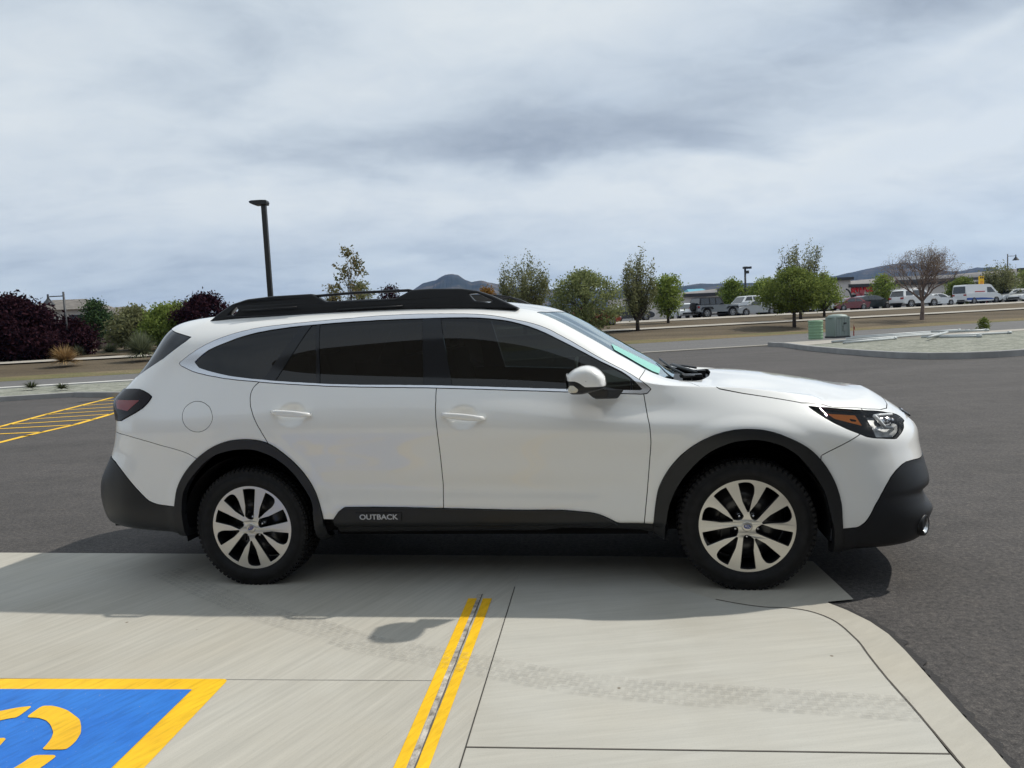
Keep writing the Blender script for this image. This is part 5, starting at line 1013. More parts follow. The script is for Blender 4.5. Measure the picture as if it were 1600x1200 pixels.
# hatching far left on the asphalt
def strip(p, q, w, name='yellow_hatching', z=.005):
    p, q = Vector(p), Vector(q); d = (q-p).normalized(); nn = Vector((-d.y, d.x))*w/2
    return paint(name, [tuple(p-nn), tuple(q-nn), tuple(q+nn), tuple(p+nn)], MT['yellow'], z)
strip((-9.1, 12.1), (-9.566, 13.759), .12); strip((-9.55, 13.7), (-10.05, 16.1), .12); strip((-10.03, 16.0), (-10.75, 20.0), .12)
strip((-7.9, 10.5), (-8.02, 12.2), .12); strip((-8.02, 12.1), (-8.0, 13.5), .12); strip((-8.0, 13.45), (-8.45, 16.6), .12); strip((-8.45, 16.5), (-8.9, 19.5), .12)
for a, b in (((-9.45, 13.4), (-8.02, 13.45)), ((-9.3, 12.6), (-8.0, 12.55)), ((-9.62, 14.1), (-8.08, 14.3)), ((-9.78, 14.95), (-8.2, 15.2)), ((-10.0, 15.8), (-8.32, 16.1)), ((-10.15, 16.7), (-8.45, 17.0)), ((-10.3, 17.7), (-8.6, 18.0)), ((-10.5, 18.8), (-8.75, 19.1))): strip(a, b, .09)
# tyre tread prints: dust in block pattern
tm = bpy.data.materials.new('tread_dust'); tm.use_nodes = True; t = tm.node_tree; b = t.nodes['Principled BSDF']; b.inputs['Base Color'].default_value = (.25, .235, .215, 1); b.inputs['Roughness'].default_value = .95
uv = add_n(t, 'ShaderNodeUVMap'); br = add_n(t, 'ShaderNodeTexBrick'); br.inputs['Scale'].default_value = 1; br.inputs['Mortar Size'].default_value = .14; br.inputs['Brick Width'].default_value = 1.0; br.inputs['Row Height'].default_value = 1.0
br.inputs['Color1'].default_value = (1, 1, 1, 1); br.inputs['Color2'].default_value = (.75, .75, .75, 1); br.inputs['Mortar'].default_value = (0, 0, 0, 1); br.inputs['Mortar Smooth'].default_value = .3
t.links.new(uv.outputs[0], br.inputs['Vector']); nz = tex_noise(t, uv.outputs[0], .35, detail=6); nz2 = tex_noise(t, uv.outputs[0], 3.0, detail=3)
f = add_n(t, 'ShaderNodeMath', operation='MULTIPLY'); t.links.new(br.outputs['Color'], f.inputs[0])
r1 = add_n(t, 'ShaderNodeMapRange'); r1.inputs['From Min'].default_value = .30; r1.inputs['From Max'].default_value = .55; r1.inputs['To Max'].default_value = .22; t.links.new(nz, r1.inputs['Value']); t.links.new(r1.outputs[0], f.inputs[1])
f2 = add_n(t, 'ShaderNodeMath', operation='MULTIPLY'); t.links.new(f.outputs[0], f2.inputs[0]); r2 = add_n(t, 'ShaderNodeMapRange'); r2.inputs['From Min'].default_value = .3; r2.inputs['From Max'].default_value = .6; r2.inputs['To Min'].default_value = .55; t.links.new(nz2, r2.inputs['Value']); t.links.new(r2.outputs[0], f2.inputs[1])
t.links.new(f2.outputs[0], b.inputs['Alpha'])
def tread(name, pts, w, z=.0205):
    pts = np.array(pts, float); d = np.concatenate([[0], np.cumsum(np.linalg.norm(np.diff(pts, axis=0), axis=1))]); L = d[-1]; n = int(L/.04)
    tt = np.linspace(0, L, n+1); X = herm(d, pts[:, 0], tt); Y = herm(d, pts[:, 1], tt); V = []; F = []; U = []
    for i in range(n+1):
        j = min(n, i+1); k = max(0, i-1); dx, dy = X[j]-X[k], Y[j]-Y[k]; l = math.hypot(dx, dy); nx_, ny_ = -dy/l*w/2, dx/l*w/2
        V += [(X[i]-nx_, Y[i]-ny_, z), (X[i]+nx_, Y[i]+ny_, z)]
    me = bpy.data.meshes.new(name); me.from_pydata(V, [], [(2*i, 2*i+2, 2*i+3, 2*i+1) for i in range(n)]); uvl = me.uv_layers.new(name='UVMap')
    for p in me.polygons:
        for li, vi in zip(p.loop_indices, p.vertices): uvl.data[li].uv = (tt[vi//2]/.055, (vi % 2)*5)
    me.materials.append(tm); me.update(); return tag(link_mesh(name, me), kind='structure')
tread('tyre_print', [(-.74, 3.30), (-.40, 3.13), (-.165, 3.01), (.193, 2.83), (.45, 2.745), (.661, 2.69), (.990, 2.61), (1.20, 2.56), (1.37, 2.52)], .17)
tread('tyre_print', [(-2.2, 4.5), (-1.754, 4.087), (-1.307, 3.711), (-.95, 3.47), (-.74, 3.30)], .17, .0195)
# ---------------------------------------------------------------- plants
MT['bark'] = shader('bark', (.055, .045, .038), .95, noise_amt=.3, noise_scale=6)
MT['twig'] = shader('grey_twig', (.17, .125, .105), .95, noise_amt=.3, noise_scale=3)
def leaves(rng, centers, per, sigma, size, flat=.6, aspect=.55):
    """centers (n,3): leaf quads scattered round each"""
    n = len(centers)*per; C_ = np.repeat(centers, per, axis=0)+rng.normal(0, 1, (n, 3))*np.array([sigma, sigma, sigma*flat])
    d = rng.normal(0, 1, (n, 3)); d /= np.linalg.norm(d, axis=1, keepdims=True); e_ = rng.normal(0, 1, (n, 3)); e_ -= (e_*d).sum(1, keepdims=True)*d; e_ /= np.linalg.norm(e_, axis=1, keepdims=True)
    s = size*rng.uniform(.6, 1.35, (n, 1)); a = d*s; b_ = e_*s*aspect
    V = np.stack([C_-a, C_-b_*.9, C_+a, C_+b_*.9], 1).reshape(-1, 3); F = np.arange(n*4).reshape(-1, 4); return V, F
def crown_points(rng, n, h0, h1, rad, prof, lobes=7, hollow=.25):
    """points in a lumpy envelope; prof maps 0..1 height to relative radius"""
    lob = [(rng.uniform(0, 2*math.pi), rng.uniform(.1, .95), rng.uniform(.55, 1.0)) for _ in range(lobes)]
    out = []
    while len(out) < n:
        t = rng.uniform(0, 1); ph = rng.uniform(0, 2*math.pi); lim = rad*float(np.interp(t, prof[0], prof[1]))
        bump_ = 0
        for a, hh_, r in lob: bump_ = max(bump_, r*math.exp(-((math.cos(ph-a)-1)**2)*1.2-((t-hh_)/.22)**2))
        lim *= .62+.42*bump_; r = lim*math.sqrt(rng.uniform(hollow, 1))
        out.append((r*math.cos(ph), r*math.sin(ph), h0+(h1-h0)*t))
    return np.array(out)
ROUND = ([0, .15, .4, .65, .85, 1], [.45, .85, 1, .92, .6, .12])
OVAL = ([0, .15, .4, .65, .85, 1], [.35, .65, .95, 1, .7, .15])
CONE = ([0, .2, .5, .8, 1], [.6, 1, .8, .45, .05])
TALL = ([0, .2, .5, .75, .9, 1], [.25, .7, 1, .75, .45, .12])
LOW = ([0, .3, .6, .85, 1], [.95, 1, .85, .5, .1])
def tree(name, label, pos, h, rad, base, mat, seed, prof=ROUND, clumps=170, per=26, sigma=.22, size=.085, trunk=.10, cat='tree', bark='bark', limbs=26, group=None, lean=0, hollow=.25, trunks=1, twigs=True, lobes=7, upright=0.0):
    rng = np.random.default_rng(seed); root = empty(name, pos, 0, label, cat, group)
    C_ = crown_points(rng, clumps, base, h, rad, prof, lobes, hollow); C_[:, 0] += lean*C_[:, 2]/h
    if name == 'airy_tree':   # leaves gather on many steep leaders
        nl = 26; La = rng.uniform(0, 2*math.pi, nl); Lr = rad*np.sqrt(rng.uniform(.02, 1, nl))*.95; Lt = rng.uniform(.78, 1.08, nl)*(1-.52*(Lr/rad)**2)
        clumps = int(clumps*1.35); ii = rng.integers(0, nl, clumps); tt_ = rng.uniform(.12, 1, clumps)
        zz2 = base+(h*1.0-base)*Lt[ii]*tt_; fr_ = Lr[ii]*(.35+.65*np.minimum(1, tt_*1.5))
        C_ = np.stack([fr_*np.cos(La[ii])+rng.normal(0, .07, clumps), fr_*np.sin(La[ii])+rng.normal(0, .07, clumps), zz2], 1)
    T_ = MB()
    for k in range(trunks):
        off = Vector(((k-(trunks-1)/2)*.35*(rad if trunks > 1 else 0), rng.uniform(-.1, .1), 0))*(1 if trunks > 1 else 0)
        top = Vector((lean+off.x*1.3, 0, base+(h-base)*.62)); pts = [Vector((off.x*.4, off.y*.4, -.1)), Vector((off.x*.6+lean*.3, 0, base*.7)), Vector((off.x+lean*.6+rng.uniform(-.08, .08)*rad, rng.uniform(-.08, .08)*rad, base+(h-base)*.3)), top]
        T_.tube(pts, [trunk*1.25, trunk, trunk*.7, trunk*.22], 8)
    sel = rng.choice(len(C_), min(limbs*5, len(C_)), replace=False)
    for i, ci in enumerate(sel):
        c = Vector(C_[ci]); zz_ = max(base*.75, c.z-(.35+upright)*h*rng.uniform(.5, 1)) ; fx = rng.uniform(.0, .15)
        st_ = Vector((lean*zz_/h+c.x*fx, c.y*fx, min(zz_, base+(h-base)*.55))); md = st_.lerp(c, .55)+Vector((rng.uniform(-.1, .1)*rad, rng.uniform(-.1, .1)*rad, .04*h-(upright*.1*h)))
        r0 = trunk*(.42 if i < limbs else .14); T_.tube([st_, md, c], [r0, r0*.5, r0*.12], 5, cap=False)
    T_.build('trunk', MT[bark], root)
    V, F = leaves(rng, C_, int(per*(1.25 if name == 'airy_tree' else 1.5)), sigma*(.62 if name == 'airy_tree' else 1), size, 2.1 if name == 'airy_tree' else .7); mesh_np('crown', V, F, mat, parent=root)
    return root
LM = {}
LM['green'] = leaf_mat('leaf_green', (.10, .135, .035), (.22, .26, .075))
LM['bright'] = leaf_mat('leaf_bright', (.13, .18, .04), (.27, .33, .09))
LM['olive'] = leaf_mat('leaf_olive', (.12, .125, .06), (.26, .27, .135))
LM['pale'] = leaf_mat('leaf_pale', (.13, .155, .06), (.30, .33, .15))
LM['plum'] = leaf_mat('leaf_plum', (0.014, 0.007, 0.010), (0.046, 0.020, 0.026), trans=.12)
LM['pine'] = leaf_mat('leaf_pine', (0.031, 0.056, 0.025), (0.077, 0.119, 0.049), trans=.1)
LM['bare'] = leaf_mat('leaf_bud', (.20, .15, .115), (.32, .25, .18), trans=.2)
LM['grey'] = leaf_mat('leaf_grey', (0.091, 0.111, 0.065), (0.208, 0.221, 0.130), trans=.1)
LM['rust'] = leaf_mat('leaf_rust', (0.165, 0.083, 0.022), (0.286, 0.165, 0.044))
LM['mixed'] = leaf_mat('leaf_mixed', (0.084, 0.108, 0.036), (0.264, 0.204, 0.108))
def yucca(name, label, pos, r, h, c1, c2, seed, n=420, cat='shrub', width=.022):
    rng = np.random.default_rng(seed); V = []; F = []
    for i in range(n):
        ph = rng.uniform(0, 2*math.pi); el = math.asin(rng.uniform(-.12, 1)); L = rng.uniform(.7, 1.08)
        d = Vector((math.cos(ph)*math.cos(el), math.sin(ph)*math.cos(el), math.sin(el))); e_ = Vector((d.x*r*L, d.y*r*L, .22*h+d.z*h*.8*L-.10*h*(1-d.z)))
        sd_ = d.cross(Vector((0, 0, 1))).normalized()*width; o = len(V); b_ = Vector((d.x*.1*r, d.y*.1*r, .22*h)); m_ = b_.lerp(e_, .5)+Vector((0, 0, .05*h))
        V += [b_-sd_, b_+sd_, m_+sd_*.8, m_-sd_*.8, e_]; F += [(o, o+1, o+2, o+3), (o+3, o+2, o+4)]
    me = bpy.data.meshes.new(name); me.from_pydata([tuple(v) for v in V], [], F); me.materials.append(leaf_mat(name+'_blade', c1, c2, trans=.15)); me.update()
    o = link_mesh(name, me); o.location = pos; return tag(o, label, cat)
def bare_tree(name, label, pos, h, rad, seed, cat='tree'):
    rng = random.Random(seed); root = empty(name, pos, 0, label, cat); T_ = MB(); tips = []
    def grow(p, d, L, r, lev):
        n = 3; pts = [p]; q = p.copy(); dd = d.copy()
        for i in range(n):
            dd = (dd+Vector((rng.uniform(-.18, .18), rng.uniform(-.18, .18), rng.uniform(-.05, .12)))).normalized(); q = q+dd*L/n; pts.append(q.copy())
        T_.tube(pts, [r, r*.86, r*.72, r*.58], 7 if lev < 2 else 4, cap=False)
        if lev >= 6: tips.append(q); return
        k = 3 if lev < 5 else 2
        if lev == 0: k = 6
        for j in range(k):
            a = rng.uniform(0, 2*math.pi) if lev else 2*math.pi*j/k+rng.uniform(-.3, .3); sp = rng.uniform(.35, .85) if lev else rng.uniform(.45, .95)
            ax = dd.cross(Vector((math.cos(a), math.sin(a), .1))).normalized(); nd = Matrix.Rotation(sp, 3, ax) @ dd
            st_ = pts[-1] if j or lev == 0 else pts[2]
            grow(st_, nd, L*rng.uniform(.66, .86) if lev else h*.23, r*rng.uniform(.50, .62), lev+1)
        if lev == 0: grow(pts[-1], dd, h*.24, r*.62, 1)
    grow(Vector((0, 0, -.1)), Vector((0, 0, 1)), h*.27, .17, 0)
    vs = np.array(T_.v); top = vs[:, 2].max(); wid = np.abs(vs[:, :2]).max(); T_.v = [(x*rad*1.05/wid if z > h*.25 else x, y*rad*1.05/wid if z > h*.25 else y, z if z < h*.25 else h*.25+(z-h*.25)*(h-h*.25)/(top-h*.25)) for x, y, z in T_.v]
    T_.build('trunk', MT['twig'], root)
    tp = np.array([(t_.x*rad/wid, t_.y*rad/wid, h*.25+(t_.z-h*.25)*(h*.75)/(top-h*.25)) for t_ in tips]); g2 = np.random.default_rng(seed)
    V, F = leaves(g2, tp, 6, .14, .036); mesh_np('crown', V, F, LM['bare'], parent=root); return root
# scale: metres for one photo pixel at a point
ppm = lambda p: p.y/FPX
def trk(px, t, top_px, halfw_px, base_px_y=None):
    p = spot(px, t); s = p.y/FPX/math.cos(math.atan((px-800)/FPX)*0); hor = 506.7-(px-800)*.0489
    h = (hor-top_px)*s+CAM_H-p.z; return p, h, halfw_px*s
def TT_(name, label, px, t, top, hw, base, mat, seed, **k):
    p, h, r = trk(px, t, top, hw); return tree(name, label, p, h, r, base*h, LM[mat], seed, **k)
# left side
TT_('plum_tree', 'large dark purple-leaved plum tree at the left edge', 22, 13, 473, 78, .04, 'plum', 1, prof=LOW, clumps=420, per=44, sigma=.32, size=.11, trunks=3, lobes=11, group='purple plum trees')
TT_('plum_tree', 'smaller purple plum tree touching the right side of the large left one', 108, 15, 506, 40, .04, 'plum', 2, prof=ROUND, clumps=150, per=34, sigma=.28, size=.10, trunks=2, group='purple plum trees')
TT_('plum_tree', 'purple plum tree rising behind the rear roof corner of the white car', 322, 15, 464, 50, .05, 'plum', 3, prof=OVAL, clumps=240, per=30, sigma=.26, size=.10, trunks=3, lobes=10, group='purple plum trees')
TT_('pine_tree', 'dark pine with clumped open branches in front of the white house', 152, 24, 474, 22, .30, 'pine', 4, prof=([0, .3, .6, .8, 1], [.5, 1, .6, .7, .25]), clumps=34, per=120, sigma=.30, size=.085, trunk=.14, hollow=.4)
TT_('leafy_tree', 'mid green bushy tree right of the clumped pine', 208, 18, 486, 42, .12, 'olive', 5, prof=ROUND, clumps=150, per=32, sigma=.30, size=.11)
TT_('leafy_tree', 'bright green tree between the round grey yucca and the purple tree', 258, 16, 483, 36, .14, 'bright', 6, prof=ROUND, clumps=170, per=34, sigma=.27, size=.10)
TT_('leafy_tree', 'thin dark green tree against the left side of the rear purple tree', 284, 20, 474, 24, .15, 'green', 7, prof=OVAL, clumps=80, per=30, sigma=.26, size=.10)
p, h, r = trk(95, 5.6, 538, 30); yucca('dry_yucca', 'straw-coloured dry spiky plant beside the sidewalk under the plum trees', p, 1.05, 1.25, (.26, .17, .08), (.46, .32, .16), 11, 520, 'shrub')
p, h, r = trk(216, 6.2, 520, 30); yucca('green_yucca', 'large grey-green spiky yucca mound just left of the car', p, 1.15, 1.75, (.10, .12, .07), (.25, .27, .17), 12, 900, 'shrub')
p, h, r = trk(118, 12.5, 546, 14); yucca('grey_shrub', 'small dark grey-green bush just behind the dry spiky plant', p, .55, .85, (.06, .07, .045), (.13, .14, .09), 13, 260, 'shrub')
p, h, r = trk(168, 12.5, 543, 20); yucca('grey_shrub', 'low dark grey-green bush in front of the pink fence', p, .95, .85, (.05, .065, .04), (.12, .13, .085), 14, 420, 'shrub')
# young tree and shrubs behind the roof rails
p = near(550, 24.5); tree('young_tree', 'thin young tree with sparse reddish green leaves above the roof rail', p, 4.15, .62, 2.2, LM['mixed'], 21, prof=TALL, clumps=34, per=16, sigma=.10, size=.055, trunk=.028, limbs=7, hollow=.1)
TT_('low_tree', 'small reddish-topped green tree left of the young tree, over the roof rail', 522, 16, 449, 13, .2, 'mixed', 22, prof=OVAL, clumps=45, per=24, sigma=.2, size=.085)
TT_('low_tree', 'small green tree right of the young tree, over the roof rail', 568, 18, 446, 22, .2, 'olive', 23, prof=OVAL, clumps=70, per=24, sigma=.22, size=.09)
TT_('low_tree', 'small dark purplish tree right of the others over the roof rail', 612, 20, 448, 26, .2, 'plum', 24, prof=ROUND, clumps=80, per=24, sigma=.24, size=.09)
TT_('low_tree', 'rusty orange bush below the mountain beside the tall airy tree', 762, 24, 452, 22, .05, 'rust', 25, prof=LOW, clumps=70, per=24, sigma=.25, size=.09)
# right side trees
TT_('airy_tree', 'tall airy brown-green tree directly above the front of the car roof', 820, 10, 386, 45, .16, 'olive', 31, prof=OVAL, clumps=300, per=18, sigma=.22, size=.075, limbs=46, upright=.25, hollow=.05, lobes=10, trunk=.12)
TT_('round_tree', 'broad light green tree above the windshield', 914, 7.5, 428, 66, .13, 'pale', 32, prof=ROUND, clumps=300, per=26, sigma=.24, size=.085, limbs=34, lobes=12, trunk=.14)
TT_('airy_tree', 'tall narrow brown-green tree with two peaks right of the broad light green tree', 996, 8.5, 392, 34, .17, 'olive', 33, prof=TALL, clumps=210, per=20, sigma=.21, size=.075, limbs=44, upright=.25, hollow=.05, lobes=9, trunk=.12)
TT_('round_tree', 'bright green tree standing just left of the grey retail building', 1044, 17, 434, 28, .22, 'bright', 34, prof=OVAL, clumps=120, per=28, sigma=.28, size=.10)
TT_('round_tree', 'small bright green tree behind the silver jeep and white pickup', 1146, 33, 441, 22, .16, 'bright', 35, prof=ROUND, clumps=110, per=30, sigma=.32, size=.12)
TT_('round_tree', 'yellow-green tree behind the silver sedan', 1196, 30, 440, 30, .14, 'bright', 36, prof=ROUND, clumps=140, per=28, sigma=.34, size=.12)
TT_('airy_tree', 'tall airy tree rising behind the dense roadside tree with dark trunk', 1251, 11.0, 377, 42, .26, 'olive', 37, prof=([0, .2, .45, .7, .9, 1], [.3, .8, 1, .62, .42, .12]), clumps=210, per=16, sigma=.20, size=.075, limbs=44, upright=.22, hollow=.05, lobes=9, trunk=.11)
TT_('round_tree', 'dense olive green roadside tree nearest the utility boxes', 1241, 4.6, 424, 60, .33, 'green', 38, prof=ROUND, clumps=280, per=26, sigma=.24, size=.085, limbs=34, lobes=12, trunk=.11)
TT_('round_tree', 'yellow-green tree on the right side of the dense roadside tree', 1288, 14, 432, 27, .22, 'bright', 39, prof=ROUND, clumps=120, per=26, sigma=.26, size=.09)
TT_('round_tree', 'light green tree partly hiding the red shop lettering', 1380, 27, 434, 22, .15, 'bright', 40, prof=OVAL, clumps=100, per=22, sigma=.28, size=.11)
p, h, r = trk(1441, 4.6, 382, 58); bare_tree('bare_tree', 'nearly bare brown twiggy tree in front of the white SUV', p, h, r, 5)
TT_('round_tree', 'dark green tree just left of the white van', 1502, 33, 436, 24, .15, 'green', 42, prof=ROUND, clumps=120, per=28, sigma=.32, size=.12)
TT_('airy_tree', 'olive tree beside the tall street lamp at the right', 1562, 30, 414, 32, .2, 'olive', 43, prof=ROUND, clumps=140, per=22, sigma=.32, size=.11, limbs=30)
TT_('round_tree', 'yellow-green tree cut by the right edge', 1602, 30, 424, 16, .2, 'bright', 44, prof=ROUND, clumps=70, per=20, sigma=.32, size=.11)
p = near(1538, 34.0); o = tree('island_bush', 'small green bush on the gravel island', (p.x, p.y, .1), .55, .28, .04, LM['green'], 45, prof=LOW, clumps=40, per=22, sigma=.06, size=.035, cat='shrub', trunk=.02, limbs=8)
p = near(40, 23.3); yucca('weed', 'scruffy weed on the gravel strip, the farther left one', (p.x, p.y, .12), .42, .32, (.04, .055, .03), (.11, .12, .06), 15, 160, 'weed', .012)
p = near(89, 22.3); yucca('weed', 'scruffy weed on the gravel strip nearer the car', (p.x, p.y, .12), .40, .26, (.04, .055, .03), (.11, .12, .06), 16, 160, 'weed', .012)
# ---------------------------------------------------------------- lamps
def post_lamp(label, pos, h, side, seed=0):
    r = empty('street_lamp', pos, 0, label, 'street lamp', 'bell-shaped street lamps'); b_ = MB(); b_.tube([(0, 0, 0), (0, 0, h)], [.09, .06], 8); b_.tube([(0, 0, h-.25), (side*.85, 0, h-.25)], .035, 6); b_.build('post', MT['lampblack'], r)
    c_ = MB(); c_.lathe([(.05, 0), (.07, -.25), (.16, -.38), (.34, -.62), (.36, -.66), (.0, -.64)], 'z', 16, (side*.95, 0, h-.1)); c_.build('lamp_shade', MT['lampblack'], r); return r
MT['lampblack'] = shader('dark_grey_metal', (.04, .043, .048), .5)
def lamp(label, px, t, top, side):
    p = spot(px, t); hor = 506.7-(px-800)*.0489; h = (hor-top)*p.y/FPX+CAM_H-p.z; post_lamp(label, p, h, side)
lamp('dark street lamp with bell shade above the left plum trees', 103, 14, 457, -1)
lamp('tiny dark street lamp above the purple tree behind the car', 308, 44, 461, 1)
lamp('dark street lamp with bell shade at the far right', 1574, 30, 398, 1)
p = spot(1166, 32); r = empty('lot_lamp', p, 0, 'dark double-headed lamp pole in the far parking lot', 'lamp pole'); hh_ = (506.7-(1166-800)*.0489-418)*p.y/FPX+CAM_H-p.z
b_ = MB(); b_.tube([(0, 0, 0), (0, 0, hh_)], .11, 8); b_.build('pole', MT['lampblack'], r); b_ = MB(); b_.box((.35, 0, hh_-.1), (.6, .35, .22)); b_.box((-.1, -.3, hh_-.1), (.35, .5, .22)); b_.box((0.2, 0, hh_-.55), (.35, .3, .3)); b_.build('lamp_head', MT['lampblack'], r)
p = near(424, 20.2, 480); r = empty('parking_lamp', p, 0, 'tall square black light pole behind the car roof', 'lamp pole')
MT['poleblack'] = shader('pole_black', (.012, .012, .011), .4)
b_ = MB(); b_.box((0, 0, 2.48), (.125, .125, 4.96)); b_.build('pole', MT['poleblack'], r, .01); b_ = MB(); b_.lathe([(.22, 0), (.22, .35), (.2, .37), (0, .37)], 'z', 20, (0, 0, 0)); b_.build('footing', MT['conc_kerb'], r)
b_ = MB(); b_.prism([(-.36, 5.03), (-.34, 4.985), (-.20, 4.93), (.10, 4.93), (.12, 5.0), (.10, 5.05), (-.05, 5.06), (-.30, 5.055)], -.13, .13, 0, 'y'); b_.build('lamp_head', MT['poleblack'], r, .012)
# ---------------------------------------------------------------- house, fence
MT['wallwhite'] = shader('pale_stucco', (.50, .47, .44), .9, noise_amt=.05, noise_scale=.5); MT['roofgrey'] = shader('grey_shingles', (.16, .145, .13), .9, noise_amt=.2, noise_scale=2)
p = spot(112, 52); hr = empty('house', p, R(12), 'white house with a grey roof behind the left trees', 'house')
b_ = MB(); b_.box((0, 0, 2.0), (7, 7, 4.0)); b_.box((5.2, -.5, 1.6), (4.4, 6, 3.2)); b_.build('wall', MT['wallwhite'], hr)
b_ = MB(); b_.add([(-4, -4, 3.9), (4, -4, 3.9), (4, 4, 3.9), (-4, 4, 3.9), (-1.6, 0, 5.1), (1.6, 0, 5.1)], [(0, 1, 5, 4), (1, 2, 5), (2, 3, 4, 5), (3, 0, 4), (3, 2, 1, 0)]); b_.add([(3.6, -4, 3.1), (7.9, -4, 3.1), (7.9, 3, 3.1), (3.6, 3, 3.1), (4.4, -.5, 4.1), (6.0, -.5, 4.1)], [(0, 1, 5, 4), (1, 2, 5), (2, 3, 4, 5), (3, 0, 4), (3, 2, 1, 0)]); b_.build('roof', MT['roofgrey'], hr)
b_ = MB(); b_.box((1.6, -3.51, 2.9), (1.3, .06, .9)); b_.build('window', MT['gloss_black'], hr); b_ = MB(); b_.box((5.4, -3.52, 1.9), (1.3, .06, .9)); b_.build('window', MT['gloss_black'], hr)
p = spot(165, 26); fr = empty('fence', p, R(14), 'pinkish board fence below the house', 'fence')
b_ = MB()
for i in range(90): b_.box((-5+i*.165, 0, .62+.01*math.sin(i*7)), (.150, .03, 1.24), 0)
b_.build('board_panel', shader('pink_boards', (.27, .185, .165), .9, noise_amt=.25, noise_scale=3), fr)
for i in range(6): b_ = MB(); b_.box((-5+i*2.9, -.07, .68), (.12, .10, 1.36)); b_.build('post', shader('fence_post', (.36, .30, .27), .9), fr)
b_ = MB(); b_.box((-2.2, -.05, .6), (.9, .05, 1.1)); b_.build('gate', MT['wallwhite'], fr)
# ---------------------------------------------------------------- retail buildings
MT['stucco'] = shader('grey_stucco', (.60, .555, .52), .9, noise_amt=.06, noise_scale=.4); MT['cap'] = shader('dark_cornice', (.035, .035, .04), .7); MT['shopglass'] = shader('shop_glass', (.02, .028, .03), .1, coat=.5)
MT['redsign'] = shader('red_sign', (.62, .015, .02), .5)
def bld(px0, px1, t, top0, **k):
    a = spot(px0, t); b = spot(px1, t); L = (Vector((b.x, b.y))-Vector((a.x, a.y))).length; ang = math.atan2(b.y-a.y, b.x-a.x)
    return a, L, ang
def hgt(px, p, top): return (506.7-(px-800)*.0489-top)*p.y/FPX+CAM_H-p.z
# left block (grey, with small red sign)
a, L, ang = bld(1020, 1124, 52, 455); g = empty('retail_building', a, ang, 'low grey retail building with a small red sign behind the parked jeep', 'building')
h1 = hgt(1070, a, 459); h2 = hgt(1150, a, 449)
b_ = MB(); b_.box((L/2, 7, h1/2), (L, 14, h1)); b_.build('wall', MT['stucco'], g); b_ = MB(); b_.box((L*.72, -.18, h1-.22), (L*.52, .5, .42)); b_.build('cornice', MT['cap'], g)
b_ = MB(); b_.box((L*.70, -.5, h1*.63), (2.9, .9, .12)); b_.build('canopy', MT['cap'], g)
text_mesh('sign', 'W', 1.1, .05, lambda x, y, z: (L*.73+x, -.10-z, h1*.47+y), MT['redsign'], g, .02, 1.4)
b_ = MB(); b_.box((L*.70, -.08, 1.3), (1.6, .1, 2.6)); b_.build('window', MT['shopglass'], g)
a2, L2, ang2 = bld(1124, 1300, 52, 447); g2 = empty('retail_building', a2, ang2, 'taller grey retail building behind the yellow-green trees', 'building')
b_ = MB(); b_.box((L2/2, 7.5, h2/2), (L2, 15, h2)); b_.build('wall', MT['stucco'], g2); b_ = MB(); b_.box((L2*.5, -.2, h2-.25), (L2+.4, .5, .5)); b_.build('cornice', MT['cap'], g2)
for i in range(8): b_ = MB(); b_.box((L2*(.06+.12*i), -.08, 1.6), (2.2, .1, 2.6)); b_.build('window', MT['shopglass'], g2)
# the blue roof seen over the left block
p = spot(1084, 80); rb = MB(); rb.box((.3, 0, 2.6), (3.6, 8, 5.2)); o = rb.build('blue_roofed_shed', MT['stucco']); o.location = p; tag(o, 'distant shed with a light blue roof above the low grey building', 'building')
hh_ = hgt(1078, p, 452); rr = MB(); rr.add([(-1.6, -4.3, hh_-.9), (2.2, -4.3, hh_-.9), (1.6, 0, hh_-.05), (-1.0, 0, hh_-.05), (2.2, 4.3, hh_-.9), (-1.6, 4.3, hh_-.9)], [(0, 1, 2, 3), (3, 2, 4, 5), (0, 3, 5), (1, 4, 2)]); o2 = rr.build('roof', shader('blue_roof', (.12, .36, .46), .6), o)
o.data.transform(Matrix.Scale((hh_-.9)/5.2, 4, (0, 0, 1)))
# vape shop block
a3, L3, ang3 = bld(1300, 1366, 44, 443); g3 = empty('shop_building', a3, ang3, 'beige shop with red lettering and dark glass front', 'building')
h3 = hgt(1340, a3, 444); hp = hgt(1316, a3, 437); k_ = L3/66
b_ = MB(); b_.box((L3/2+7, 8, h3/2), (L3+14, 16, h3)); b_.build('wall', MT['stucco'], g3)
b_ = MB(); b_.box((14*k_, .1, hp/2), (24*k_, 1.0, hp)); b_.build('tower', MT['stucco'], g3); b_ = MB(); b_.box((14*k_, -.1, hp+.05), (25*k_, 1.7, .35)); b_.build('cornice', MT['cap'], g3)
b_ = MB(); b_.box((44*k_+7, -.2, h3-.2), (L3*.65+14, .55, .4)); b_.build('cornice', MT['cap'], g3)
zs = hgt(1345, a3, 452.5)
for i, ch in enumerate('VAPOR'): text_mesh('sign_letter', ch, 1.0, .08, lambda x, y, z, i=i: (38.6*k_+i*5.5*k_+x, -.12-z, zs+y), MT['redsign'], g3, .04, .72)
st_ = MB(); c_ = (32.5*k_, zs+.02); st_.prism([(c_[0]+(.62 if i % 2 == 0 else .25)*math.sin(math.pi*i/5), c_[1]+(.62 if i % 2 == 0 else .25)*math.cos(math.pi*i/5)) for i in range(10)], -.16, -.05, 0, 'y'); st_.build('sign_star', MT['redsign'], g3)
zg = hgt(1345, a3, 460); b_ = MB(); b_.box((43*k_, -.05, zg/2), (27*k_, .14, zg)); b_.build('shop_window', MT['shopglass'], g3)
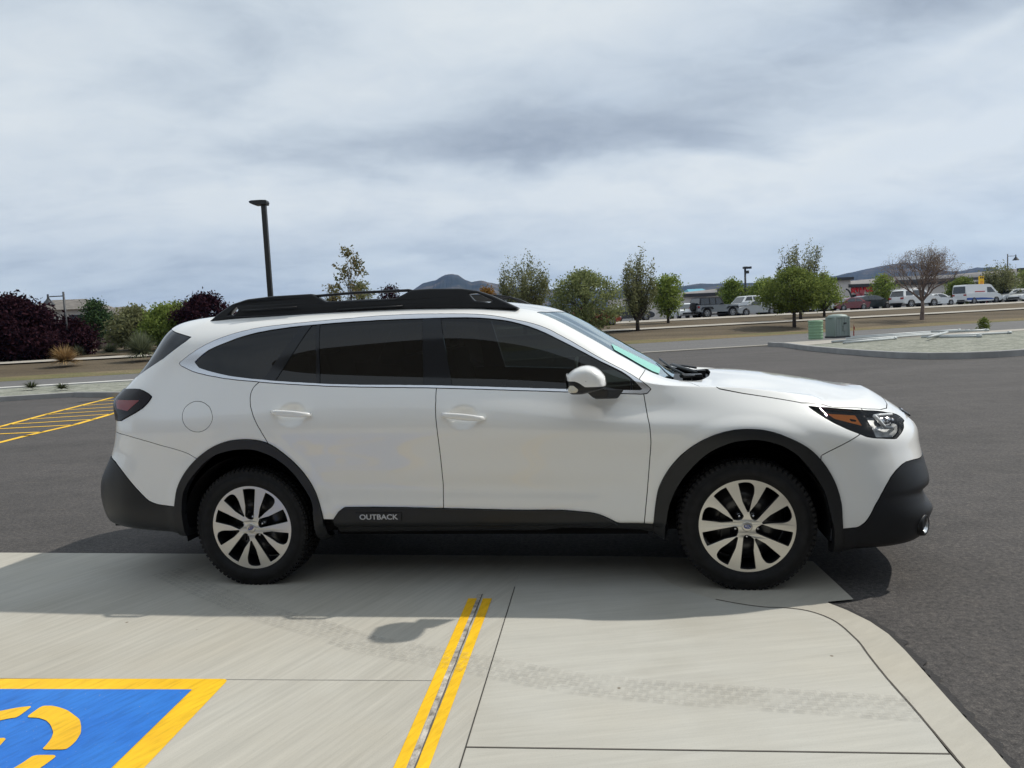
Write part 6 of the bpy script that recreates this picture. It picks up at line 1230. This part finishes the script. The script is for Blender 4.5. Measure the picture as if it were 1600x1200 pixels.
arc = [(13*k_+10*k_*math.sin(t), -1.1, .2+(hp*.62)*math.cos(t)) for t in np.linspace(0, 1.5, 12)]; b_ = MB(); b_.tube(arc, .11, 6); b_.build('arch', MT['cap'], g3)
b_ = MB(); b_.box((41*k_, -.2, 1.3), (1.0, .05, 1.6)); b_.box((45*k_, -.2, 1.5), (.7, .05, 2.0)); b_.build('poster', shader('faded_red', (.45, .10, .11), .7), g3)
# long block at the right
a4, L4, ang4 = bld(1400, 1592, 46, 428); g4 = empty('retail_building', a4, ang4, 'long beige retail strip with pale columns at the right', 'building')
h4 = hgt(1520, a4, 427); b_ = MB(); b_.box((L4/2, 8, h4/2), (L4, 16, h4)); b_.build('wall', MT['stucco'], g4); b_ = MB(); b_.box((L4/2, -.25, h4-.75), (L4+.3, .6, .5)); b_.build('cornice', MT['cap'], g4)
for i in range(12): b_ = MB(); b_.box((L4*(.04+.083*i), -1.6, h4*.36), (.42, .42, h4*.72)); b_.build('column', MT['wallwhite'], g4)
for i in range(8): b_ = MB(); b_.box((L4*(.07+.12*i), -.07, h4*.25), (3.2, .12, h4*.5)); b_.build('shop_window', MT['shopglass'], g4)
b_ = MB(); b_.box((L4/2, -1.2, h4*.74), (L4, 2.2, .3)); b_.build('canopy', MT['stucco'], g4)
a5, L5, ang5 = bld(1590, 1720, 47, 418); g5 = empty('retail_building', a5, ang5, 'tall beige block with columns cut by the right edge', 'building')
h5 = hgt(1598, a5, 420); b_ = MB(); b_.box((L5/2, 8, h5/2), (L5, 16, h5)); b_.build('wall', MT['stucco'], g5); b_ = MB(); b_.box((L5/2, -.25, h5-.2), (L5+.3, .6, .5)); b_.build('cornice', MT['cap'], g5)
for i in range(4): b_ = MB(); b_.box((.9+i*2.2, -1.5, h5*.4), (.5, .5, h5*.8)); b_.build('column', MT['wallwhite'], g5)
# yellow pole sign, striped slide
p = spot(1532, 29); r = empty('pole_sign', p, ang4*0+R(10), 'yellow pole sign with two black letters on top by the white van', 'sign'); z1 = hgt(1532, p, 432); z0 = hgt(1532, p, 445.5)
b_ = MB(); b_.tube([(0, 0, 0), (0, 0, z1)], .07, 8); b_.build('pole', MT['lampblack'], r); b_ = MB(); b_.box((0, -.1, (z0+z1)/2), (.62, .12, z1-z0)); pn = b_.build('panel', shader('sign_yellow', (.80, .48, .02), .5), r)
b_ = MB(); b_.box((-.13, -.17, z1-.18), (.16, .02, .18)); b_.box((.13, -.17, z1-.18), (.16, .02, .18)); b_.build('marking', MT['cap'], pn); b_ = MB()
for i in range(3): b_.box((0, -.17, z0+.12+i*.14), (.4, .02, .06))
b_.build('marking', shader('sign_red', (.5, .12, .03), .6), pn)
p = spot(1530, 33); sl = MB(); za, zb = hgt(1530, p, 447), hgt(1545, p, 457)
sl.prism([(-.1, za), (.4, za), (1.7, zb), (.9, zb)], -.4, .4, 0, 'y'); sl.prism([(.12, za+.0), (.2, za), (1.25, zb), (1.1, zb)], -.42, -.40, 1, 'y'); sl.tube([(.9, 0, 0), (.9, 0, zb+.1)], .06, 6, 0)
o = sl.build('striped_awning', [shader('awning_red', (.38, .03, .05), .7), MT['wallwhite']]); o.location = p; tag(o, 'sloping red and white striped awning right of the yellow sign', 'awning')
# ---------------------------------------------------------------- island furniture
p = near(1274.5, 32.8); r = empty('utility_pedestal', (p.x, p.y, .12), 0, 'short ribbed light green round utility pedestal', 'utility box'); b_ = MB()
pr_ = [(.30, 0)]
for i in range(6): z = .05+i*.125; pr_ += [(.30, z), (.315, z+.025), (.30, z+.05), (.295, z+.1)]
pr_ += [(.30, .80), (.285, .835), (0, .84)]; b_.lathe(pr_, 'z', 28); b_.build('shell', shader('light_green_plastic', (.22, .36, .22), .6), r)
b_ = MB(); b_.lathe([(.325, .775), (.325, .80), (.30, .80)], 'z', 28); b_.build('lid', shader('light_green_lid', (.26, .41, .26), .6), r)
p = near(1308.5, 33.4); r = empty('utility_cabinet', (p.x, p.y, .12), R(14), 'grey-green utility cabinet with domed lid beside the ribbed pedestal', 'utility box'); gg = shader('grey_green_metal', (.22, .265, .245), .5)
b_ = MB(); b_.box((0, 0, .50), (.78, .62, .88)); 
for sx_ in (-.37, .37):
    b_.tube([(sx_, -.31, .06), (sx_, -.31, .93)], .035, 8)
for i in range(5): b_.box((-.28+.14*i, -.315, .50), (.03, .02, .80))
b_.build('body', gg, r, .012)
b_ = MB(); b_.lathe([(.52, .90), (.53, .95), (.46, 1.01), (.22, 1.055), (0, 1.06)], 'z', 28); o = b_.build('lid', shader('lid_pale_green', (.27, .33, .30), .5), r); o.scale = (.88, .72, 1)
b_ = MB(); b_.box((.14, -.335, .42), (.20, .03, .26)); b_.build('meter_plate', shader('meter_grey', (.20, .23, .215), .5), r, .004); b_ = MB(); b_.box((.14, -.34, .64), (.12, .03, .07)); b_.build('label_plate', MT['cap'], r); b_ = MB(); b_.box((0, 0, .04), (.82, .66, .09)); b_.build('plinth', MT['lampblack'], r)
p = near(1334, 32.5); b_ = MB(); b_.box((0, 0, .16), (.035, .03, .32)); b_.box((0, 0, .40), (.012, .012, .35)); b_.box((.015, 0, .42), (.05, .02, .14)); o = b_.build('marker_stake', shader('stake_red', (.25, .03, .02), .8)); o.location = (p.x, p.y, .12); tag(o, 'thin dark red marker stake right of the utility cabinet', 'stake')
def pipe(label, px0, y0, px1, y1, z=.19, r0=.045, col='pvc'):
    a, b = near(px0, y0), near(px1, y1); m_ = (a+b)/2; o = MB(); d = Vector((b.x-a.x, b.y-a.y, 0)).normalized()
    o.tube([(a.x-m_.x, a.y-m_.y, 0), (-.2*(a.x-m_.x)*0, 0, .0), (b.x-m_.x, b.y-m_.y, 0)], r0, 10); e_ = Vector((b.x-m_.x, b.y-m_.y, 0)); o.tube([e_-d*.16, e_], r0*1.25, 10)
    q = o.build('plastic_pipe', MT['pvc']); q.location = (m_.x, m_.y, z); return tag(q, label, 'pipe', 'pvc pipes on the island')
MT['pvc'] = shader('pvc', (.44, .47, .47), .45, noise_amt=.06, noise_scale=4)
pipe('long pale pipe at the back of the pile, nearest the road', 1330, 31.6, 1500, 33.8)
pipe('long pale pipe lying second from the road', 1322, 30.6, 1540, 32.6, .18)
pipe('long pale pipe in the middle of the pile', 1300, 28.6, 1470, 31.2, .17)
pipe('pale pipe along the front of the pile', 1318, 27.2, 1400, 29.0, .17)
pipe('pale pipe reaching to the right in front', 1440, 28.8, 1580, 29.0, .17)
pipe('short pale pipe crossing the others at the right', 1450, 26.6, 1480, 30.6, .24)
pipe('short pale pipe lying nearest the kerb', 1468, 28.2, 1534, 27.2, .17)
pipe('short pale pipe slanting in the pile centre', 1455, 31.6, 1515, 30.4, .26)
pipe('short pale pipe at the right end of the pile', 1500, 31.4, 1545, 31.2, .22)
# ---------------------------------------------------------------- parked vehicles in the far lot
MT['tyre_far'] = shader('far_tyre', (.02, .02, .02), .85); MT['rim_far'] = shader('far_rim', (.42, .42, .43), .35, metal=.6); MT['carglass'] = shader('car_glass', (.018, .022, .026), .08, coat=1); MT['trimblack'] = shader('far_trim', (.02, .02, .022), .6)
MT['headl'] = shader('far_headlight', (.6, .62, .64), .2, coat=1); MT['taill'] = shader('far_taillight', (.35, .02, .02), .25, coat=1)
KINDS = dict(
 sedan=dict(L=4.7, W=1.78, wr=.32, wx=(.95, 3.70), body=[(0,.38),(.03,.62),(.12,.90),(.9,.98),(3.3,.93),(4.35,.80),(4.66,.66),(4.7,.42),(4.5,.24),(.25,.24)], cab=[(.62,.96),(1.25,1.36),(1.75,1.43),(2.55,1.42),(2.95,1.33),(3.65,.94)], panes=[[(1.02,.97),(1.42,1.31),(1.85,1.36),(1.95,.97)],[(2.02,.97),(1.95,1.37),(2.52,1.35),(2.85,1.27),(3.28,.97)]]),
 hatch=dict(L=4.4, W=1.78, wr=.32, wx=(.85, 3.48), body=[(0,.40),(.02,.70),(.10,.98),(.9,1.0),(3.2,.95),(4.1,.80),(4.36,.64),(4.4,.42),(4.2,.24),(.25,.24)], cab=[(.10,.97),(.45,1.36),(1.0,1.47),(2.1,1.47),(2.6,1.36),(3.35,.95)], panes=[[(.45,1.0),(.68,1.34),(1.05,1.39),(1.12,1.0)],[(1.2,1.0),(1.12,1.40),(1.82,1.40),(1.88,1.0)],[(1.96,1.0),(1.90,1.40),(2.2,1.38),(2.55,1.28),(3.0,.98)]]),
 suv=dict(L=4.8, W=1.92, wr=.39, wx=(.98, 3.78), body=[(0,.50),(.0,.75),(.06,1.12),(.5,1.16),(3.5,1.12),(4.45,1.05),(4.72,.88),(4.80,.60),(4.6,.42),(.2,.42)], cab=[(.10,1.13),(.28,1.70),(.6,1.80),(2.5,1.80),(2.85,1.74),(3.55,1.12)], panes=[[(.40,1.20),(.52,1.66),(1.15,1.68),(1.25,1.20)],[(1.38,1.16),(1.32,1.70),(2.08,1.70),(2.12,1.16)],[(2.20,1.16),(2.16,1.70),(2.62,1.68),(3.2,1.20)]]),
 jeep=dict(L=4.2, W=1.85, wr=.42, wx=(.75, 3.40), body=[(0,.55),(0,1.12),(.05,1.15),(2.8,1.15),(4.05,1.10),(4.12,1.06),(4.16,.60),(4.0,.50),(.2,.50)], cab=[(.04,1.13),(.16,1.82),(.24,1.86),(2.22,1.84),(2.30,1.80),(2.62,1.13)], panes=[[(.16,1.20),(.22,1.76),(.98,1.77),(1.0,1.20)],[(1.12,1.20),(1.10,1.74),(1.62,1.74),(1.64,1.20)],[(1.76,1.18),(1.74,1.74),(2.18,1.72),(2.44,1.18)]]),
 pickup=dict(L=5.7, W=1.95, wr=.39, wx=(1.15, 4.70), body=[(0,.55),(.02,1.12),(1.95,1.12),(2.0,1.14),(4.3,1.16),(5.4,1.05),(5.64,.92),(5.70,.60),(5.5,.45),(.2,.45)], cab=[(1.98,1.10),(2.10,1.78),(2.25,1.86),(3.6,1.85),(3.8,1.80),(4.4,1.12)], panes=[[(2.22,1.20),(2.32,1.74),(2.98,1.76),(3.0,1.20)],[(3.12,1.20),(3.10,1.76),(3.68,1.74),(4.08,1.20)]]),
 van=dict(L=5.6, W=1.98, wr=.35, wx=(1.2, 4.60), body=[(0,.45),(0,1.1),(.02,1.25),(3.9,1.25),(4.7,1.22),(5.35,1.02),(5.58,.72),(5.6,.45),(5.4,.30),(.2,.30)], cab=[(.01,1.22),(.06,2.15),(.20,2.28),(3.6,2.26),(3.95,2.16),(4.85,1.20)], panes=[[(3.25,1.28),(3.25,1.92),(3.85,1.90),(4.48,1.28)]]),
)
def vehicle(kind, name, cat, label, px, t, paint, yaw=0, flip=False, group=None, rim=None, trim=None, extra=None, scale=1.0, off=0.0):
    K = KINDS[kind]; p = spot(px, t); road = math.atan(.30)
    r = empty(name, (p.x, p.y, p.z+.06+off), road+R(yaw)+(math.pi if flip else 0), label, cat, group); r.scale = (scale,)*3
    W = K['W']/2; L = K['L']
    pm = shader(name+'_paint', paint, .3, coat=.8)
    def loft(prof, ws, zc, top=None):
        n = len(prof); V = []; F = []
        for s, k, dz in ws:
            for x, z in prof:
                xx = L/2+(x-L/2)*k; V.append((xx-L/2, s, z if top is None else z))
        for i in range(len(ws)-1):
            for j in range(n): F.append((i*n+j, i*n+(j+1) % n, (i+1)*n+(j+1) % n, (i+1)*n+j))
        F += [tuple(range(n-1, -1, -1)), tuple((len(ws)-1)*n+j for j in range(n))]; return V, F
    b = MB(); prof = round_poly(K['body'], .10, 3)
    # wheel arches cut into the lower edge
    V, F = loft(prof, [(-W, .955, 0), (-W*.90, .99, 0), (-W*.5, 1, 0), (W*.5, 1, 0), (W*.90, .99, 0), (W, .955, 0)], 0); b.add(V, F, 0, False)
    body = b.build('body', pm, r)
    cab = round_poly(K['cab'], .10, 3); zb = K['cab'][0][1]; zt = max(z for x, z in cab); belt = W*.96; roofw = W*(.74 if kind not in ('jeep', 'van') else .86)
    def sh(x, z, s): f = (z-zb)/(zt-zb); return (x-L/2, s*(belt+(roofw-belt)*max(0, f)), z)
    c = MB(); n = len(cab); V = [sh(x, z, -1) for x, z in cab]+[sh(x, z, 1) for x, z in cab]
    c.add(V, [tuple(range(n-1, -1, -1)), tuple(range(n, 2*n))]+[(i, (i+1) % n, n+(i+1) % n, n+i) for i in range(n)]); c.build('cabin', pm if not trim else MT[trim] if kind == 'jeep' else pm, r, .02)
    for s in (-1, 1):
        for pn in K['panes']:
            g = MB(); O = [Vector(sh(x, z, s))+Vector((0, s*.012, 0)) for x, z in round_poly(pn, .05, 2)]; m_ = len(O); I = [v-Vector((0, s*.02, 0)) for v in O]
            g.add(O+I, [tuple(range(m_)), tuple(range(2*m_-1, m_-1, -1))]+[(i, m_+i, m_+(i+1) % m_, (i+1) % m_) for i in range(m_)]); g.build('side_window', MT['carglass'], r)
    def slope(i, j, ins, nm):
        (x0, z0), (x1, z1) = K['cab'][i], K['cab'][j]; a = Vector(sh(x0, z0, 1)); b2 = Vector(sh(x1, z1, 1)); nrm = Vector((z1-z0, 0, -(x1-x0))).normalized(); 
        if nrm.x*(1 if x0 > L/2 else -1) < 0: nrm = -nrm
        q0, q1 = a.lerp(b2, .07), a.lerp(b2, .93); g = MB(); O = [Vector((q0.x, -q0.y*.9, q0.z)), Vector((q0.x, q0.y*.9, q0.z)), Vector((q1.x, q1.y*.9, q1.z)), Vector((q1.x, -q1.y*.9, q1.z))]
        g.add([o_+nrm*.012 for o_ in O]+[o_-nrm*.02 for o_ in O], [(0, 1, 2, 3), (7, 6, 5, 4), (0, 4, 5, 1), (1, 5, 6, 2), (2, 6, 7, 3), (3, 7, 4, 0)]); g.build(nm, MT['carglass'], r)
    slope(len(K['cab'])-1, len(K['cab'])-2, .1, 'windshield'); slope(0, 1, .1, 'rear_window')
    for wx in K['wx']:
        for s in (-1, 1):
            wr = K['wr']
            ar = MB(); ar.lathe([(0, s*(W+.004)), (wr+.07, s*(W+.004)), (wr+.07, s*(W-.25)), (0, s*(W-.25))], 'y', 24, (wx-L/2, 0, wr)); ar.build('wheel_arch', MT['trimblack'], r)
            w = MB(); w.lathe([(wr*.62, s*(W+.0)), (wr*.66, s*(W+.03)), (wr*.96, s*(W+.02)), (wr, s*(W-.02)), (wr, s*(W-.2)), (.1, s*(W-.21))], 'y', 24, (wx-L/2, 0, wr)); wo = w.build('wheel', MT['tyre_far'], r)
            q = MB(); q.lathe([(0, s*(W+.02)), (.06, s*(W+.02)), (.07, s*(W+.01)), (wr*.22, s*(W+.005))], 'y', 16, (wx-L/2, 0, wr))
            for k in range(6):
                a = k*math.pi/3; q.box((wx-L/2+wr*.36*math.cos(a), s*(W+.008), wr+wr*.36*math.sin(a)), (wr*.52, .02, wr*.19), 0, Matrix.Rotation(-a, 3, 'Y'))
            q.lathe([(wr*.56, s*(W+.012)), (wr*.65, s*(W+.022)), (wr*.66, s*(W+.0))], 'y', 24, (wx-L/2, 0, wr)); q.build('rim', MT['rim_far'] if not rim else MT[rim], wo)
    fx, rx = L/2-.10, -L/2+.035; zf = K['body'][6][1]*.98 if kind != 'jeep' else .95; zr = K['body'][2][1]*.86
    for s in (-1, 1):
        h = MB(); h.box((fx-.09, s*W*.74, zf-.02), (.30, W*.38, .14)); h.build('headlight', MT['headl'], r, .02)
        h = MB(); h.box((rx+.03, s*W*.78, zr), (.14, W*.34, .18)); h.build('taillight', MT['taill'], r, .01)
        h = MB(); h.box((K['cab'][-1][0]-L/2-.30, s*(W+.08), K['cab'][-1][1]+.09), (.14, .18, .13)); h.build('mirror', pm if not trim else MT['trimblack'], r, .02)
    h = MB(); h.box((L/2-.05, 0, .46), (.14, W*1.5, .16)); h.box((-L/2+.05, 0, .46), (.14, W*1.5, .14)); h.box((0, 0, .30), (L*.80, W*1.6, .12)); h.build('bumper', MT['trimblack'], r, .02)
    if extra: extra(r, L, W, pm)
    return r
def jeep_x(r, L, W, pm):
    b = MB(); b.lathe([(.0, -.12), (.22, -.12), (.40, -.10), (.42, 0), (.40, .12), (0, .12)], 'x', 24, (-L/2-.16, 0, 1.02)); b.build('spare_wheel', MT['tyre_far'], r)
    for x in (.75, 3.40):
        for s in (-1, 1): b = MB(); b.prism([(x-L/2-.62, .78), (x-L/2-.45, .98), (x-L/2+.45, .98), (x-L/2+.64, .80), (x-L/2+.56, .78), (x-L/2+.40, .90), (x-L/2-.40, .90), (x-L/2-.54, .76)], s*(W-.05), s*(W+.16), 0, 'y'); b.build('fender_flare', MT['trimblack'], r)
    b = MB(); b.box((L/2+.06, 0, .62), (.20, W*1.8, .26)); b.build('winch_bumper', MT['trimblack'], r, .02)
def suv_x(r, L, W, pm):
    for s in (-1, 1): b = MB(); b.tube([(-1.9, s*.66, 1.80), (-1.8, s*.66, 1.88), (.1, s*.66, 1.88), (.25, s*.66, 1.80)], .025, 6); b.build('roof_rail', MT['rim_far'], r)
    b = MB(); b.box((-L/2+.1, 0, 1.80), (.3, W*1.3, .05)); b.build('spoiler', pm, r)
def van_x(r, L, W, pm):
    for s in (-1, 1):
        b = MB(); b.prism([(-2.7, .46), (1.6, .46), (1.0, .62), (-.2, .70), (-2.7, .74)], s*(W+.003), s*(W+.010), 0, 'y'); b.build('blue_stripe', shader('van_blue', (.04, .10, .36), .4), r)
        b = MB(); b.box((-.7, s*(W*.985), 1.42), (1.5, .03, .10)); b.build('red_stripe', shader('van_red', (.55, .05, .06), .4), r)
WHITE, SILVER = (.78, .79, .79), (.42, .43, .43)
vehicle('jeep', 'offroad_vehicle', 'SUV', 'silver boxy off-roader with black top and rear spare wheel, in the far lot', 1117, 23.5, (.27, .29, .31), trim='trimblack', extra=jeep_x)
vehicle('pickup', 'pickup_truck', 'pickup truck', 'white crew-cab pickup parked behind the silver off-roader', 1172, 27, WHITE, flip=True, off=.05)
vehicle('sedan', 'sedan', 'car', 'silver sedan facing left in front of the white pickup', 1177, 23.5, SILVER, flip=True)
vehicle('suv', 'suv', 'SUV', 'black SUV behind the dense tree trunks, left one', 1222, 25, (.012, .014, .02), flip=True)
vehicle('pickup', 'pickup_truck', 'pickup truck', 'dark pickup with bright wheels behind the tree trunks', 1246, 22.8, (.012, .014, .022), flip=False, rim='headl', scale=.8)
vehicle('hatch', 'hatchback', 'car', 'white hatchback seen just right of the two dark tree trunks', 1268, 25, WHITE)
vehicle('sedan', 'sedan', 'car', 'dark grey car between the white hatchback and the red car', 1292, 26, (.04, .045, .05))
vehicle('sedan', 'sedan', 'car', 'dark red car parked before the shop with red letters', 1325, 24.5, (.16, .012, .018), flip=True, scale=.88)
vehicle('hatch', 'hatchback', 'car', 'dark green-black car between the dark red car and the white SUV', 1362, 25.5, (.025, .034, .035), scale=.95)
vehicle('suv', 'suv', 'SUV', 'large white SUV with roof rails behind the bare tree', 1430, 22.5, WHITE, extra=suv_x)
vehicle('sedan', 'sedan', 'car', 'white car nose showing just right of the white SUV', 1462, 26, WHITE, scale=.9)
vehicle('van', 'van', 'van', 'white delivery van with blue lower stripe and red lettering band', 1527, 29, WHITE, extra=van_x, scale=.95)
vehicle('hatch', 'hatchback', 'car', 'white hatchback parked right of the delivery van', 1578, 29, WHITE, flip=True)
vehicle('sedan', 'sedan', 'car', 'white car cut off by the right edge of the picture', 1608, 27, WHITE, flip=True)
vehicle('sedan', 'sedan', 'car', 'white car facing the viewer, left of the silver off-roader', 1068, 26, WHITE, yaw=-105)
vehicle('hatch', 'hatchback', 'car', 'red car glimpsed under the broad light green tree', 926, 19, (.42, .015, .02), yaw=0, off=-.1)
vehicle('sedan', 'sedan', 'car', 'black car behind the trunk of the tall narrow tree', 982, 26, (.012, .012, .014))
# ---------------------------------------------------------------- hills
HP = [(-900,16),(-300,18),(0,14),(300,18),(500,26),(560,30),(600,38),(640,52),(670,70),(690,73),(703,80),(713,82),(725,80),(735,72),(745,68),(760,69),(775,66),(800,60),(850,52),(950,46),(1050,44),(1100,49),(1120,48),(1150,48),(1200,44),(1250,44),(1310,50),(1345,56),(1385,63),(1420,66),(1450,58),(1480,50),(1500,47),(1515,50),(1530,53),(1545,51),(1560,46),(1600,42),(1700,50),(1900,40),(2600,30)]
V = []; F = []; ds_ = [2300, 2600, 2900, 3200, 3500, 3900, 4400]; prof_h = [-.02, .30, .62, .88, 1.0, .6, -.05]
pxs = list(np.arange(-900, 2600, 5.0))
for j, d in enumerate(ds_):
    for px in pxs:
        hgt_ = float(np.interp(px, [q[0] for q in HP], [q[1] for q in HP])); k = (px-800)/FPX
        nz_ = noise.fractal(Vector((px*.028, d*.004, 1.3)), 1.0, 2.0, 6)
        z = prof_h[j]*hgt_*3500/FPX; z += nz_*(16 if 0 < j < 4 else (3 if j == 4 else 0))
        V.append((k*d, d, z+1.15))
nx = len(pxs)
for j in range(len(ds_)-1):
    for i in range(nx-1): F.append((j*nx+i, j*nx+i+1, (j+1)*nx+i+1, (j+1)*nx+i))
me = bpy.data.meshes.new('hills'); me.from_pydata(V, [], F); hm = shader('hill_scrub', (.035, .04, .03), .95, spec=.1); t, b = nodes_of(hm); co = obj_co(t)
c = ramp(t, tex_noise(t, co, .006, detail=9, rough=.7), [(.35, (.018, .024, .016)), (.5, (.038, .042, .030)), (.60, (.10, .085, .06)), (.75, (.17, .13, .095))]); t.links.new(c, b.inputs['Base Color'])
me.materials.append(hm); me.update(); tag(link_mesh('hills', me), kind='structure')
# the building the car windows mirror, behind the photographer
rb_ = empty('storefront', (0, -4.4, 0), R(-9), 'long brown stucco building wall mirrored in the white car', 'building')
b_ = MB(); b_.box((0, -4, 3.45), (70, 8, 6.9)); b_.build('wall', shader('brown_stucco', (.21, .195, .17), .9, noise_amt=.1, noise_scale=1), rb_)
for i in range(12): b_ = MB(); b_.box((-27+i*5, .03, 1.5), (3.4, .1, 2.6)); b_.build('window', MT['carglass'], rb_)
b_ = MB(); b_.box((0, .9, 3.3), (60, 1.8, .25)); b_.build('canopy', MT['cap'], rb_)
# ---------------------------------------------------------------- air
hm = bpy.data.materials.new('haze_air'); hm.use_nodes = True; t = hm.node_tree; t.nodes.clear(); pv = t.nodes.new('ShaderNodeVolumePrincipled'); o = t.nodes.new('ShaderNodeOutputMaterial')
pv.inputs['Color'].default_value = (.24, .44, .95, 1); pv.inputs['Density'].default_value = .00007; pv.inputs['Anisotropy'].default_value = .2; t.links.new(pv.outputs[0], o.inputs['Volume'])
hb = MB(); hb.box((0, 500, 150), (9800, 9800, 306)); ho = hb.build('haze', hm); tag(ho, kind='stuff')
